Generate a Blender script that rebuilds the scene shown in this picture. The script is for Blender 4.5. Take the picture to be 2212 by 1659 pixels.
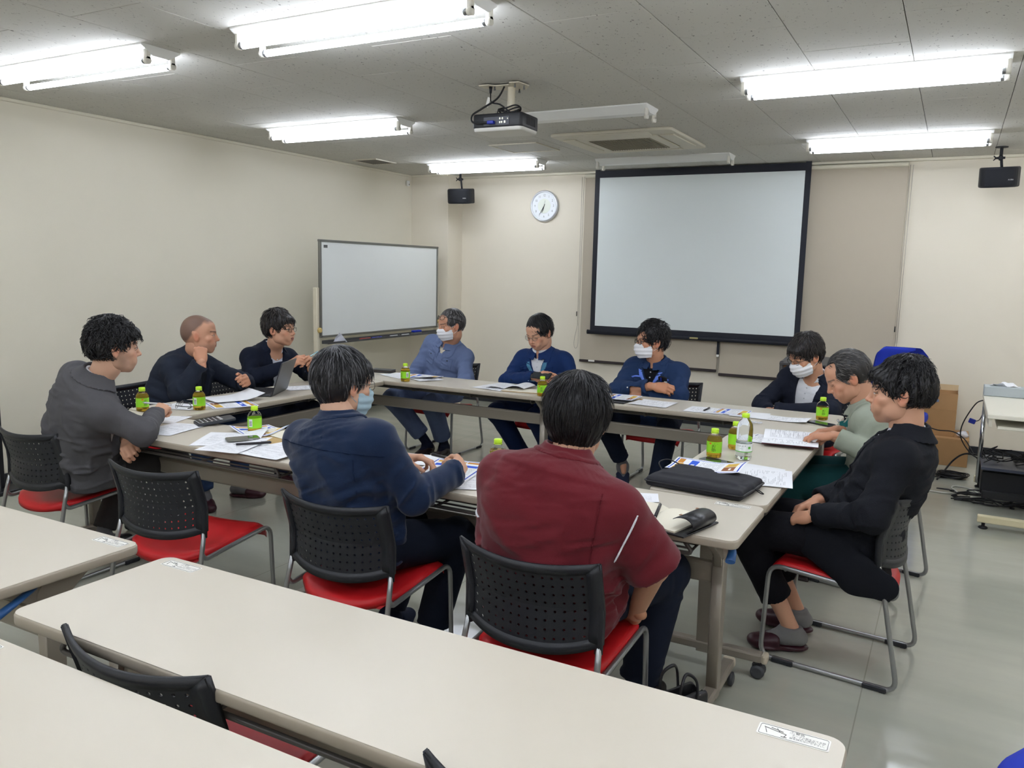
import bpy, bmesh, math, random
import numpy as np
from mathutils import Vector, Matrix
try:
    import openvdb
except ImportError:
    import pyopenvdb as openvdb

sc = bpy.context.scene
for _o in list(bpy.data.objects):
    bpy.data.objects.remove(_o)
COL = sc.collection
PI = math.pi
rnd = random.Random(7)

# ------------------------------------------------------------------ camera
CAM_H = 1.523
F_PX, YAW, PITCH, ROLL = 1752.5, 0.494764, 0.139302, 0.022334
_fwd = Vector((-math.sin(YAW)*math.cos(PITCH), math.cos(YAW)*math.cos(PITCH), -math.sin(PITCH)))
_rt = Vector((math.cos(YAW), math.sin(YAW), 0))
_up = _rt.cross(_fwd)
_r2 = _rt*math.cos(ROLL) + _up*math.sin(ROLL)
_u2 = -_rt*math.sin(ROLL) + _up*math.cos(ROLL)
cam = bpy.data.cameras.new('camera')
cam.sensor_fit = 'HORIZONTAL'; cam.sensor_width = 36.0
cam.lens = F_PX*36.0/2212.0
cam.clip_start = 0.02; cam.clip_end = 100
camo = bpy.data.objects.new('camera', cam); COL.objects.link(camo)
_m = Matrix((_r2, _u2, -_fwd)).transposed().to_4x4(); _m.translation = Vector((0, 0, CAM_H))
camo.matrix_world = _m
sc.camera = camo

# ------------------------------------------------------------------ world, exposure
w = bpy.data.worlds.new('world'); sc.world = w; w.use_nodes = True
w.node_tree.nodes['Background'].inputs[0].default_value = (0.8, 0.85, 0.9, 1)
w.node_tree.nodes['Background'].inputs[1].default_value = 0.02
sc.view_settings.view_transform = 'Standard'
sc.view_settings.look = 'None'
sc.view_settings.gamma = 1.0
sc.view_settings.use_curve_mapping = False
sc.view_settings.exposure = 1.53
LAMP_W = 9.0          # emission strength of the fluorescent tubes
CEIL = 2.568

# ------------------------------------------------------------------ helpers
def srgb(r, g, b):
    f = lambda c: (c/255/12.92) if c/255 <= 0.04045 else ((c/255+0.055)/1.055)**2.4
    return (f(r), f(g), f(b), 1.0)

MATS = {}
def mat(name, rgb, rough=0.5, metal=0.0, spec=0.5, bump=0.0, bscale=200.0, var=0.0, vscale=8.0, sheen=0.0,
        attr=None, trans=0.0, alpha=1.0, emit=0.0, ior=1.45, coat=0.0, stretch=None, rvar=0.0):
    if name in MATS: return MATS[name]
    m = bpy.data.materials.new(name); m.use_nodes = True; MATS[name] = m
    nt = m.node_tree; b = nt.nodes['Principled BSDF']
    c = srgb(*rgb)
    b.inputs['Base Color'].default_value = c
    b.inputs['Roughness'].default_value = rough
    b.inputs['Metallic'].default_value = metal
    b.inputs['Specular IOR Level'].default_value = spec
    b.inputs['IOR'].default_value = ior
    if sheen: b.inputs['Sheen Weight'].default_value = sheen
    if coat: b.inputs['Coat Weight'].default_value = coat
    if trans: b.inputs['Transmission Weight'].default_value = trans
    if alpha < 1: b.inputs['Alpha'].default_value = alpha
    if emit:
        b.inputs['Emission Color'].default_value = c; b.inputs['Emission Strength'].default_value = emit
    tc = nt.nodes.new('ShaderNodeTexCoord')
    src = tc.outputs['Object']
    if stretch:
        mp = nt.nodes.new('ShaderNodeMapping'); mp.inputs['Scale'].default_value = stretch
        nt.links.new(src, mp.inputs[0]); src = mp.outputs[0]
    col = None
    if attr:
        a = nt.nodes.new('ShaderNodeAttribute'); a.attribute_name = attr; col = a.outputs['Color']
        nt.links.new(col, b.inputs['Base Color'])
    if var or rvar:
        n = nt.nodes.new('ShaderNodeTexNoise'); n.inputs['Scale'].default_value = vscale; n.inputs['Detail'].default_value = 4
        nt.links.new(src, n.inputs['Vector'])
        if var:
            mx = nt.nodes.new('ShaderNodeMix'); mx.data_type = 'RGBA'; mx.blend_type = 'MULTIPLY'
            mx.inputs[0].default_value = 1.0
            rp = nt.nodes.new('ShaderNodeMapRange'); rp.inputs['From Min'].default_value = 0.3; rp.inputs['From Max'].default_value = 0.7
            rp.inputs['To Min'].default_value = 1-var; rp.inputs['To Max'].default_value = 1+var*0.6
            nt.links.new(n.outputs[0], rp.inputs[0])
            if col is not None: nt.links.new(col, mx.inputs[6])
            else: mx.inputs[6].default_value = c
            nt.links.new(rp.outputs[0], mx.inputs[7]); nt.links.new(mx.outputs[2], b.inputs['Base Color'])
        if rvar:
            r2 = nt.nodes.new('ShaderNodeMapRange'); r2.inputs['From Min'].default_value = 0.3; r2.inputs['From Max'].default_value = 0.7
            r2.inputs['To Min'].default_value = max(0, rough-rvar); r2.inputs['To Max'].default_value = rough+rvar
            nt.links.new(n.outputs[0], r2.inputs[0]); nt.links.new(r2.outputs[0], b.inputs['Roughness'])
    if bump:
        n2 = nt.nodes.new('ShaderNodeTexNoise'); n2.inputs['Scale'].default_value = bscale; n2.inputs['Detail'].default_value = 3
        nt.links.new(src, n2.inputs['Vector'])
        bp = nt.nodes.new('ShaderNodeBump'); bp.inputs['Strength'].default_value = bump; bp.inputs['Distance'].default_value = 0.002
        nt.links.new(n2.outputs[0], bp.inputs['Height']); nt.links.new(bp.outputs[0], b.inputs['Normal'])
    return m

def link(o, parent=None):
    COL.objects.link(o)
    if parent is not None: o.parent = parent
    return o

def tag(o, label=None, cat=None, group=None, kind=None):
    if label: o['label'] = label
    if cat: o['category'] = cat
    if group: o['group'] = group
    if kind: o['kind'] = kind
    return o

def empty(name, label, cat, loc=(0, 0, 0), rz=0.0, group=None):
    o = bpy.data.objects.new(name, None); COL.objects.link(o)
    o.empty_display_size = 0.05
    o.location = loc; o.rotation_euler = (0, 0, rz)
    return tag(o, label, cat, group)

class MB:
    """collects shapes in one bmesh"""
    def __init__(s):
        s.bm = bmesh.new(); s.uv = None
    def box(s, c, size, rot=None, bev=0.0, seg=1, mi=0):
        r = bmesh.ops.create_cube(s.bm, size=1.0)
        vs = r['verts']
        M = Matrix.Translation(Vector(c)) @ (rot.to_4x4() if rot is not None else Matrix.Identity(4)) @ Matrix.Diagonal((size[0], size[1], size[2], 1))
        bmesh.ops.transform(s.bm, matrix=M, verts=vs)
        fs = set(f for v in vs for f in v.link_faces)
        for f in fs: f.material_index = mi
        if bev > 0:
            es = set(e for v in vs for e in v.link_edges)
            rr = bmesh.ops.bevel(s.bm, geom=list(es)+list(vs), offset=bev, segments=seg, affect='EDGES', profile=0.5)
            for f in rr['faces']: f.material_index = mi
        return s
    def poly_prism(s, pts, z0, z1, bev=0.0, mi=0, M=None):
        """extruded polygon (list of xy), softened rim"""
        lv = []
        def ring(z, inset):
            n = len(pts); out = []
            for i in range(n):
                p = Vector(pts[i]); a = Vector(pts[i-1]); b = Vector(pts[(i+1) % n])
                t1 = (p-a); t2 = (b-p)
                t1 = t1.normalized() if t1.length else Vector((1, 0)); t2 = t2.normalized() if t2.length else t1
                nr = Vector((t1.y+t2.y, -(t1.x+t2.x)))
                nr = nr.normalized() if nr.length > 1e-6 else Vector((0, 0))
                q = p - nr*inset
                v = Vector((q.x, q.y, z))
                if M is not None: v = M @ v
                out.append(s.bm.verts.new(v))
            return out
        if bev > 0:
            lv = [ring(z0, bev), ring(z0+bev*0.3, bev*0.3), ring(z0+bev, 0), ring(z1-bev, 0), ring(z1-bev*0.3, bev*0.3), ring(z1, bev)]
        else: lv = [ring(z0, 0), ring(z1, 0)]
        n = len(pts)
        for a, b in zip(lv[:-1], lv[1:]):
            for i in range(n):
                f = s.bm.faces.new((a[i], a[(i+1) % n], b[(i+1) % n], b[i])); f.material_index = mi; f.smooth = bev > 0
        f = s.bm.faces.new(list(reversed(lv[0]))); f.material_index = mi
        f = s.bm.faces.new(lv[-1]); f.material_index = mi
        return s
    def tube(s, path, r, n=8, closed=False, mi=0, flat=None):
        P = [Vector(p) for p in path]
        R = r if isinstance(r, list) else [r]*len(P)
        rings = []; m = len(P); prev = None
        for i in range(m):
            if closed: t = (P[(i+1) % m]-P[i-1])
            else: t = P[min(i+1, m-1)]-P[max(i-1, 0)]
            if t.length < 1e-9: t = Vector((0, 0, 1))
            t.normalize()
            if prev is None:
                u = t.orthogonal().normalized() if flat is None else (Vector(flat)-t*Vector(flat).dot(t)).normalized()
            else:
                u = (prev - t*prev.dot(t))
                u = u.normalized() if u.length > 1e-6 else t.orthogonal().normalized()
            prev = u; v = t.cross(u)
            rr = R[i]; ra, rb = (rr if isinstance(rr, (tuple, list)) else (rr, rr))
            rings.append([s.bm.verts.new(P[i]+u*math.cos(2*PI*k/n)*ra+v*math.sin(2*PI*k/n)*rb) for k in range(n)])
        rng = range(m) if closed else range(m-1)
        for i in rng:
            a = rings[i]; b = rings[(i+1) % m]
            for k in range(n):
                f = s.bm.faces.new((a[k], a[(k+1) % n], b[(k+1) % n], b[k])); f.smooth = True; f.material_index = mi
        if not closed:
            f = s.bm.faces.new(list(reversed(rings[0]))); f.material_index = mi
            f = s.bm.faces.new(rings[-1]); f.material_index = mi
        return s
    def lathe(s, prof, n=24, c=(0, 0, 0), mi=0, M=None, smooth=True, caps=True):
        rings = []
        for (r, z) in prof:
            ring = []
            for k in range(n):
                v = Vector((c[0]+r*math.cos(2*PI*k/n), c[1]+r*math.sin(2*PI*k/n), c[2]+z))
                if M is not None: v = M @ v
                ring.append(s.bm.verts.new(v))
            rings.append(ring)
        for a, b in zip(rings[:-1], rings[1:]):
            for k in range(n):
                f = s.bm.faces.new((a[k], a[(k+1) % n], b[(k+1) % n], b[k])); f.smooth = smooth; f.material_index = mi
        if caps and prof[0][0] > 1e-5:
            f = s.bm.faces.new(list(reversed(rings[0]))); f.material_index = mi
        if caps and prof[-1][0] > 1e-5:
            f = s.bm.faces.new(rings[-1]); f.material_index = mi
        return s
    def grid(s, fn, nu, nv, mi=0, smooth=True, thick=0.0):
        """fn(u,v)->xyz with u,v in 0..1 ; writes uv"""
        if s.uv is None: s.uv = s.bm.loops.layers.uv.new('UVMap')
        V = [[s.bm.verts.new(fn(i/nu, j/nv)) for j in range(nv+1)] for i in range(nu+1)]
        for i in range(nu):
            for j in range(nv):
                f = s.bm.faces.new((V[i][j], V[i+1][j], V[i+1][j+1], V[i][j+1])); f.smooth = smooth; f.material_index = mi
                for lp, (a, b) in zip(f.loops, ((i, j), (i+1, j), (i+1, j+1), (i, j+1))):
                    lp[s.uv].uv = (a/nu, b/nv)
        return s
    def quad(s, p, mi=0):
        if s.uv is None: s.uv = s.bm.loops.layers.uv.new('UVMap')
        f = s.bm.faces.new([s.bm.verts.new(q) for q in p]); f.material_index = mi
        for lp, uv in zip(f.loops, ((0, 0), (1, 0), (1, 1), (0, 1))): lp[s.uv].uv = uv
        return s
    def build(s, name, mats, parent=None, kind=None, label=None, loc=None):
        me = bpy.data.meshes.new(name)
        s.bm.normal_update(); s.bm.to_mesh(me); s.bm.free()
        for m in (mats if isinstance(mats, (list, tuple)) else [mats]): me.materials.append(m)
        o = bpy.data.objects.new(name, me); link(o, parent)
        if loc: o.location = loc
        if kind: o['kind'] = kind
        if label: o['label'] = label
        return o

def share(src, name, parent=None, loc=None, rot=None):
    o = bpy.data.objects.new(name, src.data); link(o, parent)
    if loc is not None: o.location = loc
    if rot is not None: o.rotation_euler = rot
    return o

def copy_tree(o, parent=None):
    c = o.copy(); COL.objects.link(c)
    if parent is not None: c.parent = parent
    for ch in list(o.children): copy_tree(ch, c)
    return c

def rrect(w, h, r, n=5, cx=0, cy=0):
    pts = []
    for (x, y, a0) in ((w/2-r, h/2-r, 0), (-w/2+r, h/2-r, 90), (-w/2+r, -h/2+r, 180), (w/2-r, -h/2+r, 270)):
        for k in range(n+1):
            a = math.radians(a0+90*k/n); pts.append((cx+x+r*math.cos(a), cy+y+r*math.sin(a)))
    return pts

def arc_path(pts, r, n=5):
    """polyline with rounded corners"""
    P = [Vector(p) for p in pts]; out = [P[0]]
    for i in range(1, len(P)-1):
        a, b, c = P[i-1], P[i], P[i+1]
        d1 = (a-b).normalized(); d2 = (c-b).normalized()
        rr = min(r, (a-b).length*0.49, (c-b).length*0.49)
        s0 = b+d1*rr; s1 = b+d2*rr
        for k in range(n+1):
            t = k/n; out.append((1-t)**2*s0+2*t*(1-t)*b+t*t*s1)
    out.append(P[-1]); return out

def catmull(pts, n=6, closed=False):
    P = [Vector(p) for p in pts]; out = []
    m = len(P)
    for i in range(m if closed else m-1):
        if closed: p0, p1, p2, p3 = P[i-1], P[i], P[(i+1) % m], P[(i+2) % m]
        else: p0, p1, p2, p3 = P[max(i-1, 0)], P[i], P[i+1], P[min(i+2, m-1)]
        for k in range(n):
            t = k/n
            out.append(0.5*((2*p1)+(-p0+p2)*t+(2*p0-5*p1+4*p2-p3)*t*t+(-p0+3*p1-3*p2+p3)*t**3))
    if not closed: out.append(P[-1])
    return out

def text_obj(name, body, size, M, material, parent=None, extrude=0.0, align='CENTER', sx=1.0):
    cu = bpy.data.curves.new(name, 'FONT'); cu.body = body; cu.size = size; cu.extrude = extrude
    cu.align_x = align; cu.align_y = 'CENTER'; cu.resolution_u = 2
    o = bpy.data.objects.new(name, cu); COL.objects.link(o)
    dg = bpy.context.evaluated_depsgraph_get()
    me = bpy.data.meshes.new_from_object(o.evaluated_get(dg))
    bpy.data.objects.remove(o)
    me.name = name
    me.transform(M @ Matrix.Diagonal((sx, 1, 1, 1)))
    me.materials.clear(); me.materials.append(material)
    return link(bpy.data.objects.new(name, me), parent)
# ------------------------------------------------------------------ the room
X0, X1, Y0, Y1 = -5.57, 2.3, -2.6, 8.10
def plaster(name, rgb, k=1.0):
    return mat(name, rgb, rough=0.75, spec=0.25, bump=0.25, bscale=260, var=0.02, vscale=1.5)
M_wall = plaster('wall_vinyl', (228, 222, 204))
M_wall2 = plaster('wall_vinyl_back', (228, 220, 202))
M_trim = mat('trim_cream', (222, 216, 196), rough=0.5)
M_base = mat('black_baseboard', (38, 40, 46), rough=0.5)

def floor_mat():
    m = bpy.data.materials.new('floor_sheet_vinyl'); m.use_nodes = True
    nt = m.node_tree; b = nt.nodes['Principled BSDF']; L = nt.links.new
    tc = nt.nodes.new('ShaderNodeTexCoord')
    mp = nt.nodes.new('ShaderNodeMapping'); mp.inputs['Scale'].default_value = (1.0, 4, 1); mp.inputs['Rotation'].default_value = (0, 0, 0.5)
    L(tc.outputs['Object'], mp.inputs[0])
    n = nt.nodes.new('ShaderNodeTexNoise'); n.inputs['Scale'].default_value = 1.6; n.inputs['Detail'].default_value = 7
    L(mp.outputs[0], n.inputs['Vector'])
    cr = nt.nodes.new('ShaderNodeValToRGB'); cr.color_ramp.elements[0].position = 0.25; cr.color_ramp.elements[1].position = 0.75
    cr.color_ramp.elements[0].color = srgb(160, 162, 150); cr.color_ramp.elements[1].color = srgb(174, 174, 161)
    L(n.outputs[0], cr.inputs[0])
    # welded seams of the sheets, 1.82 m apart
    sp = nt.nodes.new('ShaderNodeSeparateXYZ'); L(tc.outputs['Object'], sp.inputs[0])
    def seam(sock, per, off):
        a = nt.nodes.new('ShaderNodeMath'); a.operation = 'ADD'; a.inputs[1].default_value = off; L(sock, a.inputs[0])
        p = nt.nodes.new('ShaderNodeMath'); p.operation = 'PINGPONG'; p.inputs[1].default_value = per/2; L(a.outputs[0], p.inputs[0])
        c = nt.nodes.new('ShaderNodeMath'); c.operation = 'LESS_THAN'; c.inputs[1].default_value = 0.0022; L(p.outputs[0], c.inputs[0])
        return c.outputs[0]
    s1 = seam(sp.outputs['X'], 0.91, 0.18)
    mx = nt.nodes.new('ShaderNodeMix'); mx.data_type = 'RGBA'; mx.inputs[7].default_value = srgb(132, 133, 122)
    fm = nt.nodes.new('ShaderNodeMath'); fm.operation = 'MULTIPLY'; fm.inputs[1].default_value = 0.7; L(s1, fm.inputs[0])
    L(fm.outputs[0], mx.inputs[0]); L(cr.outputs[0], mx.inputs[6]); L(mx.outputs[2], b.inputs['Base Color'])
    n2 = nt.nodes.new('ShaderNodeTexNoise'); n2.inputs['Scale'].default_value = 2.2; n2.inputs['Detail'].default_value = 6; L(mp.outputs[0], n2.inputs['Vector'])
    mr = nt.nodes.new('ShaderNodeMapRange'); mr.inputs['From Min'].default_value = 0.35; mr.inputs['From Max'].default_value = 0.7
    mr.inputs['To Min'].default_value = 0.07; mr.inputs['To Max'].default_value = 0.20
    L(n2.outputs[0], mr.inputs[0]); L(mr.outputs[0], b.inputs['Roughness'])
    n3 = nt.nodes.new('ShaderNodeTexNoise'); n3.inputs['Scale'].default_value = 7; n3.inputs['Detail'].default_value = 2; L(tc.outputs['Object'], n3.inputs['Vector'])
    bp = nt.nodes.new('ShaderNodeBump'); bp.inputs['Strength'].default_value = 0.10; bp.inputs['Distance'].default_value = 0.01
    L(n3.outputs[0], bp.inputs['Height']); L(bp.outputs[0], b.inputs['Normal'])
    b.inputs['Specular IOR Level'].default_value = 0.55
    return m
M_floor = floor_mat()
MB().box(((X0+X1)/2, (Y0+Y1)/2, -0.05), (X1-X0+0.2, Y1-Y0+0.2, 0.1)).build('floor', M_floor, kind='structure')
MB().box((X0-0.05, (Y0+Y1)/2, CEIL/2), (0.1, Y1-Y0+0.2, CEIL)).build('wall_left', M_wall, kind='structure')
MB().box((X1+0.05, (Y0+Y1)/2, CEIL/2), (0.1, Y1-Y0+0.2, CEIL)).build('wall_right', M_wall2, kind='structure')
MB().box(((X0+X1)/2, Y1+0.05, CEIL/2), (X1-X0, 0.1, CEIL)).build('wall_back', M_wall2, kind='structure')
MB().box(((X0+X1)/2, Y0-0.05, CEIL/2), (X1-X0, 0.1, CEIL)).build('wall_front', M_wall2, kind='structure')
# corner pillar, boxed out
MB().box(((X0-5.07)/2, (7.80+Y1)/2, CEIL/2), (-5.07-X0, Y1-7.80, CEIL)).build('pillar', M_wall2, kind='structure')
# baseboards
def base(name, x0, x1, y0, y1): MB().box(((x0+x1)/2, (y0+y1)/2, 0.04), (x1-x0, y1-y0, 0.08), bev=0.003).build(name, M_base, kind='structure')
base('baseboard_left', X0, X0+0.012, Y0, 7.80)
base('baseboard_back', -5.07, X1, Y1-0.012, Y1)
base('baseboard_right', X1-0.012, X1, Y0, Y1)
base('baseboard_front', X0, X1, Y0, Y0+0.012)
base('baseboard_pillar', X0, -5.07, 7.788, 7.80)
# cornice strips
def strip(name, x0, x1, y0, y1): MB().box(((x0+x1)/2, (y0+y1)/2, CEIL-0.012), (x1-x0, y1-y0, 0.024), bev=0.004).build(name, M_trim, kind='structure')
strip('trim_1', X0, X0+0.02, Y0, 7.80)
strip('trim_2', -5.07, X1, Y1-0.045, Y1)
strip('trim_3', X0, -5.07, 7.775, 7.80)
strip('trim_4', X1-0.02, X1, Y0, Y1)

# ceiling: slab with every mineral tile of its own
def tile_mat():
    m = bpy.data.materials.new('mineral_ceiling_tile'); m.use_nodes = True
    nt = m.node_tree; b = nt.nodes['Principled BSDF']; L = nt.links.new
    tc = nt.nodes.new('ShaderNodeTexCoord'); oi = nt.nodes.new('ShaderNodeObjectInfo')
    ad = nt.nodes.new('ShaderNodeVectorMath'); ad.operation = 'ADD'
    L(tc.outputs['Object'], ad.inputs[0]); L(oi.outputs['Location'], ad.inputs[1])
    mp = nt.nodes.new('ShaderNodeMapping'); mp.inputs['Scale'].default_value = (1, 0.6, 1); mp.inputs['Rotation'].default_value = (0, 0, 0.6)
    L(ad.outputs[0], mp.inputs[0])
    v = nt.nodes.new('ShaderNodeTexNoise'); v.inputs['Scale'].default_value = 62; v.inputs['Detail'].default_value = 4; v.inputs['Roughness'].default_value = 0.75
    L(mp.outputs[0], v.inputs['Vector'])
    cr = nt.nodes.new('ShaderNodeValToRGB')
    cr.color_ramp.elements[0].position = 0.33; cr.color_ramp.elements[0].color = srgb(98, 96, 90)
    cr.color_ramp.elements[1].position = 0.375; cr.color_ramp.elements[1].color = srgb(206, 204, 196)
    L(v.outputs[0], cr.inputs[0]); L(cr.outputs[0], b.inputs['Base Color'])
    bp = nt.nodes.new('ShaderNodeBump'); bp.inputs['Strength'].default_value = 0.5; bp.inputs['Distance'].default_value = 0.002
    L(cr.outputs[0], bp.inputs['Height']); L(bp.outputs[0], b.inputs['Normal'])
    b.inputs['Roughness'].default_value = 0.9; b.inputs['Specular IOR Level'].default_value = 0.15
    return m
M_tile = tile_mat()
M_joint = mat('tile_joint', (60, 58, 54), rough=0.9)
ceil = MB().box(((X0+X1)/2, (Y0+Y1)/2, CEIL+0.061), (X1-X0+0.2, Y1-Y0+0.2, 0.1)).build('ceiling', M_joint, kind='structure')
TX, TY = 0.4575, 0.91
_t0 = MB().box((0, 0, 0.0055), (TX-0.003, TY-0.003, 0.011), bev=0.0022).build('tile', M_tile, ceil)
first = True
ix0 = int(math.floor((X0+0.27)/TX)); ix1 = int(math.ceil((X1+0.27)/TX))
for ix in range(ix0, ix1):
    x = -0.27 + (ix+0.5)*TX
    xa, xb = max(x-TX/2, X0), min(x+TX/2, X1)
    if xb-xa < 0.05: continue
    off = 3.24 if ix % 2 else 3.70
    k0 = int(math.floor((Y0-off)/TY)); k1 = int(math.ceil((Y1-off)/TY))
    for k in range(k0, k1):
        y = off+(k+0.5)*TY
        ya, yb = max(y-TY/2, Y0), min(y+TY/2, Y1)
        if yb-ya < 0.05: continue
        if first: o = _t0; first = False
        else: o = share(_t0, 'tile', ceil)
        o.location = ((xa+xb)/2, (ya+yb)/2, CEIL)
        o.scale = ((xb-xa)/TX, (yb-ya)/TY, 1)

# ------------------------------------------------------------------ fluorescent fittings
M_white = mat('white_enamel', (232, 232, 228), rough=0.35)
M_sock = mat('lampholder_white', (225, 222, 210), rough=0.4)
M_tube = mat('fluorescent_tube', (250, 252, 255), emit=LAMP_W, rough=0.3)
M_tube.node_tree.nodes['Principled BSDF'].inputs['Emission Color'].default_value = (0.94, 1.0, 1.14, 1)
M_dark = mat('dark_print', (90, 90, 88), rough=0.6)
M_end = mat('tube_end_metal', (150, 152, 155), rough=0.3, metal=0.9)
def lamp(cx, cy, label, lit=True):
    L, W = 1.245, 0.225
    t = empty('ceiling_light', label, 'ceiling light', (cx, cy, CEIL), 0, 'lit fluorescent fittings' if lit else 'unlit fluorescent fittings')
    # gull-wing body: shallow triangular section
    prof = [(-W/2, 0.0), (-W/2, -0.008), (-0.045, -0.048), (0.045, -0.048), (W/2, -0.008), (W/2, 0.0)]
    b = MB()
    va = [b.bm.verts.new((-L/2, y, z)) for y, z in prof]; vb = [b.bm.verts.new((L/2, y, z)) for y, z in prof]
    n = len(prof)
    for i in range(n): b.bm.faces.new((va[i], va[(i+1) % n], vb[(i+1) % n], vb[i]))
    b.bm.faces.new(list(reversed(va))); b.bm.faces.new(vb)
    bmesh.ops.recalc_face_normals(b.bm, faces=b.bm.faces)
    b.build('reflector', M_white, t)
    for sy in (-1, 1):
        for sx in (-1, 1):
            s = MB()
            s.box((sx*(L/2-0.012), sy*0.072, -0.045), (0.022, 0.030, 0.05), bev=0.005)
            s.lathe([(0.017, -0.011), (0.017, 0.011)], n=14, M=Matrix.Translation((sx*(L/2-0.012), sy*0.072, -0.073)) @ Matrix.Rotation(PI/2, 4, 'Y'))
            s.build('lamp_holder', M_sock, t)
        if lit:
            u = MB()
            u.lathe([(0.0135, -L/2+0.035), (0.0152, -L/2+0.04), (0.0152, L/2-0.04), (0.0135, L/2-0.035)], n=14, M=Matrix.Translation((0, sy*0.072, -0.073)) @ Matrix.Rotation(PI/2, 4, 'Y'))
            to = u.build('tube', M_tube, t)
            for sx in (-1, 1):
                MB().lathe([(0.0155, -0.009), (0.0155, 0.009)], n=12, M=Matrix.Translation((sx*(L/2-0.03), sy*0.072, -0.073)) @ Matrix.Rotation(PI/2, 4, 'Y')).build('tube_cap', M_end, to)
    lb = MB()
    for k in range(2):
        for j in range(4):
            lb.quad([(L/2-0.19+k*0.08+a*0.055, -W/2+0.02+j*0.012+c*0.007, -0.0165-0.018*0.0-(j*0.012+c*0.007)*0.593+0.001-0.0015) for a, c in ((0, 0), (0, 1), (1, 1), (1, 0))])
    lb.build('rating_label', M_dark, t)
    return t
LX = (-4.16, -2.32, -0.48, 1.36)
LYS = (7.06, 4.88, 2.84, 0.72, -1.40)
names_x = ('left wall side', 'middle', 'right', 'far right')
for j, y in enumerate(LYS):
    for i, x in enumerate(LX):
        lit = not (i == 1 and j in (0, 1))
        row = ('next to the back wall', 'in the row level with the projector', 'in the row nearest the camera in view', 'above the camera', 'behind the camera')[j]
        if lit: lb = 'glowing twin-tube ceiling light %s, %s column' % (row, names_x[i])
        else: lb = ('dark white twin fitting without tubes between air conditioner and screen' if j == 0 else 'dark white twin fitting without tubes right beside the projector')
        xx = x
        if i == 1 and j == 0: xx = -2.43
        if i == 1 and j == 1: xx = -2.40
        yy = y + (0.24 if (i == 1 and j == 0) else 0.2 if (i == 1 and j == 1) else 0) + (-0.25 if i == 2 and j in (0, 1, 2) else 0)
        if j >= 3 and i == 3: pass
        lamp(xx, yy, lb, lit)
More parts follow.
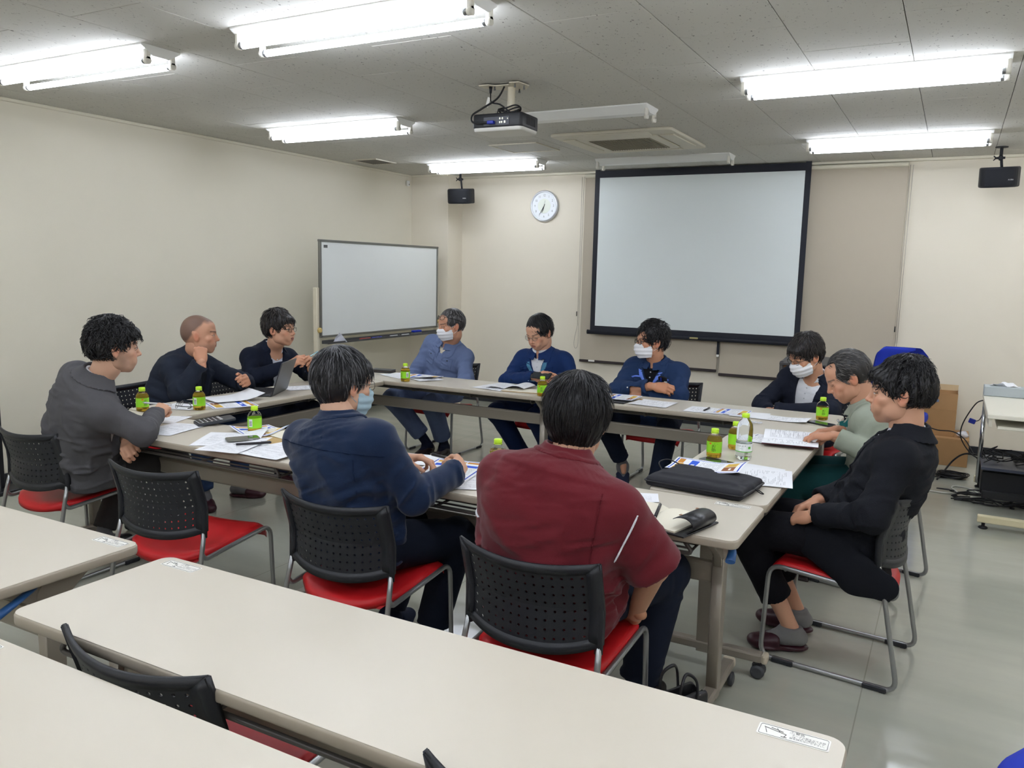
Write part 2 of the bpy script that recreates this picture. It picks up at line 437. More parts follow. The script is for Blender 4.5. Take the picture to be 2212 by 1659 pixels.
# ------------------------------------------------------------------ tables
M_top = mat('table_laminate', (207, 199, 183), rough=0.34, spec=0.45, bump=0.12, bscale=900, rvar=0.05, vscale=3)
M_edge = mat('table_edge', (168, 158, 142), rough=0.4)
M_leg = mat('table_leg_greige', (150, 142, 130), rough=0.38, metal=0.25)
M_cast = mat('caster_grey', (62, 64, 68), rough=0.5)
M_blue = mat('lever_blue', (44, 92, 150), rough=0.4)
M_cap = mat('foot_cap_beige', (190, 180, 160), rough=0.3)
M_rod = mat('shelf_rod', (92, 88, 84), rough=0.35, metal=0.4)
M_stick = mat('warning_sticker', (238, 236, 228), rough=0.4)
M_ink = mat('black_ink', (45, 45, 45), rough=0.6)
M_inkg = mat('grey_ink', (110, 110, 108), rough=0.6)
TABLE = None
TH = 0.70
def make_table():
    t = bpy.data.objects.new('folding_table', None); COL.objects.link(t)
    L, W = 1.8, 0.45
    b = MB(); pts = rrect(L, W, 0.035, 5)
    b.poly_prism(pts, TH-0.030, TH-0.0012, bev=0.006)
    b.build('edge_band', M_edge, t)
    b = MB(); b.poly_prism(rrect(L-0.006, W-0.006, 0.033, 5), TH-0.006, TH)
    b.build('tabletop', M_top, t)
    for s in (-1, 1):
        x = s*(L/2-0.10)
        g = MB()      # upright, wider to the top
        g.poly_prism([(-0.024, 0.055), (0.024, 0.055), (0.030, TH-0.13), (-0.030, TH-0.13)], -0.020, 0.020, bev=0.004,
                     M=Matrix.Translation((x, 0, 0)) @ Matrix(((0, 0, 1, 0), (1, 0, 0, 0), (0, 1, 0, 0), (0, 0, 0, 1))))
        g.build('upright', M_leg, t)
        g = MB(); g.box((x, 0, 0.082), (0.045, 0.46, 0.036), bev=0.008, seg=2); ft = g.build('foot', M_leg, t)
        for q in (-1, 1):
            MB().box((x, q*0.238, 0.082), (0.047, 0.024, 0.038), bev=0.009, seg=2).build('foot_cap', M_cap, ft)
            c = MB(); c.tube([(x, q*0.205, 0.065), (x, q*0.205, 0.045)], 0.010, n=8)
            for e in (-1, 1):
                c.lathe([(0.018, -0.010), (0.026, -0.006), (0.027, 0.006), (0.018, 0.010)], n=16,
                        M=Matrix.Translation((x+e*0.016, q*0.215, 0.0275)) @ Matrix.Rotation(PI/2, 4, 'Y'))
            c.box((x, q*0.212, 0.044), (0.014, 0.040, 0.022), bev=0.004)
            c.build('caster', M_cast, t)
        g = MB()      # flip bracket
        g.poly_prism([(-0.17, TH-0.032), (-0.15, TH-0.052), (-0.045, TH-0.115), (-0.032, TH-0.16), (0.032, TH-0.16), (0.045, TH-0.115), (0.12, TH-0.055), (0.14, TH-0.032)],
                     -0.014, 0.014, bev=0.003, M=Matrix.Translation((x, 0, 0)) @ Matrix(((0, 0, 1, 0), (1, 0, 0, 0), (0, 1, 0, 0), (0, 0, 0, 1))))
        g.lathe([(0.045, -0.018), (0.045, 0.018)], n=20, M=Matrix.Translation((x, 0, TH-0.095)) @ Matrix.Rotation(PI/2, 4, 'Y'))
        g.build('flip_bracket', M_leg, t)
        if s < 0: continue
        g = MB(); g.tube([(x+s*0.075, -0.185, TH-0.080), (x+s*0.070, -0.14, TH-0.064), (x+s*0.050, -0.07, TH-0.045)], [(0.016, 0.009), (0.014, 0.008), (0.010, 0.007)], n=10, flat=(1, 0, 0))
        g.build('lever', M_blue, t)
    MB().box((0, 0.0, 0.508), (1.60, 0.030, 0.078), bev=0.010, seg=2).build('stretcher_beam', M_leg, t)
    sh = MB()
    for y in (-0.14, -0.09, -0.04, 0.01, 0.06):
        sh.tube([(-0.74, y, 0.625), (0.74, y, 0.625)], 0.0045, n=6)
    loop = arc_path([(-0.70, -0.175, 0.655), (-0.76, -0.175, 0.62), (-0.76, -0.185, 0.618), (0.76, -0.185, 0.618), (0.70, -0.175, 0.655)], 0.02)
    sh.tube(arc_path([(-0.72, -0.19, 0.668), (-0.76, -0.19, 0.625), (0.0, -0.19, 0.625), (0.76, -0.19, 0.625), (0.72, -0.19, 0.668)], 0.03), 0.007, n=8)
    for x in (-0.74, -0.25, 0.25, 0.74):
        sh.tube(arc_path([(x, -0.19, 0.622), (x, 0.09, 0.622), (x, 0.10, 0.668)], 0.02), 0.005, n=6)
    sh.build('book_shelf', M_rod, t)
    return t
def sticker(parent, x, y, rz):
    M = Matrix.Translation((x, y, TH+0.0004)) @ Matrix.Rotation(rz, 4, 'Z')
    s = MB(); s.poly_prism(rrect(0.125, 0.040, 0.004, 3), 0, 0.0004, M=M); so = s.build('warning_sticker', M_stick, parent)
    b = MB()
    b.tube([M @ Vector((p[0], p[1], 0.0006)) for p in rrect(0.118, 0.034, 0.004, 3)], (0.0005, 0.0005), n=4, closed=True)
    # little drawing of a folding table
    for a, c in (((-0.052, 0.008), (-0.012, -0.002)), ((-0.012, -0.002), (-0.015, -0.012)), ((-0.05, 0.006), (-0.045, -0.010)), ((-0.04, 0.010), (-0.018, 0.004)), ((-0.030, 0.012), (-0.024, 0.002)), ((-0.02, -0.012), (-0.010, -0.012))):
        b.tube([M @ Vector((a[0], a[1], 0.0007)), M @ Vector((c[0], c[1], 0.0007))], 0.0007, n=4)
    b.build('drawing', M_inkg, so)
    T = lambda x, y: M @ Matrix.Translation((x, y, 0.0007))
    text_obj('warning_text', '⚠警告', 0.0085, T(0.005, 0.011), M_ink, so)
    text_obj('warning_text', 'テーブル板を立てる時\nは、1人で操作して下\n部を持たないで下さい。', 0.0058, T(0.026, -0.003), M_ink, so)
def put_table(x, y, rz, label, group, stickers=()):
    global TABLE
    if TABLE is None: TABLE = make_table(); t = TABLE
    else: t = copy_tree(TABLE)
    for ch in [c for c in t.children if c.name.startswith('warning_sticker')]:
        for g in list(ch.children): bpy.data.objects.remove(g)
        bpy.data.objects.remove(ch)
    t.location = (x, y, 0); t.rotation_euler = (0, 0, rz)
    tag(t, label, 'table', group)
    return t
G1 = 'folding tables of the meeting square'; G2 = 'empty folding tables in front of the camera'
FY = 2.70
TABLES = [
 put_table(-3.23, FY, 0, 'greige folding table under the calculator and open flyers', G1),
 put_table(-1.43, FY, 0, 'greige folding table that the man in burgundy shirt faces', G1),
 put_table(-3.83, 3.835, -PI/2, 'greige folding table under the open laptop', G1),
 put_table(-3.22, 4.965, PI, 'greige folding table under the wallet and the first papers by the whiteboard', G1),
 put_table(-1.42, 4.965, PI, 'greige folding table nearest the wood lectern', G1),
 put_table(-0.755, 3.835, PI/2, 'greige folding table under the black laptop sleeve', G1),
 put_table(-0.998, 1.263, 0, 'bare cream folding table nearest the burgundy shirt man', G2),
 put_table(-2.945, 1.290, 0, 'bare cream folding table beside the empty red chair', G2),
 put_table(-0.985, 0.728, 0, 'bare cream folding table closest to the camera', G2)]
def put_stickers(i, spots):
    for (sx, sy) in spots: sticker(TABLES[i], sx, sy, 0)
put_stickers(1, [(0.79, 0.185)])
put_stickers(6, [(0.81, 0.185), (-0.80, 0.185)])
put_stickers(7, [(0.81, 0.185)])
put_stickers(8, [(-0.80, 0.185)])

# ------------------------------------------------------------------ chairs
M_black = mat('chair_black_plastic', (34, 36, 41), rough=0.42, spec=0.5, bump=0.15, bscale=600)
M_red = mat('chair_red_vinyl', (196, 30, 34), rough=0.42, spec=0.4, bump=0.1, bscale=500)
M_pipe = mat('chair_silver_pipe', (158, 160, 160), rough=0.3, metal=0.75)
M_pad = mat('sled_glide_black', (40, 42, 46), rough=0.6)
CHAIR = None
def make_chair():
    t = bpy.data.objects.new('stacking_chair', None); COL.objects.link(t)
    for s in (-1, 1):
        x = s*0.222
        path = arc_path([(x*0.962, -0.156, 0.495), (x, -0.192, 0.36), (x*1.02, -0.262, 0.012), (x*1.02, 0.245, 0.012), (x*1.0, 0.232, 0.395), (x*0.99, -0.165, 0.368), (x*0.99, -0.184, 0.395)], 0.055, 6)
        MB().tube(path, 0.0095, n=10).build('side_frame', M_pipe, t)
        for y in (0.155, -0.185):
            g = MB(); g.box((x*1.02, y, 0.011), (0.026, 0.085, 0.018), bev=0.003)
            g.box((x*1.02, y-0.028, 0.006), (0.024, 0.022, 0.012), bev=0.002); g.build('glide', M_pad, t)
    MB().tube([(-0.22, 0.17, 0.383), (0.22, 0.17, 0.383)], 0.007, n=8).tube([(-0.22, -0.10, 0.366), (0.22, -0.10, 0.366)], 0.007, n=8).build('cross_tube', M_pipe, t)
    # seat pad: dished, waterfall front
    def seat(top):
        def fn(u, v):
            x = (u-0.5)*2; y = (v-0.5)*2
            w = 0.212-0.030*max(0, -y)**3*1.0
            rr = 1-0.10*max(0, abs(y)-0.75)*4*abs(x)**6
            X = x*w*rr
            Y = 0.02+y*0.225
            if y < -0.55: Y += 0.05*(abs(x)**2.2)*(-(y+0.55)/0.45)
            z = 0.405-0.020*(1-x*x)*(1-0.6*max(0, y)) + 0.012*y
            if y > 0.75: z -= 0.055*((y-0.75)/0.25)**2
            if y < -0.75: z -= 0.018*((-y-0.75)/0.25)**2
            edge = max(abs(x), 0)
            z -= 0.012*max(0, edge-0.86)/0.14
            return (X, Y, z if top else z-0.022)
        return fn
    b = MB(); b.grid(seat(True), 18, 18)
    b2 = MB(); b2.grid(seat(False), 18, 18)
    me = bpy.data.meshes.new('x'); b2.bm.to_mesh(me); b2.bm.free(); b.bm.from_mesh(me); bpy.data.meshes.remove(me)
    bmesh.ops.bridge_loops(b.bm, edges=[e for e in b.bm.edges if e.is_boundary])
    bmesh.ops.recalc_face_normals(b.bm, faces=b.bm.faces)
    for f in b.bm.faces: f.smooth = True
    b.build('seat', M_red, t)
    # backrest: curved shell with true round-ish holes
    NX, NZ = 14, 8
    def shell(u, z, off=0.0):
        # u -1..1 across, z height 0.475..0.735 ; kink at 0.59
        y = -0.150 - 0.30*max(0, z-0.58) - 0.05*max(0, 0.58-z)*0.5
        y -= 0.062*(1-u*u) + off
        return Vector((u*0.226, y, z - 0.008*(1-u*u)*0))
    zlo = lambda u: 0.478-0.040*(1-abs(u)**2.5)
    zhi = lambda u: 0.735-0.018*(1-abs(u)**2)
    b = MB()
    def cellgrid(off, flip):
        U = [-0.84+1.68*i/NX for i in range(NX+1)]
        cache = {}
        def V(u, s):
            key = (round(u, 5), round(s, 5))
            if key not in cache: cache[key] = b.bm.verts.new(shell(u, zlo(u)+0.032+(zhi(u)-0.030-zlo(u)-0.032)*s, off))
            return cache[key]
        fs = []
        holes = []
        for i in range(NX):
            for j in range(NZ):
                u0, u1 = U[i], U[i+1]; s0, s1 = j/NZ, (j+1)/NZ
                c = [V(u0, s0), V(u1, s0), V(u1, s1), V(u0, s1)]
                um, sm = (u0+u1)/2, (s0+s1)/2
                hu, hs = (u1-u0)*0.155, (s1-s0)*0.15
                n = 8
                ring = []
                for k in range(n):
                    a = -3*PI/4+2*PI*k/n
                    ring.append(V(um+hu*math.cos(a)*1.05, sm+hs*math.sin(a)*1.05))
                mids = [V(um, s0), V(u1, sm), V(um, s1), V(u0, sm)]
                outer = [c[0], mids[0], c[1], mids[1], c[2], mids[2], c[3], mids[3]]
                for k in range(n):
                    q = (outer[k], outer[(k+1) % n], ring[(k+1) % n], ring[k])
                    f = b.bm.faces.new(q if not flip else tuple(reversed(q))); f.smooth = False
                holes.append(ring)
        return holes
    h1 = cellgrid(0.0, False); h2 = cellgrid(0.004, True)
    for a, c in zip(h1, h2):
        for k in range(8):
            b.bm.faces.new((a[k], a[(k+1) % 8], c[(k+1) % 8], c[k]))
    b.build('perforated_panel', M_black, t)
    # thick rim around the panel
    rim = []
    N = 20
    for i in range(N+1): rim.append((-1+2*i/N, 'lo'))
    b = MB()
    def band(path_in, path_out, th):
        n = len(path_in); 
        A = [b.bm.verts.new(p+Vector((0, th*0.5, 0))) for p in path_in]; B = [b.bm.verts.new(p+Vector((0, th*0.5, 0))) for p in path_out]
        C = [b.bm.verts.new(p-Vector((0, th, 0))) for p in path_out]; D = [b.bm.verts.new(p-Vector((0, th, 0))) for p in path_in]
        for k in range(n-1):
            for P, Q in ((A, B), (B, C), (C, D), (D, A)):
                b.bm.faces.new((P[k], P[k+1], Q[k+1], Q[k]))
        b.bm.faces.new((A[0], B[0], C[0], D[0])); b.bm.faces.new((D[-1], C[-1], B[-1], A[-1]))
    us = [-0.86+1.72*i/N for i in range(N+1)]
    uo = [-1+2*i/N for i in range(N+1)]
    band([shell(u, zlo(u)+0.034) for u in us], [shell(u, zlo(u)) for u in uo], 0.008)
    band([shell(u, zhi(u)-0.032) for u in us], [shell(u, zhi(u)) for u in uo], 0.009)
    for s in (-1, 1):
        zs = [i/8 for i in range(9)]
        band([shell(s*0.84, zlo(s*0.84)+0.030+(zhi(s*0.84)-0.028-zlo(s*0.84)-0.030)*q) for q in zs], [shell(s, zlo(s)+(zhi(s)-zlo(s))*q) for q in zs], 0.012)
    bmesh.ops.recalc_face_normals(b.bm, faces=b.bm.faces)
    es = [e for e in b.bm.edges if e.calc_face_angle(0) > 0.9]
    bmesh.ops.bevel(b.bm, geom=es, offset=0.0025, segments=2, affect='EDGES')
    for f in b.bm.faces: f.smooth = True
    b.build('back_rim', M_black, t)
    for s in (-1, 1):
        b = MB()
        pth = [shell(s*0.945, z)+Vector((0, -0.001, 0)) for z in (0.455, 0.50, 0.55, 0.60, 0.64)]
        b.tube(pth, [(0.0135, 0.011)]*3+[(0.011, 0.010), (0.006, 0.005)], n=10, flat=(1, 0, 0))
        b.build('back_socket', M_black, t)
    return t
def put_chair(x, y, rz, label):
    global CHAIR
    if CHAIR is None: CHAIR = make_chair(); t = CHAIR
    else: t = copy_tree(CHAIR)
    t.location = (x, y, 0); t.rotation_euler = (0, 0, math.radians(rz))
    return tag(t, label, 'chair', 'red and black stacking chairs')
put_chair(-3.80, 2.42, 2, 'stacking chair with perforated black back under the man in grey blazer')
put_chair(-2.745, 2.27, 7, 'empty stacking chair with red seat and perforated black back')
put_chair(-1.84, 2.305, 3, 'stacking chair under the grey-haired man in navy work jacket')
put_chair(-1.012, 2.19, 0, 'stacking chair under the man in burgundy shirt')
put_chair(-1.430, 1.222, 0, 'empty stacking chair whose back stands between the two bare tables at left')
put_chair(-0.482, 1.235, 0, 'empty stacking chair with only a back corner rising between the bare tables')
put_chair(-4.52, 3.40, -90, 'stacking chair under the shaven-headed man in navy blazer')
put_chair(-4.52, 4.20, -90, 'stacking chair under the bespectacled man behind the laptop')
put_chair(-3.72, 5.70, 180, 'stacking chair under the man in light blue workwear')
put_chair(-2.68, 5.62, 180, 'stacking chair under the man looking at his phone')
put_chair(-1.80, 5.68, 180, 'stacking chair under the masked man with crossed arms')
put_chair(-0.78, 5.72, 172, 'stacking chair under the masked man in dark suit by the lectern')
put_chair(-0.31, 4.38, 76, 'stacking chair under the man in pale green jacket')
put_chair(-0.30, 3.405, 84, 'stacking chair under the man in black suit')
# ------------------------------------------------------------------ signed-distance figures
f4 = np.float32
def V3(*a): return np.array(a if len(a) > 1 else a[0], dtype=f4)
def nrm(v):
    v = np.asarray(v, dtype=f4); return v/max(np.linalg.norm(v), 1e-9)
def rot_to(fwd, up=(0, 0, 1)):
    """columns x(right) y(forward) z(up)"""
    y = nrm(fwd); x = nrm(np.cross(y, up)); z = np.cross(x, y)
    return np.stack([x, y, z], 1).astype(f4)
_RS = np.random.RandomState(11)
_LAT = _RS.rand(32, 32, 32).astype(f4)*2-1
def noise3(x, y, z):
    x, y, z = np.broadcast_arrays(x, y, z)
    xi = np.floor(x).astype(np.int32); yi = np.floor(y).astype(np.int32); zi = np.floor(z).astype(np.int32)
    fx = (x-xi).astype(f4); fy = (y-yi).astype(f4); fz = (z-zi).astype(f4)
    fx = fx*fx*(3-2*fx); fy = fy*fy*(3-2*fy); fz = fz*fz*(3-2*fz)
    xi &= 31; yi &= 31; zi &= 31; x2 = (xi+1) & 31; y2 = (yi+1) & 31; z2 = (zi+1) & 31
    L = _LAT
    a = L[xi, yi, zi]*(1-fx)+L[x2, yi, zi]*fx; b = L[xi, y2, zi]*(1-fx)+L[x2, y2, zi]*fx
    c = L[xi, yi, z2]*(1-fx)+L[x2, yi, z2]*fx; d = L[xi, y2, z2]*(1-fx)+L[x2, y2, z2]*fx
    a = a*(1-fy)+b*fy; c = c*(1-fy)+d*fy
    return a*(1-fz)+c*fz

class Sdf:
    def __init__(s): s.ops = []
    def add(s, fn, lo, hi, k=0.0, kind='u'):
        s.ops.append((kind, fn, np.asarray(lo, f4), np.asarray(hi, f4), k)); return s
    def cap(s, a, b, r1, r2, k=0.02, flat=None, ff=1.0, fold=None, kind='u'):
        """tapered limb; flat = axis squeezed by ff; fold = (amp, s0, width, seed)"""
        a = V3(a); b = V3(b); ab = b-a; L2 = float(ab@ab)+1e-9; L = math.sqrt(L2)
        R = max(r1, r2)/min(ff, 1.0)*1.02+0.012
        lo = np.minimum(a, b)-R; hi = np.maximum(a, b)+R
        fl = None if flat is None else nrm(flat)
        def fn(X, Y, Z):
            dx, dy, dz = X-a[0], Y-a[1], Z-a[2]
            t = np.clip((dx*ab[0]+dy*ab[1]+dz*ab[2])/L2, 0, 1)
            qx, qy, qz = dx-t*ab[0], dy-t*ab[1], dz-t*ab[2]
            n2 = qx*qx+qy*qy+qz*qz
            if fl is not None:
                q = qx*fl[0]+qy*fl[1]+qz*fl[2]
                n2 = n2+q*q*(1/(ff*ff)-1)
            d = np.sqrt(n2)-(r1+(r2-r1)*t)
            if fold is not None:
                for (amp, s0, wd, sd) in fold:
                    wgt = np.exp(-((t-s0)/wd)**2)
                    d = d-amp*wgt*(1-2.6*np.abs(noise3(t*L/0.040+sd+8+qx*12, qy*13+sd*2+8, qz*13+8)))*1.0
            return d
        s.ops.append((kind, fn, lo, hi, k)); return s
    def ell(s, c, rad, R=None, k=0.02, kind='u'):
        c = V3(c); rad = V3(rad); R = np.eye(3, dtype=f4) if R is None else np.asarray(R, f4)
        ext = np.sqrt(((R*rad)**2).sum(1))
        def fn(X, Y, Z):
            dx, dy, dz = X-c[0], Y-c[1], Z-c[2]
            u = dx*R[0, 0]+dy*R[1, 0]+dz*R[2, 0]; v = dx*R[0, 1]+dy*R[1, 1]+dz*R[2, 1]; w_ = dx*R[0, 2]+dy*R[1, 2]+dz*R[2, 2]
            k0 = np.sqrt((u/rad[0])**2+(v/rad[1])**2+(w_/rad[2])**2)
            k1 = np.sqrt((u/rad[0]**2)**2+(v/rad[1]**2)**2+(w_/rad[2]**2)**2)+1e-6
            return k0*(k0-1)/k1
        s.ops.append((kind, fn, c-ext, c+ext, k)); return s
    def rbox(s, c, half, R=None, rad=0.005, k=0.0, kind='u'):
        c = V3(c); h = V3(half)-rad; R = np.eye(3, dtype=f4) if R is None else np.asarray(R, f4)
        ext = np.abs(R)@V3(half)
        def fn(X, Y, Z):
            dx, dy, dz = X-c[0], Y-c[1], Z-c[2]
            u = np.abs(dx*R[0, 0]+dy*R[1, 0]+dz*R[2, 0])-h[0]; v = np.abs(dx*R[0, 1]+dy*R[1, 1]+dz*R[2, 1])-h[1]; w_ = np.abs(dx*R[0, 2]+dy*R[1, 2]+dz*R[2, 2])-h[2]
            return np.sqrt(np.maximum(u, 0)**2+np.maximum(v, 0)**2+np.maximum(w_, 0)**2)+np.minimum(np.maximum(np.maximum(u, v), w_), 0)-rad
        s.ops.append((kind, fn, c-ext, c+ext, k)); return s
    def bounds(s):
        lo = np.min([o[2] for o in s.ops if o[0] == 'u'], 0); hi = np.max([o[3] for o in s.ops if o[0] == 'u'], 0)
        return lo, hi
    def eval(s, lo, shape, vs):
        D = np.full(shape, 0.15, f4)
        ax = [(lo[i]+np.arange(shape[i])*vs).astype(f4) for i in range(3)]
        for kind, fn, blo, bhi, k in s.ops:
            mg = k+2.5*vs
            sl = []
            ok = True
            for i in range(3):
                a = int(max(0, math.floor((blo[i]-mg-lo[i])/vs))); b = int(min(shape[i], math.ceil((bhi[i]+mg-lo[i])/vs)+1))
                if b <= a: ok = False; break
                sl.append((a, b))
            if not ok: continue
            (a0, a1), (b0, b1), (c0, c1) = sl
            X = ax[0][a0:a1, None, None]; Y = ax[1][None, b0:b1, None]; Z = ax[2][None, None, c0:c1]
            d = fn(X, Y, Z); T = D[a0:a1, b0:b1, c0:c1]
            if kind == 'u':
                if k > 0:
                    h = np.maximum(k-np.abs(T-d), 0)/k; r = np.minimum(T, d)-h*h*(k*0.25)
                else: r = np.minimum(T, d)
            elif kind == 's':
                d = -d
                if k > 0:
                    h = np.maximum(k-np.abs(T-d), 0)/k; r = np.maximum(T, d)+h*h*(k*0.25)
                else: r = np.maximum(T, d)
            elif kind == 'd':      # displacement
                r = T+d
            else: r = np.maximum(T, d)
            D[a0:a1, b0:b1, c0:c1] = r
        return D
    def mesh(s, vs, lo=None, hi=None, post=None):
        l, h = s.bounds()
        lo = l-0.012-vs*2 if lo is None else np.asarray(lo, f4)
        hi = h+0.012+vs*2 if hi is None else np.asarray(hi, f4)
        shape = tuple(int(math.ceil((hi[i]-lo[i])/vs))+1 for i in range(3))
        D = s.eval(lo, shape, vs)
        if post is not None:
            ax = [(lo[i]+np.arange(shape[i])*vs).astype(f4) for i in range(3)]
            D = post(D, ax[0][:, None, None], ax[1][None, :, None], ax[2][None, None, :])
        D[0] = 0.1; D[-1] = 0.1; D[:, 0] = 0.1; D[:, -1] = 0.1; D[:, :, 0] = 0.1; D[:, :, -1] = 0.1
        g = openvdb.FloatGrid(0.15); g.copyFromArray(np.ascontiguousarray(D, dtype=f4))
        P, Q = g.convertToQuads(isovalue=0.0)
        P = P.astype(f4)*vs+lo
        return P, Q.astype(np.int32)

def surf(P, Q, name, mats, parent=None, cols=None, smooth=True):
    me = bpy.data.meshes.new(name)
    n, m = len(P), len(Q)
    me.vertices.add(n); me.vertices.foreach_set('co', P.astype(f4).ravel())
    me.loops.add(m*4); me.loops.foreach_set('vertex_index', Q.astype(np.int32).ravel())
    me.polygons.add(m); me.polygons.foreach_set('loop_start', np.arange(0, m*4, 4, dtype=np.int32))
    me.polygons.foreach_set('use_smooth', np.ones(m, dtype=bool))
    me.update(calc_edges=True); me.validate()
    if cols is not None:
        a = me.color_attributes.new('Col', 'FLOAT_COLOR', 'POINT')
        c = np.ones((n, 4), f4); c[:, :3] = cols; a.data.foreach_set('color', c.ravel())
    for mm in (mats if isinstance(mats, (list, tuple)) else [mats]): me.materials.append(mm)
    o = bpy.data.objects.new(name, me)
    if parent is not False: link(o, parent)
    return o

class Torso:
    """loft along a bent spine; prof rows: t, half width, half depth, forward shift"""
    def __init__(s, P0, P1, P2, xr0, xr1, prof, n=9, power=2.4):
        P0, P1, P2 = V3(P0), V3(P1), V3(P2)
        ts = np.linspace(0, 1, n+1)
        s.C = np.array([(1-t)**2*P0+2*t*(1-t)*P1+t*t*P2 for t in ts], f4)
        s.n = n; s.prof = np.array(prof, f4); s.power = power
        s.X = []; s.Y = []; s.Z = []
        for i, t in enumerate(ts):
            z = nrm(2*(1-t)*(P1-P0)+2*t*(P2-P1)); x = nrm(V3(xr0)*(1-t)+V3(xr1)*t); x = nrm(x-z*(x@z)); y = np.cross(z, x)
            s.X.append(x); s.Y.append(y); s.Z.append(z)
        s.X = np.array(s.X, f4); s.Y = np.array(s.Y, f4); s.Z = np.array(s.Z, f4)
    def frame(s, t):
        f = t*s.n; i = int(min(max(math.floor(f), 0), s.n-1)); g = f-i
        L = lambda A: A[i]*(1-g)+A[i+1]*g
        return L(s.C), nrm(L(s.X)), nrm(L(s.Y)), nrm(L(s.Z))
    def pt(s, t, u, v):
        """u in half widths, v in half depths (v>0 front)"""
        c, x, y, z = s.frame(t)
        a, b, o = (np.interp(t, s.prof[:, 0], s.prof[:, i]) for i in (1, 2, 3))
        return c+x*u*a+y*(v*b+o)
    def local(s, X, Y, Z):
        best = None
        for i in range(s.n):
            a = s.C[i]; ab = s.C[i+1]-a; L2 = float(ab@ab)
            dx, dy, dz = X-a[0], Y-a[1], Z-a[2]
            g = (dx*ab[0]+dy*ab[1]+dz*ab[2])/L2
            if i == 0: g = np.minimum(g, 1)
            elif i == s.n-1: g = np.maximum(g, 0)
            else: g = np.clip(g, 0, 1)
            gc = np.clip(g, 0, 1)
            ex, ey, ez = dx-gc*ab[0], dy-gc*ab[1], dz-gc*ab[2]
            d2 = ex*ex+ey*ey+ez*ez
            xx = s.X[i][:, None]*0
            xi, xj, yi, yj = s.X[i], s.X[i+1], s.Y[i], s.Y[i+1]
            ui = ex*xi[0]+ey*xi[1]+ez*xi[2]; uj = ex*xj[0]+ey*xj[1]+ez*xj[2]
            vi = ex*yi[0]+ey*yi[1]+ez*yi[2]; vj = ex*yj[0]+ey*yj[1]+ez*yj[2]
            u = ui*(1-gc)+uj*gc; v = vi*(1-gc)+vj*gc
            w_ = (g-gc)*math.sqrt(L2); t = (i+gc)/s.n
            if best is None: best = [d2, u, v, w_, t+0*d2]
            else:
                m = d2 < best[0]
                best = [np.where(m, d2, best[0]), np.where(m, u, best[1]), np.where(m, v, best[2]), np.where(m, w_, best[3]), np.where(m, t, best[4])]
        return best[1], best[2], best[3], best[4]
    def fn(s, off=0.0, fold=0.0, seed=0.0, prof=None):
        pr = s.prof if prof is None else np.array(prof, f4)
        tt = np.linspace(0, 1, 128)
        TA, TB, TO = (np.interp(tt, pr[:, 0], pr[:, i]).astype(f4) for i in (1, 2, 3))
        def f(X, Y, Z):
            u, v, w_, t = s.local(X, Y, Z)
            ti = np.clip((t*127).astype(np.int32), 0, 127)
            a = TA[ti]+off; b = TB[ti]+off
            v = v-TO[ti]
            p = s.power
            g = ((np.abs(u)/a)**p+(np.abs(v)/b)**p)**(1/p)+1e-6
            r = np.sqrt(u*u+v*v)
            d2 = np.where(g > 0.02, (g-1)*r/g, -np.minimum(a, b))
            aw = np.abs(w_)
            d = np.where(aw > 0, np.sqrt(np.maximum(d2, 0)**2+aw*aw)+np.minimum(np.maximum(d2, -aw*0+d2), 0)*(aw < 1e-5), d2)
            d = np.where((aw > 1e-5) & (d2 < 0), aw-0.0, d)
            if fold:
                fa = noise3(u*8+v*5+seed+9, v*7+9, t*7+u*7+seed+9); fb = noise3(u*9+seed+19, v*10+9, t*22-u*12+seed+9)
                d = d-np.clip(fold*((0.8-2.4*np.abs(fa))+(0.7-2.2*np.abs(fb))*0.8)*(0.40+1.0*np.exp(-((t-0.30)/0.24)**2)), -0.010, 0.016)
            return d.astype(f4)
        return f
    def box(s, ext=0.26):
        return s.C.min(0)-ext, s.C.max(0)+ext

def ik(a, b, l1, l2, pole):
    a = V3(a); b = V3(b); d = b-a; L = float(np.linalg.norm(d)); dn = d/max(L, 1e-6)
    k = max(1.0, L/(l1+l2)*1.002); l1 *= k; l2 *= k
    x = (l1*l1-l2*l2+L*L)/(2*L); h = math.sqrt(max(l1*l1-x*x, 0))
    p = V3(pole); p = nrm(p-dn*float(p@dn))
    return a+dn*x+p*h

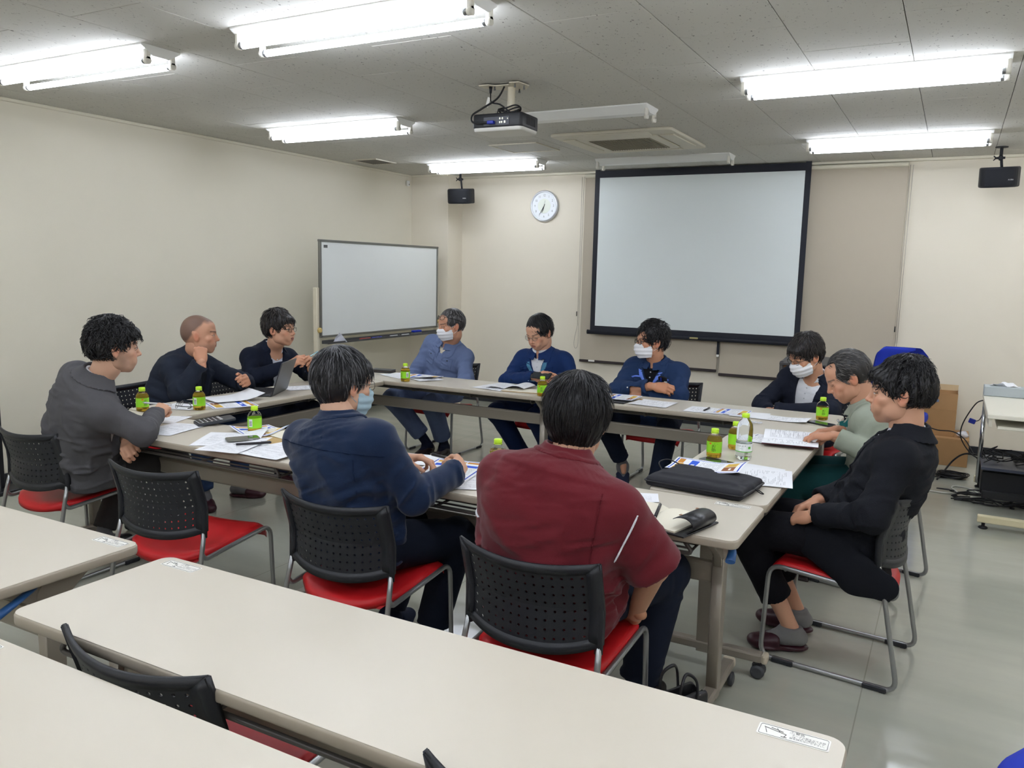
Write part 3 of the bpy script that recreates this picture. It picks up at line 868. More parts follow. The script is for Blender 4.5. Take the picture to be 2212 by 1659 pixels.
# ---- hand -------------------------------------------------------------------
def hand_sdf(W, fdir, dorsal, side, curl=(0.3, 0.35, 0.4, 0.45), thumb=0.3, spread=0.06, sc_=1.0, index=None):
    """W wrist point; fdir finger direction; dorsal back-of-hand normal; side +1 right hand, -1 left"""
    y = nrm(fdir); z = nrm(V3(dorsal)-y*float(V3(dorsal)@y)); x = np.cross(y, z)   # x towards little finger for right hand palm down -> flip
    tx = -x*side    # thumb side
    S = Sdf()
    P = lambda a, b, c: W+(tx*a+y*b+z*c)*sc_
    R = np.stack([tx, y, z], 1)
    S.cap(P(0, -0.03, 0), P(0, 0.012, 0), 0.026*sc_, 0.026*sc_, k=0.015, flat=z, ff=0.74)
    for fx, q in ((0.024, 0.0), (0.008, 0.002), (-0.008, 0.001), (-0.024, -0.004)):
        S.cap(P(fx*0.55, 0.012, 0), P(fx*1.1, 0.080+q, 0.002), 0.0145*sc_, 0.0125*sc_, k=0.012)
    S.ell(P(0.022, 0.035, -0.010), (0.016*sc_, 0.026*sc_, 0.013*sc_), R, k=0.012)
    S.ell(P(-0.024, 0.035, -0.008), (0.012*sc_, 0.028*sc_, 0.012*sc_), R, k=0.012)
    base = [(0.028, 0.084, 0.002), (0.0095, 0.088, 0.004), (-0.0095, 0.085, 0.003), (-0.027, 0.076, 0.0)]
    lens = [(0.043, 0.025, 0.020), (0.047, 0.028, 0.021), (0.043, 0.026, 0.020), (0.034, 0.020, 0.018)]
    rad = [0.0092, 0.0094, 0.0089, 0.0080]
    for i in range(4):
        c = curl[i]; p = P(*base[i]); ang = c*1.1
        sp = spread*(1.5-i)
        dx = math.sin(sp)
        for j, (l, m_) in enumerate(zip(lens[i], (1.0, 1.25, 0.8))):
            if j: ang += c*1.35*m_
            d = y*math.cos(ang)-z*math.sin(ang)+tx*dx*math.cos(ang)
            q = p+nrm(d)*l*sc_
            r = rad[i]*sc_*(1-0.10*j)
            S.cap(p, q, r, r*0.92, k=0.006 if j else 0.010)
            p = q
    p = P(0.024, 0.022, -0.008)
    a0 = 0.75-0.35*thumb
    for j, (l, r) in enumerate(((0.040, 0.0125), (0.032, 0.0105), (0.026, 0.0095))):
        d = tx*math.sin(a0)*(1-0.45*thumb)+y*math.cos(a0)-z*(0.25+thumb*0.75)*(0.6+0.4*j)
        q = p+nrm(d)*l*sc_
        S.cap(p, q, r*sc_, r*0.9*sc_, k=0.010 if j == 0 else 0.005)
        p = q; a0 -= 0.30+0.5*thumb
    return S

# ---- head -------------------------------------------------------------------
def head_frame(H, yaw, pitch=0.0, roll=0.0):
    ya, pi_, ro = math.radians(yaw), math.radians(pitch), math.radians(roll)
    f = V3(math.cos(ya)*math.cos(pi_), math.sin(ya)*math.cos(pi_), -math.sin(pi_))
    x = nrm(np.cross(f, (0, 0, 1))); z = np.cross(x, f)
    x2 = x*math.cos(ro)+z*math.sin(ro); z2 = -x*math.sin(ro)+z*math.cos(ro)
    return np.stack([x2, f, z2], 1).astype(f4)

def head_sdf(fat=1.0, jaw=1.0, nose=1.0, look=0.0, smile=0.0, brow=1.0):
    S = Sdf()
    S.ell((0, -0.016, 0.032), (0.0745, 0.093, 0.086), k=0.03)
    S.ell((0, -0.030, 0.0), (0.070, 0.075, 0.070), k=0.03)
    S.ell((0, 0.026, -0.030), (0.0605*fat, 0.066, 0.080), k=0.03)
    S.ell((0, 0.050, 0.045), (0.056, 0.038, 0.040), k=0.03)
    S.ell((0, 0.046, -0.085), (0.034*jaw, 0.034, 0.024), k=0.022)
    S.ell((0, 0.066, -0.100), (0.018, 0.014, 0.013), k=0.016)
    for s in (-1, 1):
        S.ell((s*0.046*fat, 0.010, -0.068), (0.018*jaw, 0.034, 0.026), k=0.025)
        S.ell((s*0.042*fat, 0.060, -0.024), (0.021, 0.019, 0.017), k=0.018)
        S.ell((s*0.030, 0.076, -0.052), (0.020, 0.014, 0.022), k=0.018)
    S.ell((0, 0.078, -0.066), (0.030, 0.018, 0.024), k=0.018)
    S.ell((0, 0.084, 0.020), (0.046, 0.010, 0.009*brow), k=0.014)
    for s in (-1, 1):
        S.ell((s*0.031, 0.103, 0.002), (0.019, 0.016, 0.012), k=0.012, kind='s')
        S.ell((s*0.031, 0.0775, -0.001), (0.0155, 0.0125, 0.0118), k=0.004)
        S.ell((s*0.031, 0.0795, 0.0075), (0.0175, 0.0110, 0.0045), k=0.004)
    S.cap((0, 0.088, 0.010), (0, 0.1055*nose, -0.026), 0.0075, 0.0095, k=0.010)
    S.ell((0, 0.1075*nose, -0.030), (0.0105, 0.0105, 0.0085), k=0.006)
    for s in (-1, 1):
        S.ell((s*0.0125, 0.097, -0.034), (0.0075, 0.0095, 0.0068), k=0.005)
        S.ell((s*0.0062, 0.102, -0.0405), (0.0034, 0.0045, 0.0035), k=0.002, kind='s')
    S.cap((0, 0.096, -0.042), (0, 0.093, -0.050), 0.004, 0.004, k=0.006)
    S.cap((-0.014, 0.0905, -0.0585), (0.014, 0.0905, -0.0585), 0.0048, 0.0048, k=0.006)
    S.ell((0, 0.0930, -0.0575), (0.013, 0.006, 0.0050), k=0.005)
    S.ell((0, 0.0915, -0.0690), (0.0155, 0.0070, 0.0055), k=0.005)
    S.rbox((0, 0.101, -0.0632), (0.020, 0.0045, 0.0007), rad=0.0006, k=0.0025, kind='s')
    S.ell((0, 0.095, -0.0815), (0.018, 0.008, 0.006), k=0.008, kind='s')
    for s in (-1, 1):   # ears
        a = 0.30
        R = np.array([[math.cos(0.35*s), -math.sin(0.35*s), 0], [math.sin(0.35*s), math.cos(0.35*s), 0], [0, 0, 1]], f4)
        T = np.array([[1, 0, 0], [0, math.cos(0.2), -math.sin(0.2)], [0, math.sin(0.2), math.cos(0.2)]], f4)
        RR = R@T
        S.ell((s*0.0775, -0.010, -0.012), (0.0075, 0.0185, 0.031), RR, k=0.006)
        S.ell((s*0.0855, -0.008, -0.006), (0.0050, 0.0115, 0.020), RR, k=0.004, kind='s')
        S.ell((s*0.0765, 0.004, -0.014), (0.006, 0.005, 0.008), RR, k=0.004)
    return S

def head_colors(P, skin, o):
    """P local; returns linear rgb: lips, brows, eyes, beard"""
    n = len(P); C = np.tile(np.array(srgb(*skin)[:3], f4), (n, 1))
    x, y, z = P[:, 0], P[:, 1], P[:, 2]
    def mixc(rgb, m):
        m = np.clip(m, 0, 1)[:, None]; C[:] = C*(1-m)+np.array(srgb(*rgb)[:3], f4)*m
    g = lambda cx, cy, cz, rx, ry, rz: np.exp(-(((x-cx)/rx)**2+((y-cy)/ry)**2+((z-cz)/rz)**2))
    red = (min(255, skin[0]+4), int(skin[1]*0.84), int(skin[2]*0.80))
    for s in (-1, 1):
        mixc(red, 0.55*g(s*0.044, 0.07, -0.028, 0.018, 0.03, 0.016)); mixc(red, 0.8*g(s*0.082, -0.008, -0.012, 0.012, 0.02, 0.03))
    mixc(red, 0.6*g(0, 0.108, -0.032, 0.014, 0.012, 0.012))
    if o.get('stub'):
        mixc(o['stub'], o.get('stubk', 0.4)*np.clip((y > 0.005)*1.0, 0, 1)*np.clip((-0.050-z)/0.012, 0, 1)+0*x)
        mixc(o['stub'], o.get('stubk', 0.4)*0.7*g(0, 0.095, -0.049, 0.022, 0.02, 0.005))
    if o.get('beard'):
        mixc(o['beard'], 0.95*g(0, 0.082, -0.098, 0.020, 0.03, 0.014)); mixc(o['beard'], 0.75*g(0, 0.096, -0.049, 0.022, 0.02, 0.0045))
        for s in (-1, 1): mixc(o['beard'], 0.55*g(s*0.062, 0.022, -0.055, 0.02, 0.03, 0.04))
    lip = o.get('lip', (168, 98, 88))
    m = ((np.abs(x) < 0.0185-1.1*np.abs(z+0.0632)+0.003) & (y > 0.084) & (z > -0.0745) & (z < -0.0535)).astype(f4)
    mixc(lip, m*0.75)
    mixc((70, 36, 34), ((np.abs(x) < 0.0185) & (y > 0.082) & (np.abs(z+0.0633) < 0.0016)).astype(f4)*0.85)
    br = o.get('brow', (38, 32, 30))
    for s in (-1, 1):
        xx = s*x; arch = 0.0195+0.18*np.clip(xx-0.016, 0, 1)-4.5*np.clip(xx-0.034, 0, 1)**2*2
        mixc(br, ((xx > 0.013) & (xx < 0.054) & (y > 0.05)).astype(f4)*np.exp(-((z-arch)/0.0038)**2)*0.85)
        ey = ((xx-0.031)/0.0145)**2+((z+0.0015)/ (0.0042*o.get('open', 1.0)))**2
        fr = (y > 0.074)
        if o.get('open', 1.0) > 0.25:
            mixc((222, 214, 206), ((ey < 1) & fr).astype(f4))
            gx = o.get('gaze', 0.0)*0.006
            mixc((30, 22, 18), (((x-s*0.031-gx)**2+(z+0.0012)**2 < 0.0050**2) & (ey < 1.1) & fr).astype(f4))
        mixc((48, 34, 30), ((ey >= 0.75) & (ey < 1.9) & (z > -0.0035+0.0015) & fr).astype(f4)*0.8)
        if o.get('open', 1.0) <= 0.25:
            mixc((52, 36, 32), (((xx-0.031)/0.015)**2 < 1).astype(f4)*fr*np.exp(-((z+0.0055+60*(xx-0.031)**2*-0.4)/0.0015)**2)*0.85)
    return C

def hair_sdf(st):
    """hair cap in head space; st: thick, top, front (hairline z), nape, side"""
    th = st.get('thick', 0.012); top = st.get('top', 0.01)
    S = Sdf()
    S.ell((0, -0.018+st.get('fwd', 0.0), 0.034+top*0.4), (0.0745+th, 0.094+th, 0.086+th*0.6+top), k=0.02)
    S.ell((0, -0.036, -0.002), (0.0695+th, 0.068+th*0.8, 0.068+st.get('nape', 0.0)), k=0.03)
    if st.get('fringe'):
        S.ell((0, 0.058, 0.062), (0.060, 0.040+st['fringe'], 0.034), k=0.02)
    fz = st.get('front', 0.052)
    # carve the face
    S.ell((0, 0.118, fz-0.100), (0.077+st.get('temple', 0.0), 0.096, 0.103), k=0.006, kind='s')
    for s in (-1, 1):
        S.ell((s*0.090, 0.016, -0.048), (0.036, 0.046, 0.050), k=0.006, kind='s')
        S.ell((s*0.085, -0.010, -0.014), (0.020, 0.021, 0.030), k=0.006, kind='s')
    S.rbox((0, 0.0, -0.165-st.get('nape', 0.0)+st.get('cut', 0.0)), (0.15, 0.15, 0.085), rad=0.01, k=0.01, kind='s')
    S.ell((0, 0.06, -0.075), (0.12, 0.105, 0.070), k=0.01, kind='s')
    if st.get('recede'):
        for s in (-1, 1): S.ell((s*0.040, 0.078, 0.075), (0.026, 0.050, 0.034), k=0.01, kind='s')
    a = st.get('lump', 0.003)
    def fn(X, Y, Z):
        r = np.sqrt(X*X+(Y+0.03)**2+1e-6); th_ = np.arctan2(X, Y+0.03)
        return -a*(noise3(th_*st.get('fq', 9)+20+r*12, r*22+9+Z*8, Z*26+th_*3+9)) - a*0.5*noise3(th_*24+40, r*18+9, Z*20+9)
    S.add(fn, (-0.13, -0.16, -0.16), (0.13, 0.14, 0.17), 0, 'd')
    return S

def hair_locks(P, N, st, rs, vol):
    """tapered strand bundles running from the crown over the cap"""
    n = st.get('locks', 500); L0 = st.get('len', 0.035); wd = st.get('w', 0.0035); curl = st.get('curl', 0.15); lift = st.get('lift', 0.10)
    wh = V3(st.get('whorl', (0.0, -0.045, 0.115)))
    idx = rs.randint(0, len(P), n)
    keep = [i for i in idx if P[i][2] > -0.2 and N[i]@nrm(P[i]-V3(0, -0.02, 0.02)) > 0.25]
    VV = []; QQ = []; CC = []
    c0 = V3(0, -0.020, 0.02)
    comb = st.get('comb')
    for i in keep:
        p = P[i].copy(); nn = N[i]
        d = p-wh; d = nrm(d-nn*float(d@nn))
        dn = V3(0, 0, -1); dn = dn-nn*float(dn@nn)
        d = nrm(d*1.0+dn*st.get('down', 0.6)+rs.randn(3).astype(f4)*st.get('mess', 0.18))
        if comb is not None: d = nrm(d*0.5+V3(comb)-nn*float(V3(comb)@nn))
        L = L0*(0.6+0.8*rs.rand()); seg = 5; r0 = float(np.linalg.norm(p-c0))
        pts = []; q = p-nn*0.003; ph = rs.rand()*6.28; dirv = d.copy()
        side0 = nrm(np.cross(nn, d)); lf = lift*(0.3+rs.rand()*1.2)
        for k in range(seg+1):
            s = k/seg
            pts.append(q+side0*math.sin(ph+s*5.0)*curl*0.02*s+nn*(lf*L*math.sin(s*2.2)*0.6))
            nn2 = nrm(q-c0); dirv = nrm(dirv-nn2*float(dirv@nn2)*0.9+V3(0, 0, -1)*0.10*st.get('down', 0.6))
            q = q+dirv*L/seg
        tone = rs.rand(); base = len(VV)
        for k in range(seg+1):
            s = k/seg; w2 = wd*(0.55+0.45*math.sin(min(s*1.6+0.5, 3.1)))*(1-s**3*0.9)
            nn2 = nrm(pts[k]-c0)
            tg = nrm(pts[min(k+1, seg)]-pts[max(k-1, 0)]); sd = nrm(np.cross(nn2, tg))
            VV += [pts[k]-sd*w2, pts[k]+nn2*w2*0.7, pts[k]+sd*w2, pts[k]-nn2*w2*0.5]; CC += [tone]*4
        for k in range(seg):
            a = base+k*4
            for e in range(4): QQ.append((a+e, a+(e+1) % 4, a+4+(e+1) % 4, a+4+e))
        QQ.append((base+3, base+2, base+1, base)); e = base+seg*4; QQ.append((e, e+1, e+2, e+3))
    return np.array(VV, f4).reshape(-1, 3), np.array(QQ, np.int32).reshape(-1, 4), np.array(CC, f4)

def vnormals(P, Q):
    N = np.zeros_like(P); a, b, c = P[Q[:, 0]], P[Q[:, 1]], P[Q[:, 2]]
    fn = np.cross(b-a, c-a)
    for k in range(4): np.add.at(N, Q[:, k], fn)
    return N/(np.linalg.norm(N, axis=1, keepdims=True)+1e-12)
# ------------------------------------------------------------------ things on and near the back wall
M_scrf = mat('screen_frame_black', (22, 25, 36), rough=0.6)
M_scrw = mat('screen_white_fabric', (222, 228, 226), rough=0.8, spec=0.1)
M_blind = mat('blind_taupe', (188, 178, 160), rough=0.85, spec=0.1, bump=0.2, bscale=500)
M_rail = mat('blind_rail_brown', (52, 44, 44), rough=0.5)
M_chain = mat('ball_chain', (168, 160, 146), rough=0.4)
M_brass = mat('brass', (190, 180, 130), rough=0.35, metal=0.8)
M_spk = mat('speaker_black', (28, 30, 35), rough=0.6, bump=0.2, bscale=700)
M_chrome = mat('chrome', (190, 192, 196), rough=0.15, metal=1.0)
M_alu = mat('whiteboard_aluminium', (120, 120, 114), rough=0.4, metal=0.5)
M_wb = mat('whiteboard_enamel', (226, 229, 226), rough=0.25)
M_cream = mat('cream_enamel', (214, 206, 184), rough=0.4)
M_knobm = mat('mustard_knob', (198, 172, 106), rough=0.5)
M_cable = mat('cable_black', (20, 20, 24), rough=0.5)
M_cabg = mat('cable_grey', (196, 196, 186), rough=0.5)
M_grill = mat('ac_filter', (150, 144, 126), rough=0.8)
M_acw = mat('ac_ivory', (214, 208, 190), rough=0.5)
M_vent = mat('vent_mesh', (118, 112, 100), rough=0.7)
M_card = mat('cardboard', (176, 136, 92), rough=0.8, bump=0.2, bscale=60, var=0.05)
M_cardi = mat('cardboard_inner', (206, 180, 140), rough=0.8)
M_tapeb = mat('blue_tape', (120, 138, 168), rough=0.5)
M_navy = mat('chair_blue_fabric', (30, 52, 170), rough=0.9, bump=0.3, bscale=800)
M_dnavy = mat('stool_navy_fabric', (28, 34, 60), rough=0.9, bump=0.3, bscale=800)
M_blkp = mat('black_plastic', (26, 27, 31), rough=0.45)
M_leath = mat('black_leather', (30, 30, 33), rough=0.32, bump=0.25, bscale=300)

# blinds
def blind(x0, x1, zb, label, cable_x):
    t = empty('roller_blind', label, 'blind', ((x0+x1)/2, 8.055, 0), 0, 'roller blinds behind the screen')
    w = x1-x0; cx = 0
    b = MB(); b.box((0, 0, (CEIL-0.03+zb)/2), (w, 0.002, CEIL-0.03-zb)); b.build('fabric', M_blind, t)
    MB().tube([(-w/2, -0.005, CEIL-0.05), (w/2, -0.005, CEIL-0.05)], 0.020, n=14).build('roller', M_trim, t)
    MB().box((0, -0.002, zb), (w+0.006, 0.014, 0.028), bev=0.004).build('bottom_rail', M_rail, t)
    c = MB()
    for dx in (0.0, 0.022):
        c.tube([(cable_x-(x0+x1)/2+dx, -0.030, CEIL-0.06), (cable_x-(x0+x1)/2+dx*0.6+0.0, -0.032, 0.95)], 0.0022, n=5)
    c.tube(catmull([(cable_x-(x0+x1)/2, -0.032, 0.95), (cable_x-(x0+x1)/2-0.03, -0.034, 0.80), (cable_x-(x0+x1)/2-0.028, -0.034, 0.72), (cable_x-(x0+x1)/2-0.005, -0.033, 0.705), (cable_x-(x0+x1)/2+0.013, -0.032, 0.76), (cable_x-(x0+x1)/2+0.013, -0.032, 0.95)], 5), 0.0022, n=5)
    c.build('pull_chain', M_chain, t)
    MB().tube([(cable_x-(x0+x1)/2-0.012, -0.033, 1.10), (cable_x-(x0+x1)/2-0.012, -0.033, 1.05)], 0.005, n=6).build('chain_clip', M_blkp, t)
    return t
b1 = blind(-3.52, -2.035, 0.572, 'taupe roller blind whose bottom rail ends left of the black strap', -3.545)
MB().box((-0.60, -0.0095, 0.578), (0.07, 0.002, 0.018)).build('rail_label', M_stick, b1)
blind(-2.005, -0.45, 0.540, 'taupe roller blind reaching past the right side of the screen', -0.435)
tp = empty('hanging_strap', 'short black strap with a white end hanging below the screen', 'strap', (-2.02, 8.03, 0))
MB().box((0, 0, 0.84), (0.024, 0.004, 0.20)).build('webbing', M_scrf, tp)
MB().box((0, -0.001, 0.728), (0.024, 0.006, 0.022)).build('strap_end', M_stick, tp)

# projection screen
s = empty('projection_screen', 'white pull-down projection screen with wide black border', 'screen', (-2.31, 7.98, 0))
xl, xr = -1.015, 1.010
zt, zb = 2.487, 0.962
MB().box(((xl+xr)/2, 0, (zt+zb)/2), (xr-xl, 0.003, zt-zb)).build('white_surface', M_scrw, s)
f = MB(); bw = 0.052
f.box((xl-bw/2, -0.001, (CEIL+0.90)/2), (bw, 0.004, CEIL-0.90)); f.box((xr+bw/2, -0.001, (CEIL+0.90)/2), (bw, 0.004, CEIL-0.90))
f.box(((xl+xr)/2, -0.001, (CEIL-0.01+zt)/2), (xr-xl+0.001, 0.004, CEIL-0.01-zt)); f.box(((xl+xr)/2, -0.001, (zb+0.90)/2), (xr-xl+0.001, 0.004, zb-0.90))
f.build('black_border', M_scrf, s)
MB().tube([(xl-bw-0.02, -0.004, 0.893), (xr+bw+0.02, -0.004, 0.893)], (0.016, 0.022), n=12, flat=(0, 1, 0)).build('weight_bar', M_scrf, s)
MB().tube([(xl-bw-0.032, -0.004, 0.893), (xl-bw-0.018, -0.004, 0.893)], (0.018, 0.024), n=12, flat=(0, 1, 0)).build('bar_cap', M_blkp, s)
h = MB(); h.box((0.06, -0.022, 0.893), (0.085, 0.010, 0.018), bev=0.004); h.build('pull_handle', M_brass, s)
MB().tube(arc_path([(-0.045, -0.012, 0.875), (-0.045, -0.012, 0.845), (0.045, -0.012, 0.845), (0.045, -0.012, 0.875)], 0.01), 0.0016, n=5).build('pull_loop', M_chain, s)

# clock
c = empty('wall_clock', 'round white wall clock with silver rim reading 6:35', 'clock', (-4.005, 8.10, 2.222))
RX = Matrix.Rotation(PI/2, 4, 'X')
MB().lathe([(0.155, 0.0), (0.168, 0.010), (0.168, 0.030), (0.160, 0.042), (0.150, 0.044), (0.147, 0.036), (0.147, 0.029)], n=48, M=RX, caps=False).build('rim', mat('clock_rim', (205, 208, 212), rough=0.3, metal=0.6), c)
dial = MB().lathe([(0.149, 0.030), (0.0001, 0.0305)], n=48, M=RX, smooth=False).build('dial', mat('clock_dial', (232, 236, 238), rough=0.4), c)
MB().lathe([(0.078, 0.0312), (0.0001, 0.0314)], n=40, M=RX, smooth=False, caps=False).build('inner_disc', mat('clock_centre', (226, 232, 218), rough=0.4), dial)
for k in range(1, 13):
    a = math.radians(90-30*k)
    text_obj('numeral', str(k), 0.036, Matrix.Translation((0.112*math.cos(a), -0.0325, 0.112*math.sin(a))) @ RX, M_inkg, dial, sx=0.75)
def hand_(name, deg, L, wd, y):
    a = math.radians(90-deg); M = Matrix.Translation((0, y, 0)) @ Matrix.Rotation(-a, 4, 'Y')
    b = MB(); b.poly_prism([(-0.022, -wd*0.4), (L*0.55, -wd), (L, -0.0008), (L, 0.0008), (L*0.55, wd), (-0.022, wd*0.4)], -0.0006, 0.0006, M=M @ RX)
    b.build(name, M_ink, c)
hand_('hour_hand', 197.5, 0.072, 0.0045, -0.034); hand_('minute_hand', 210, 0.105, 0.003, -0.037)
hand_('second_hand', 15, 0.06, 0.0008, -0.0395)

# ceiling speakers
def speaker(x, y, z, rz, tiltx, label):
    t = empty('loudspeaker', label, 'speaker', (x, y, z), math.radians(rz), 'black ceiling loudspeakers')
    R = Matrix.Rotation(tiltx, 4, 'X')
    pr = []
    W, D = 0.285, 0.17
    pts = [(-W/2, 0.06), (-W/2+0.02, -0.055), (-0.08, -0.098), (0.0, -0.106), (0.08, -0.098), (W/2-0.02, -0.055), (W/2, 0.06), (W/2-0.05, 0.085), (-W/2+0.05, 0.085)]
    MB().poly_prism(list(reversed(pts))[::-1], -0.078, 0.078, bev=0.012, M=R).build('cabinet', M_spk, t)
    g = MB(); pts2 = [(-W/2+0.016, -0.050), (-0.08, -0.101), (0, -0.1095), (0.08, -0.101), (W/2-0.016, -0.050), (W/2-0.03, -0.03), (0, -0.08), (-W/2+0.03, -0.03)]
    g.poly_prism(pts2, -0.066, 0.066, bev=0.003, M=R); g.build('front_grille', mat('speaker_grille', (22, 24, 29), rough=0.8, bump=0.5, bscale=1500), t)
    text_obj('badge', 'AURA', 0.014, R @ Matrix.Translation((0.085, -0.1085, -0.02)) @ Matrix.Rotation(0.12, 4, 'Z') @ RX, mat('badge_white', (225, 225, 225)), t)
    zt_ = CEIL-z
    b = MB(); b.tube([(0, 0.0, zt_-0.003), (0, 0, zt_-0.075)], 0.012, n=10); b.lathe([(0.045, zt_-0.006), (0.045, zt_)], n=20)
    b.box((0, 0, zt_-0.085), (0.03, 0.05, 0.035), bev=0.005); b.tube([(-0.03, 0, zt_-0.085), (0.03, 0, zt_-0.085)], 0.009, n=8)
    b.tube([(0.005, 0.01, zt_-0.10), (0.012, 0.02, 0.075)], 0.010, n=8)
    for e in (-1, 1): b.tube([(-0.032, 0, zt_-0.085), (-0.050, 0, zt_-0.085+0.018*e)], [0.006, 0.0035], n=7)
    b.build('ceiling_bracket', M_spk, t)
speaker(-4.80, 7.62, 2.305, 12, 0.12, 'black loudspeaker hanging by the corner pillar above the seated men')
speaker(0.225, 7.60, 2.335, -4, 0.12, 'black loudspeaker hanging at the right end of the back wall')

# whiteboard on its stand
wbd = empty('whiteboard', 'rolling whiteboard with grey frame standing against the left wall', 'whiteboard', (-5.05, 6.60, 0), math.radians(-90))
# local x runs towards the camera side -y world ; local y towards -x... (rz=-90: x->-y, y->x)
Lx = 0.94
b = MB(); b.box((0, 0.0, 1.315), (Lx*2, 0.02, 0.87)); b.build('board_surface', M_wb, wbd)
f = MB()
for z in (0.885, 1.75): f.box((0, 0.004, z), (Lx*2+0.03, 0.030, 0.020), bev=0.003)
for x in (-Lx, Lx): f.box((x, 0.004, 1.317), (0.020, 0.030, 0.88), bev=0.003)
f.build('frame', M_alu, wbd)
MB().box((Lx-0.07, 0.0115, 1.70), (0.05, 0.002, 0.026)).build('maker_plate', M_dark, wbd)
for x in (-Lx-0.028, Lx+0.028):
    b = MB(); b.box((x, -0.02, 0.68), (0.035, 0.05, 1.30), bev=0.006); b.build('stand_post', M_cream, wbd)
    b = MB(); b.box((x, 0.0, 0.045), (0.04, 0.62, 0.04), bev=0.006); b.build('stand_foot', M_cream, wbd)
    for q in (-0.28, 0.28):
        MB().lathe([(0.022, -0.012), (0.026, 0), (0.022, 0.012)], n=14, M=Matrix.Translation((x, q, 0.026)) @ Matrix.Rotation(PI/2, 4, 'Y')).build('caster', M_cast, wbd)
    MB().lathe([(0.018, 0.0), (0.024, 0.006), (0.024, 0.022), (0.016, 0.03)], n=18, M=Matrix.Translation((x, 0.005, 0.945)) @ Matrix.Rotation(-PI/2, 4, 'X')).build('clamp_knob', M_knobm, wbd)
tr_ = MB(); tr_.box((0, 0.050, 0.822), (Lx*2-0.02, 0.075, 0.006)); tr_.box((0, 0.088, 0.829), (Lx*2-0.02, 0.005, 0.018)); tr_.box((0, 0.012, 0.835), (Lx*2-0.02, 0.004, 0.03))
tr_.build('pen_tray', mat('tray_dark', (74, 74, 74), rough=0.5), wbd)
def wb_item(name, label, cat, y, col, L=0.12, group=None, cap=None):
    t = empty(name, label, cat, (-4.998, y, 0.8335), 0, group)
    MB().tube([(0, -L/2, 0), (0, L/2, 0)], 0.008, n=10).build('barrel', mat('marker_'+str(col), col, rough=0.4), t)
    MB().tube([(0, L/2, 0), (0, L/2+0.035, 0)], 0.0092, n=10).build('cap', mat('marker_cap_'+str(cap or col), cap or col, rough=0.4), t)
wb_item('marker', 'red whiteboard marker lying on the whiteboard tray', 'marker', 6.22, (180, 60, 50), group='markers on the whiteboard tray', cap=(160, 50, 44))
wb_item('marker', 'blue whiteboard marker lying on the whiteboard tray', 'marker', 6.40, (50, 60, 160), group='markers on the whiteboard tray')
wb_item('marker', 'white-barrelled marker nearer the red one on the whiteboard tray', 'marker', 6.70, (222, 222, 222), group='markers on the whiteboard tray', cap=(30, 30, 34))
wb_item('marker', 'white-barrelled marker right beside the blue eraser', 'marker', 6.90, (222, 222, 222), group='markers on the whiteboard tray', cap=(30, 30, 34))
er = empty('board_eraser', 'blue eraser on the whiteboard tray', 'eraser', (-4.998, 7.10, 0.825))
MB().box((0, 0, 0.012), (0.05, 0.13, 0.024), bev=0.004).build('felt', M_inkg, er)
MB().box((0, 0, 0.034), (0.05, 0.13, 0.022), bev=0.008, seg=2).build('grip', M_navy, er)
pk = empty('plastic_packet', 'small crumpled clear packet standing on the near end of the whiteboard tray', 'packet', (-4.998, 5.86, 0.825))
b = MB(); b.grid(lambda u, v: ((u-0.5)*0.05*(1-v)+0.006*math.sin(v*9+u*5), (u-0.5)*0.13*(1-v*0.9)+0.01*math.sin(u*6), v*0.085), 6, 6)
b.grid(lambda u, v: (0.02+(u-0.5)*0.05*(1-v), (u-0.5)*0.12*(1-v*0.95), v*0.078), 6, 6)
b.build('packet_film', mat('clear_film', (226, 228, 238), rough=0.12, alpha=0.75, spec=0.8), pk)

# projector
p = empty('ceiling_projector', 'black and white projector hanging from the ceiling', 'projector', (-2.345, 4.20, 2.345), math.radians(2)); p.scale = (0.80, 0.80, 1.0)
b = MB(); b.poly_prism(rrect(0.385, 0.28, 0.03, 4), -0.048, -0.012, bev=0.012); b.build('lower_case', mat('projector_white', (206, 204, 196), rough=0.4), p)
b = MB(); b.poly_prism(rrect(0.392, 0.287, 0.03, 4), -0.030, 0.048, bev=0.008); uc = b.build('upper_case', M_blkp, p)
b = MB(); b.box((0.0, -0.1445, 0.004), (0.20, 0.004, 0.045)); b.build('connector_panel', mat('port_panel', (66, 68, 76), rough=0.4), p)
b = MB()
for i, (x, z, r) in enumerate(((0.03, 0.016, 0.006), (0.05, 0.016, 0.006), (0.03, -0.004, 0.006), (0.045, -0.004, 0.006), (0.09, 0.014, 0.004))):
    b.lathe([(r, 0), (r, 0.004)], n=10, M=Matrix.Translation((x, -0.1465, z)) @ RX)
b.box((0.068, -0.148, -0.003), (0.012, 0.003, 0.012)); b.build('ports', mat('port_metal', (200, 198, 180), rough=0.3, metal=0.5), p)
b = MB(); b.box((-0.035, -0.160, -0.004), (0.05, 0.03, 0.018), bev=0.003); b.build('video_plug', mat('vga_blue', (20, 40, 150), rough=0.4), p)
b = MB()
for k in range(7): b.box((0.197, -0.06+0.022*k, 0.010), (0.003, 0.012, 0.045))
b.build('side_vent', M_cable, p)
MB().lathe([(0.045, 0), (0.045, 0.010), (0.034, 0.012)], n=24, M=Matrix.Translation((-0.09, 0.143, 0.0)) @ Matrix.Rotation(-PI/2, 4, 'X')).build('lens_ring', M_spk, p)
ct = CEIL-2.345
mt_ = MB(); mt_.tube([(0.03, 0.02, ct-0.01), (0.03, 0.02, 0.048)], 0.028, n=18)
mt_.poly_prism([(-0.17, -0.10), (-0.09, -0.10), (-0.06, -0.06), (0.05, -0.06), (0.08, -0.12), (0.15, -0.11), (0.17, 0.02), (0.10, 0.12), (-0.05, 0.10), (-0.17, -0.02)], ct-0.014, ct-0.009)
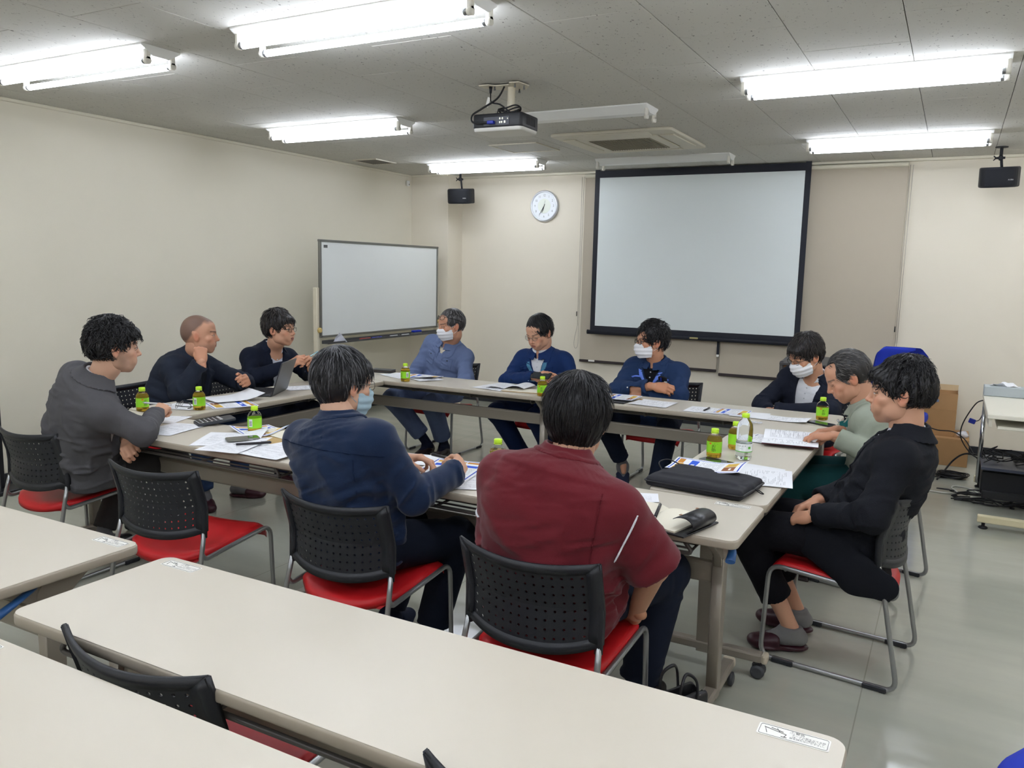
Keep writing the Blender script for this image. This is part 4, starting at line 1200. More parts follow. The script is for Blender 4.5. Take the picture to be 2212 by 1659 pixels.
mt_.box((0.03, 0.02, 0.055), (0.20, 0.12, 0.008), bev=0.002)
mt_.build('ceiling_mount', M_cream, p)
b = MB()
for x, y in ((-0.07, -0.045), (0.11, -0.085), (0.14, 0.0), (0.06, 0.09)): b.lathe([(0.008, ct-0.034), (0.008, ct-0.026), (0.005, ct-0.026), (0.005, ct-0.014)], n=8, c=(x, y, 0))
b.build('mount_bolt', M_inkg, p, kind='stuff')
b = MB()
b.tube(catmull([(-0.10, -0.05, ct-0.015), (-0.10, -0.05, ct-0.06), (-0.08, -0.07, 0.12), (0.0, -0.09, 0.10), (0.07, -0.08, 0.06)], 8), 0.0045, n=7)
b.tube([(-0.10, -0.05, ct-0.01), (-0.10, -0.05, ct-0.05)], [0.014, 0.008], n=8)
b.tube(catmull([(0.0, -0.03, ct-0.015), (-0.04, -0.06, 0.14), (-0.13, -0.12, 0.08), (-0.185, -0.16, 0.04), (-0.17, -0.17, 0.0), (-0.06, -0.165, -0.004)], 8), 0.006, n=7)
for k in range(4):
    b.tube(catmull([(0.03+0.085*math.cos(a)+0.004*k, -0.02+0.05*math.sin(a), 0.062+0.008*k+0.012*math.sin(a*2+k)) for a in [i*PI/4 for i in range(8)]], 4, closed=True), 0.0042, n=6, closed=True)
b.build('cable', M_cable, p)
b = MB(); b.box((-0.118, -0.055, 0.125), (0.022, 0.001, 0.055), rot=Matrix.Rotation(0.35, 3, 'Y')); b.build('cable_tag', M_stick, p)

# cassette air conditioner
a = empty('air_conditioner', 'ivory cassette air conditioner set in the ceiling', 'air conditioner', (-2.37, 6.28, CEIL))
b = MB(); b.poly_prism(rrect(0.97, 0.97, 0.05, 5), -0.022, 0.0, bev=0.006); b.build('trim_panel', M_acw, a)
for q, (dx, dy, w_, h_) in enumerate(((0, -0.395, 0.60, 0.11), (0, 0.395, 0.60, 0.11), (-0.395, 0, 0.11, 0.60), (0.395, 0, 0.11, 0.60))):
    MB().box((dx, dy, -0.026), (w_, h_, 0.012), bev=0.005, rot=Matrix.Rotation(0.10*(1 if q in (1,) else -1 if q == 0 else 0), 3, 'X')).build('louvre', M_acw, a)
b = MB(); b.poly_prism(rrect(0.64, 0.64, 0.03, 4), -0.034, -0.02, bev=0.006); b.build('intake_panel', M_acw, a)
g = MB(); g.box((0, 0, -0.0345), (0.50, 0.50, 0.003)); gr = g.build('filter_grille', M_grill, a)
g = MB()
for k in range(24): g.box((-0.24+0.0209*k, 0, -0.038), (0.006, 0.50, 0.004))
g.build('grille_bars', M_grill, gr, kind='stuff')

# inspection hatch and small vent
hch = empty('ceiling_hatch', 'square inspection hatch with pale rim flush in the ceiling', 'hatch', (-3.35, 6.34, CEIL))
MB().box((0, 0, -0.001), (0.43, 0.43, 0.006)).build('hatch_panel', M_tile, hch)
f = MB()
for x, y, w_, h_ in ((0, -0.222, 0.455, 0.012), (0, 0.222, 0.455, 0.012), (-0.222, 0, 0.012, 0.455), (0.222, 0, 0.012, 0.455)): f.box((x, y, -0.003), (w_, h_, 0.010), bev=0.002)
f.build('hatch_rim', M_acw, hch)
vt = empty('ceiling_vent', 'small square return vent in the ceiling near the left wall', 'vent', (-5.19, 6.63, CEIL))
MB().box((0, 0, -0.004), (0.26, 0.30, 0.006)).build('mesh', M_vent, vt)
f = MB()
for x, y, w_, h_ in ((0, -0.158, 0.30, 0.016), (0, 0.158, 0.30, 0.016), (-0.138, 0, 0.016, 0.33), (0.138, 0, 0.016, 0.33)): f.box((x, y, -0.005), (w_, h_, 0.012), bev=0.002)
f.build('vent_rim', M_acw, vt)
f = MB()
for k in range(11): f.box((-0.12+0.024*k, 0, -0.008), (0.003, 0.30, 0.004))
f.build('vent_bars', M_vent, vt, kind='stuff')
sn = empty('wall_sensor', 'tiny white sensor high on the left wall by the pillar', 'sensor', (-5.552, 7.70, 2.47))
MB().box((0.004, 0, 0), (0.03, 0.035, 0.06), bev=0.006).build('casing', M_white, sn); MB().lathe([(0.009, 0), (0.0001, 0.006)], n=12, M=Matrix.Translation((0.019, 0, -0.012)) @ Matrix.Rotation(PI/2, 4, 'Y')).build('lens_dome', M_inkg, sn)

# lectern
def wood_mat():
    m = mat('lectern_walnut', (122, 78, 38), rough=0.4, spec=0.4)
    nt = m.node_tree; b = nt.nodes['Principled BSDF']; tc = nt.nodes.new('ShaderNodeTexCoord'); mp = nt.nodes.new('ShaderNodeMapping'); mp.inputs['Scale'].default_value = (30, 30, 1.2)
    n = nt.nodes.new('ShaderNodeTexNoise'); n.inputs['Scale'].default_value = 2.0; n.inputs['Detail'].default_value = 6
    cr = nt.nodes.new('ShaderNodeValToRGB'); cr.color_ramp.elements[0].position = 0.35; cr.color_ramp.elements[1].position = 0.65
    cr.color_ramp.elements[0].color = srgb(92, 54, 24); cr.color_ramp.elements[1].color = srgb(158, 106, 54)
    nt.links.new(tc.outputs['Object'], mp.inputs[0]); nt.links.new(mp.outputs[0], n.inputs['Vector']); nt.links.new(n.outputs[0], cr.inputs[0]); nt.links.new(cr.outputs[0], b.inputs['Base Color'])
    return m
M_wood = wood_mat(); M_lecg = mat('lectern_grey_edge', (78, 76, 76), rough=0.5)
l = empty('lectern', 'walnut lectern with dark grey edges standing behind the man in dark suit', 'lectern', (-0.925, 6.70, 0))
MB().box((0, -0.16, 0.46), (0.40, 0.018, 0.80), bev=0.002).build('front_panel', M_wood, l)
for x in (-0.215, 0.215): MB().box((x, 0.0, 0.44), (0.030, 0.36, 0.86), bev=0.006).build('side_panel', M_lecg, l)
MB().box((0, 0.0, 0.865), (0.46, 0.38, 0.022), bev=0.004, rot=Matrix.Rotation(0.08, 3, 'X')).build('sloping_top', M_lecg, l)
MB().box((0, 0.0, 0.05), (0.42, 0.36, 0.03), bev=0.004).build('plinth', M_lecg, l)
MB().box((0, 0.02, 0.55), (0.40, 0.30, 0.018)).build('inner_shelf', M_wood, l)
# stool
st_ = empty('swivel_stool', 'low stool with round navy seat behind the pale green jacket', 'stool', (-0.915, 6.23, 0))
MB().lathe([(0.10, 0.405), (0.15, 0.412), (0.162, 0.435), (0.155, 0.465), (0.11, 0.478), (0.0001, 0.482)], n=32).build('seat', M_dnavy, st_)
MB().tube([(0, 0, 0.05), (0, 0, 0.405)], 0.02, n=12).build('post', M_chrome, st_)
for k in range(5):
    an = 2*PI*k/5+0.3
    lg = MB().tube([(0, 0, 0.09), (0.22*math.cos(an), 0.22*math.sin(an), 0.055)], [0.018, 0.011], n=8).build('leg', M_blkp, st_)
    MB().lathe([(0.016, -0.012), (0.022, 0), (0.016, 0.012)], n=12, M=Matrix.Translation((0.22*math.cos(an), 0.22*math.sin(an), 0.0225)) @ Matrix.Rotation(an, 4, 'Z') @ RX).build('caster', M_cast, lg)

# blue office chairs
def office_chair(x, y, rz, label, zt=0.99):
    t = empty('office_chair', label, 'chair', (x, y, 0), math.radians(rz), 'blue fabric office chairs')
    def bk(off):
        def fn(u, v):
            a = (u-0.5)*2; b_ = (v-0.5)*2
            k = 1-0.10*max(0, b_)*1.0 - 0.07*b_*b_
            cr_ = (1-0.22*max(0, abs(a)-0.75)*4*max(0, abs(b_)-0.6)*2.5)
            return (a*0.215*k, -0.21+0.045*a*a-0.03*(1-b_*b_)+off*(1-abs(a)**8)*(1-abs(b_)**8), zt-0.22+b_*0.22*cr_)
        return fn
    b = MB(); b.grid(bk(0.022), 20, 20); b2 = MB(); b2.grid(bk(-0.022), 20, 20)
    me = bpy.data.meshes.new('x'); b2.bm.to_mesh(me); b2.bm.free(); b.bm.from_mesh(me); bpy.data.meshes.remove(me)
    bmesh.ops.bridge_loops(b.bm, edges=[e for e in b.bm.edges if e.is_boundary]); bmesh.ops.recalc_face_normals(b.bm, faces=b.bm.faces)
    b.build('backrest', M_navy, t)
    MB().poly_prism(rrect(0.46, 0.44, 0.10, 6), 0.42, 0.49, bev=0.022).build('seat', M_navy, t)
    MB().tube(arc_path([(0, -0.24, zt-0.15), (0, -0.27, 0.46), (0, 0, 0.40)], 0.06), (0.025, 0.012), n=10, flat=(1, 0, 0)).build('back_bracket', M_blkp, t)
    MB().tube([(0, 0, 0.07), (0, 0, 0.42)], 0.025, n=12).build('post', M_blkp, t)
    for k in range(5):
        an = 2*PI*k/5+0.6
        lg = MB().tube([(0, 0, 0.11), (0.29*math.cos(an), 0.29*math.sin(an), 0.065)], [0.024, 0.014], n=8).build('leg', M_blkp, t)
        MB().lathe([(0.018, -0.02), (0.026, 0), (0.018, 0.02)], n=12, M=Matrix.Translation((0.29*math.cos(an), 0.29*math.sin(an), 0.0265)) @ Matrix.Rotation(an, 4, 'Z') @ RX).build('caster', M_cast, lg)
office_chair(-0.34, 6.95, 176, 'blue fabric office chair whose back rises behind the seated men at right', 0.985)
office_chair(0.44, 1.98, 150, 'blue fabric office chair of which only an edge shows in the bottom right corner', 0.82)

# cardboard boxes
def carton(x0, x1, y0, y1, z0, z1, label, open_=False):
    t = empty('cardboard_box', label, 'box', ((x0+x1)/2, (y0+y1)/2, z0), 0, 'cardboard boxes at the back wall')
    w_, d_, h_ = x1-x0, y1-y0, z1-z0
    if not open_:
        MB().box((0, 0, h_/2), (w_, d_, h_), bev=0.003).build('carton_body', M_card, t)
        for sy in (-1, 1): MB().box((0, sy*d_/4, h_+0.0015), (w_-0.004, d_/2-0.002, 0.003)).build('flap', M_card, t)
    else:
        b = MB()
        for c_, s_ in (((0, -d_/2+0.002, h_/2), (w_, 0.004, h_)), ((0, d_/2-0.002, h_/2), (w_, 0.004, h_)), ((-w_/2+0.002, 0, h_/2), (0.004, d_-0.008, h_)), ((w_/2-0.002, 0, h_/2), (0.004, d_-0.008, h_)), ((0, 0, 0.003), (w_-0.008, d_-0.008, 0.004))): b.box(c_, s_)
        b.build('carton_body', M_card, t)
        MB().box((0, d_/2+0.0, h_+0.02), (w_, 0.004, 0.05), rot=Matrix.Rotation(-0.15, 3, 'X')).build('flap', M_cardi, t)
    return t
cb = carton(-0.30, 0.205, 7.50, 7.98, 0, 0.225, 'largest cardboard box, flat on the floor, bottom of the stack')
MB().lathe([(0.011, 0), (0.011, 0.002)], n=14, M=Matrix.Translation((0.02, -0.2405, 0.10)) @ RX).build('hand_hole', M_rail, cb)
carton(-0.32, 0.095, 7.60, 7.92, 0.228, 0.448, 'middle cardboard box standing on the largest box')
cb = carton(-0.32, 0.095, 7.61, 7.90, 0.451, 0.585, 'open cardboard box on top of the stack with a blue strip of tape', True)
MB().box((-0.01, -0.1465, 0.07), (0.16, 0.002, 0.022)).build('blue_tape', M_tapeb, cb)
MB().box((0, -0.12, 0.11), (0.38, 0.006, 0.012)).build('inner_board', M_cardi, cb)
pb = empty('plastic_bag', 'crumpled clear bag lying on the largest cardboard box', 'bag', (0.155, 7.62, 0.229))
_S = Sdf()
for k in range(5): _S.ell((0.02*math.cos(k*1.3), 0.025*math.sin(k*1.9), 0.016+0.005*k), (0.026, 0.03, 0.018), k=0.01)
_S.add(lambda X, Y, Z: 0.005*noise3(X*70+9, Y*70+9, Z*70+9), (-0.08, -0.08, -0.02), (0.08, 0.08, 0.08), 0, 'd')
_P, _Q = _S.mesh(0.004); surf(_P, _Q, 'bag_film', mat('clear_film', (226, 228, 238)), pb)

# AV desk on the right
M_desk = mat('desk_white', (226, 222, 206), rough=0.4)
d = empty('av_desk', 'white equipment desk with chrome posts and beige feet at the right edge', 'desk', (0.24, 6.28, 0))
MB().box((0.45, 0.0, 0.695), (0.90, 1.08, 0.028), bev=0.004).build('desktop', M_desk, d)
MB().box((0.46, -0.30, 0.625), (0.80, 0.42, 0.02), bev=0.003).build('keyboard_tray', M_desk, d)
MB().box((0.02, -0.02, 0.655), (0.02, 0.98, 0.06), bev=0.002).build('edge_rail', M_desk, d)
for x in (0.02, 0.86):
    for y in (0.50, -0.50 if x > 0.5 else 0.44):
        MB().tube([(x, y, 0.06), (x, y, 0.68)], 0.014, n=12).build('post', M_chrome, d)
for y in (0.56, -0.59):
    ft = MB().box((0.45, y, 0.062), (0.90, 0.05, 0.042), bev=0.004).build('foot_bar', mat('foot_ivory', (212, 202, 166), rough=0.45), d)
    for x in (0.035, 0.86): MB().lathe([(0.022, 0.0), (0.028, 0.006), (0.022, 0.014), (0.010, 0.016), (0.010, 0.042)], n=16, c=(x, y, 0)).build('levelling_glide', M_cable, ft)
MB().box((0.45, 0.30, 0.245), (0.86, 0.48, 0.02), bev=0.003).build('lower_shelf', mat('shelf_smoke', (70, 76, 92), rough=0.3), d)
MB().box((0.45, 0.35, 0.13), (0.84, 0.40, 0.16), bev=0.006).build('amplifier_unit', M_blkp, d)
MB().box((0.45, -0.10, 0.105), (0.84, 0.04, 0.05), bev=0.004).build('cross_bar', M_blkp, d)
tb = empty('tissue_box', 'pale grey box with a white tissue sticking out, on the equipment desk', 'box', (0.37, 6.72, 0.710))
MB().box((0, 0, 0.035), (0.26, 0.13, 0.07), bev=0.004).build('tissue_carton', mat('carton_grey', (176, 184, 186), rough=0.5), tb)
b = MB(); b.grid(lambda u, v: ((u-0.5)*0.19, (v-0.5)*0.05, 0.071+0.030*math.sin(u*3.1)*(0.5+0.5*math.sin(v*4+u*7))+0.006*math.sin(u*19)), 12, 8); b.build('tissue', mat('tissue_white', (238, 238, 240), rough=0.9), tb)
def cable(pts, r, m, label, cat='cable', n=7):
    P_ = catmull(pts, n); o0 = Vector(P_[0])
    b = MB(); b.tube([q-o0 for q in P_], r, n=7)
    o = b.build('cable', m, None, loc=o0); return tag(o, label, cat)
cable([(-0.35, 6.55, 0.006), (-0.02, 6.49, 0.006), (0.10, 6.50, 0.006), (0.135, 6.56, 0.006), (0.10, 6.68, 0.006), (0.13, 6.75, 0.006), (0.22, 6.72, 0.006), (0.30, 6.55, 0.006), (0.42, 6.48, 0.006), (0.62, 6.50, 0.006), (1.1, 6.45, 0.006)], 0.0055, M_cabg, 'pale grey cable bending across the floor in front of the equipment desk')
cable([(-0.25, 7.30, 0.40), (-0.05, 7.28, 0.33), (0.08, 7.25, 0.33), (0.17, 7.20, 0.28), (0.28, 7.05, 0.16), (0.45, 6.9, 0.26)], 0.0045, M_cable, 'black cable sagging across the cardboard boxes towards the desk')
cable([(0.255, 6.80, 0.66), (0.20, 6.82, 0.62), (0.13, 6.86, 0.45), (0.14, 6.88, 0.33), (0.24, 6.86, 0.22), (0.36, 6.7, 0.27)], 0.0045, M_cable, 'black cable looping out left of the chrome post')
cable([(0.0, 6.90, 0.008), (0.04, 7.10, 0.03), (0.10, 7.15, 0.12), (0.17, 7.05, 0.20), (0.26, 6.95, 0.22)], 0.007, M_cable, 'thick black cable arching beside the chrome post')
cable([(-0.3, 7.0, 0.006), (-0.05, 6.97, 0.006), (0.05, 7.06, 0.02), (0.12, 7.12, 0.008)], 0.0045, M_cable, 'black cable lying on the floor left of the cable coil')
b = MB()
for k in range(9):
    r_ = 0.075+0.006*(k % 4)
    b.tube([(r_*math.cos(a_)*1.2+0.003*k, r_*math.sin(a_)*0.9, 0.006+0.004*k+0.003*math.sin(a_*3+k)) for a_ in [i*PI/12 for i in range(24)]], 0.0042, n=6, closed=True)
co = b.build('cable_coil', M_cable, None, loc=(0.085, 7.06, 0)); tag(co, 'flat coil of black cable on the floor by the boxes', 'cable')
b = MB(); rr = random.Random(5)
for k in range(26):
    x_ = rr.uniform(0.0, 0.75); y_ = rr.uniform(-0.13, 0.2)
    pts_ = [(x_, y_, 0.0)]
    for j in range(5): pts_.append((pts_[-1][0]+rr.uniform(-0.13, 0.13), min(0.2, max(-0.15, pts_[-1][1]+rr.uniform(-0.10, 0.10))), rr.uniform(0.006, 0.075)))
    b.tube(catmull([(min(max(q[0], 0.0), 0.8), q[1], q[2]+0.004) for q in pts_], 5), rr.choice((0.003, 0.004, 0.005)), n=6)
o = b.build('cable_tangle', M_cable, None, kind='stuff', loc=(0.27, 6.58, 0.256)); tag(o, 'tangle of black cables heaped on the lower shelf of the desk', 'cables')
b = MB()
for k in range(22):
    x_ = rr.uniform(-0.02, 0.75); y_ = rr.uniform(0, 0.25); pts_ = [(x_, y_, 0.01)]
    for j in range(4): pts_.append((pts_[-1][0]+rr.uniform(-0.2, 0.2), pts_[-1][1]+rr.uniform(-0.06, 0.06), rr.uniform(0.005, 0.045)))
    b.tube(catmull(pts_, 5), 0.0045, n=6)
o = b.build('cable_tangle', M_cable, None, kind='stuff', loc=(0.22, 6.26, 0.0)); tag(o, 'black cables strewn on the floor under the equipment desk', 'cables')
vg = empty('cable_plug', 'blue cable plug dangling left of the desk post', 'plug', (0.19, 6.78, 0.50))
MB().box((0, 0, 0), (0.045, 0.018, 0.035), bev=0.004, rot=Matrix.Rotation(0.3, 3, 'Y')).build('plug_shell', mat('vga_blue', (20, 40, 150)), vg)
MB().tube(catmull([(0.02, 0, 0), (0.05, 0.01, 0.02), (0.07, 0.03, 0.10), (0.075, 0.03, 0.16)], 4), 0.0035, n=6).build('plug_cord', M_cable, vg)

# bag on the floor by the table foot
bg = empty('handbag', 'black leather bag with handles standing on the floor by the table foot', 'bag', (-0.665, 2.395, 0), math.radians(-30)); bg.scale = (0.75, 0.55, 0.86)
_S = Sdf(); _S.rbox((0, 0, 0.12), (0.055, 0.17, 0.12), rad=0.02); _S.rbox((0, 0, 0.24), (0.035, 0.155, 0.06), rad=0.004, kind='s', k=0.01)
_S.add(lambda X, Y, Z: 0.006*noise3(X*14+9, Y*12+9, Z*14+9), (-0.08, -0.2, -0.02), (0.08, 0.2, 0.27), 0, 'd')
_P, _Q = _S.mesh(0.006); surf(_P, _Q, 'bag_body', M_leath, bg)
for x in (-0.055, 0.055): MB().tube(catmull([(x, -0.07, 0.20), (x*1.1, -0.06, 0.29), (x*0.8, 0.0, 0.325), (x*1.1, 0.06, 0.29), (x, 0.07, 0.20)], 6), (0.007, 0.007), n=8).build('bag_handle', M_leath, bg)
# dark pole stand at the left edge
ps = empty('pole_stand', 'black folding stand leaning by the left wall at the frame edge', 'stand', (-5.40, 2.965, 0))
MB().box((0, 0, 0.33), (0.03, 0.05, 0.60), bev=0.004).build('upright', M_blkp, ps)
MB().box((0.0, 0.0, 0.015), (0.20, 0.22, 0.03), bev=0.006).build('base_plate', M_blkp, ps)
MB().tube([(0.03, -0.03, 0.42), (0.08, -0.05, 0.03)], 0.010, n=8).build('brace', M_pipe, ps)
# ------------------------------------------------------------------ people
SKIN = (206, 164, 138)
def cloth(name, rgb, sheen=0.0, rough=0.85, bump=0.35, bs=420, var=0.05, wr=0.22):
    if name in MATS: return MATS[name]
    if max(rgb) < 200: k_ = 0.84 if max(rgb) > 60 else 0.90; rgb = tuple(int(c*k_) for c in rgb)
    m = mat(name, rgb, rough=rough, spec=0.22, sheen=sheen, bump=bump, bscale=bs, var=var, vscale=14)
    nt = m.node_tree; b = nt.nodes['Principled BSDF']; L = nt.links.new      # soft wrinkles under the weave
    tc = nt.nodes.new('ShaderNodeTexCoord'); n = nt.nodes.new('ShaderNodeTexNoise'); n.inputs['Scale'].default_value = 7; n.inputs['Detail'].default_value = 1.5; n.inputs['Distortion'].default_value = 0.6
    mp = nt.nodes.new('ShaderNodeMapping'); mp.inputs['Scale'].default_value = (1, 1, 1.7); L(tc.outputs['Object'], mp.inputs[0]); L(mp.outputs[0], n.inputs['Vector'])
    bp = nt.nodes.new('ShaderNodeBump'); bp.inputs['Strength'].default_value = wr; bp.inputs['Distance'].default_value = 0.03
    L(n.outputs[0], bp.inputs['Height'])
    old = [l for l in nt.links if l.to_socket == b.inputs['Normal']]
    if old: L(bp.outputs[0], old[0].from_node.inputs['Normal'])
    else: L(bp.outputs[0], b.inputs['Normal'])
    return m
M_skin = mat('skin', SKIN, rough=0.48, spec=0.4, attr='Col', bump=0.12, bscale=700)
M_hairs = {}
def hair_mat(name, dark, light, pos=0.15, rough=0.42):
    if name in M_hairs: return M_hairs[name]
    m = mat(name, dark, rough=rough, spec=0.5)
    nt = m.node_tree; b = nt.nodes['Principled BSDF']
    a = nt.nodes.new('ShaderNodeAttribute'); a.attribute_name = 'Col'
    cr = nt.nodes.new('ShaderNodeValToRGB'); cr.color_ramp.elements[0].color = srgb(*dark); cr.color_ramp.elements[1].color = srgb(*light)
    cr.color_ramp.elements[0].position = pos; cr.color_ramp.elements[1].position = 1.0
    nt.links.new(a.outputs['Fac'], cr.inputs[0]); nt.links.new(cr.outputs[0], b.inputs['Base Color'])
    M_hairs[name] = m; return m
M_shirtw = cloth('white_cotton', (222, 224, 228), bump=0.2)
M_mask = cloth('mask_nonwoven', (228, 229, 232), bump=0.3, bs=900)
M_maskb = cloth('mask_pale_blue', (170, 196, 208), bump=0.3, bs=900)
M_gblk = mat('glasses_black', (18, 18, 20), rough=0.25)
M_gmet = mat('glasses_metal', (110, 105, 98), rough=0.3, metal=0.8)
M_lens = mat('glasses_lens', (235, 240, 242), rough=0.05, trans=1.0, alpha=0.25)
M_btn = mat('button_dark', (30, 32, 38), rough=0.4)
M_btnw = mat('button_pearl', (215, 218, 222), rough=0.3)
M_sgrey = cloth('sock_grey', (128, 128, 130), bs=500)
M_snavy = cloth('sock_navy', (20, 26, 48), bs=500)
M_burg = mat('slipper_burgundy', (58, 24, 34), rough=0.38, bump=0.2, bscale=60)
M_brown = mat('shoe_dark_brown', (38, 28, 28), rough=0.4)
M_blks = mat('shoe_black', (20, 21, 24), rough=0.35)
M_denims = cloth('slipper_slate', (44, 52, 74), bs=300)

PROF = {
 'skin': [(0, .150, .105, .015), (.15, .160, .112, .01), (.35, .150, .100, .005), (.6, .155, .104, 0), (.8, .160, .098, 0), (.92, .125, .075, 0), (1, .058, .056, 0)],
 'reg':  [(0, .176, .128, .018), (.12, .192, .140, .020), (.32, .184, .132, .012), (.5, .184, .130, .004), (.68, .190, .128, 0), (.82, .186, .116, -.004), (.90, .160, .098, -.006), (.96, .112, .080, -.006), (1, .078, .068, 0)],
 'slim': [(0, .166, .122, .018), (.12, .178, .128, .020), (.32, .166, .116, .012), (.5, .168, .114, .004), (.68, .176, .114, 0), (.82, .176, .106, -.004), (.90, .152, .092, -.006), (.96, .108, .076, -.006), (1, .074, .066, 0)],
 'big':  [(0, .200, .150, .018), (.12, .216, .165, .022), (.32, .222, .170, .018), (.5, .220, .162, .006), (.68, .222, .150, 0), (.82, .210, .132, -.004), (.90, .176, .108, -.006), (.96, .118, .084, -.006), (1, .080, .070, 0)],
}

def layer(T, JS, off, thick, region, lo, hi, vs, name, m, parent, root):
    """thin panel of the garment standing on its surface"""
    lo = np.asarray(lo, f4); hi = np.asarray(hi, f4)
    def post(D, X, Y, Z):
        u, v, w_, t = T.local(X, Y, Z)
        return np.maximum(D-off-thick, region(u, v, t))
    P, Q = JS.mesh(vs, lo, hi, post)
    if len(Q) == 0: return None
    return surf(P-root, Q, name, m, parent)

def ring_collar(N, ax, fwd, r0, h, th, gap, m, name, parent, root, vs, fall=0.0, flare=0.15, back_only=None, depth=0.86, drop=0.0):
    """shirt or jacket collar around the neck: stand plus turned-down leaf"""
    z = nrm(ax); y = nrm(V3(fwd)-z*float(V3(fwd)@z)); x = np.cross(y, z); N = V3(N)
    S = Sdf()
    def fn(X, Y, Z):
        dx, dy, dz = X-N[0], Y-N[1], Z-N[2]
        u = dx*x[0]+dy*x[1]+dz*x[2]; v = dx*y[0]+dy*y[1]+dz*y[2]; q = dx*z[0]+dy*z[1]+dz*z[2]
        r = np.sqrt(u*u+(v/depth)**2)+1e-6
        q = q + drop*np.clip(v/0.06, 0, 1.3)**1.5
        R = r0+(q)*flare*-0.3
        d = np.maximum(np.abs(r-R)-th, np.maximum(-0.012-q, q-h))
        if fall > 0:
            R2 = r0+0.006+(h-q)*0.42
            d2 = np.maximum(np.abs(r-R2)-th, np.maximum((h-fall*(1+0.35*np.clip(v/0.07, 0, 1)))-q, q-h))
            d = np.minimum(d, d2)
            k = np.maximum(np.abs(r-(r0+0.003))-0.006, np.abs(q-h)-0.0035); d = np.minimum(d, k)
        g = gap+np.clip(h-q, 0, 1)*0.45
        front = np.minimum(v, 1)
        cut = np.where(v > 0, g-np.abs(u), -0.05)
        d = np.maximum(d, cut)
        if back_only is not None: d = np.maximum(d, v-back_only)
        return d
    R = r0+fall*0.7+0.035
    lo = N-R-0.05; hi = N+R+0.05
    S.add(fn, lo, hi); P, Q = S.mesh(vs, lo, hi)
    if len(Q): return surf(P-root, Q, name, m, parent)

def surf_collar(JS, N, ax, fwd, r0, h, wd, gap, m, name, parent, root, vs, tip=0.03, back_only=None, th=0.0055):
    """stand round the neck whose leaf lies on the shoulders of the garment"""
    z = nrm(ax); y = nrm(V3(fwd)-z*float(V3(fwd)@z)); x = np.cross(y, z); N = V3(N)
    R = r0+wd+tip+0.03
    def post(D, X, Y, Z):
        dx, dy, dz = X-N[0], Y-N[1], Z-N[2]
        u = dx*x[0]+dy*x[1]+dz*x[2]; v = dx*y[0]+dy*y[1]+dz*y[2]; q = dx*z[0]+dy*z[1]+dz*z[2]
        vv = np.where(v > 0, v/1.12, v/0.92); r = np.sqrt(u*u+vv*vv)+1e-6
        qf = q+0.020*np.clip(v/0.06, 0, 1.3)
        stand = np.maximum(np.abs(r-(r0-0.10*qf))-0.0034, np.maximum(-0.03-qf, qf-h))
        # leaf: from the top of the stand down to the shoulder
        hh = h-qf; leafR = r0+0.004+np.where(hh > 0, hh*0.75+hh*hh*6, 0)
        leaf = np.maximum(np.abs(r-leafR)-0.0042, np.maximum(-hh, -qf-0.004))
        roll = np.sqrt((r-(r0+0.002))**2+(qf-h)**2)-0.0062
        fr = np.clip(v/np.maximum(r, 0.02), -1, 1); side = np.clip(np.abs(u)/np.maximum(r, 0.02), 0, 1)
        w_ = wd+tip*np.exp(-((fr-0.72)/0.30)**2)
        lay = np.maximum(np.maximum(D-th, -D-0.004), np.maximum(r-(r0+w_), np.maximum(r0-0.006-r, np.maximum(qf-h, -qf-0.13))))
        d = np.minimum(np.minimum(stand, leaf), np.minimum(roll, lay))
        g = gap+np.clip(r-r0, 0, 1)*0.30
        d = np.maximum(d, np.where(v > 0, g-np.abs(u), -0.05))
        if back_only is not None: d = np.maximum(d, v-back_only)
        return d
    P, Q = JS.mesh(vs, N-R, N+R, post)
    if len(Q): return surf(P-root, Q, name, m, parent)

def glasses(parent, HF, H, root, m, kind='round', z0=-0.002, up=False, k=1.0):
    b = MB(); le = MB()
    def W(p): return Vector((HF@V3(p)*k+H-root).tolist())
    for s in (-1, 1):
        pts = []
        n = 16
        for i in range(n):
            a = 2*PI*i/n
            rx, rz = (0.022, 0.0165)
            e = 0.72 if kind == 'rect' else 0.9
            cx = abs(math.cos(a))**e*math.copysign(1, math.cos(a)); cz = abs(math.sin(a))**e*math.copysign(1, math.sin(a))
            y = 0.1015-0.10*(abs(s*0.032+cx*rx)-0.01)*1.0
            p = (s*0.033+cx*rx, y, z0+cz*rz)
            if up: p = (p[0]*1.1, 0.094-0.35*abs(p[0])-0.35*(p[2]+0.002), p[2]*0.9+0.072)
            pts.append(W(p))
        b.tube(pts, (0.0024, 0.0016) if kind == 'rect' else (0.0011, 0.0011), n=6, closed=True)
        c = le.bm; vs_ = [c.verts.new(q) for q in pts]; c.faces.new(vs_)
        if up: b.tube([W((s*0.060, 0.074, 0.075)), W((s*0.085, 0.02, 0.058)), W((s*0.090, -0.06, 0.02))], 0.0018, n=6)
        else: b.tube([W((s*0.054, 0.0955, z0+0.006)), W((s*0.072, 0.070, z0+0.006)), W((s*0.0805, 0.01, 0.004)), W((s*0.080, -0.012, 0.0))], 0.0018 if kind == 'rect' else 0.0013, n=6)
    if up: b.tube([W((-0.011, 0.089, 0.077)), W((0, 0.092, 0.080)), W((0.011, 0.089, 0.077))], 0.0018, n=6)
    else: b.tube([W((-0.012, 0.1015, z0+0.003)), W((0, 0.1045, z0+0.006)), W((0.012, 0.1015, z0+0.003))], 0.0018, n=6)
    g = b.build('glasses', m, parent); le.build('lens', M_lens, g, kind='stuff')

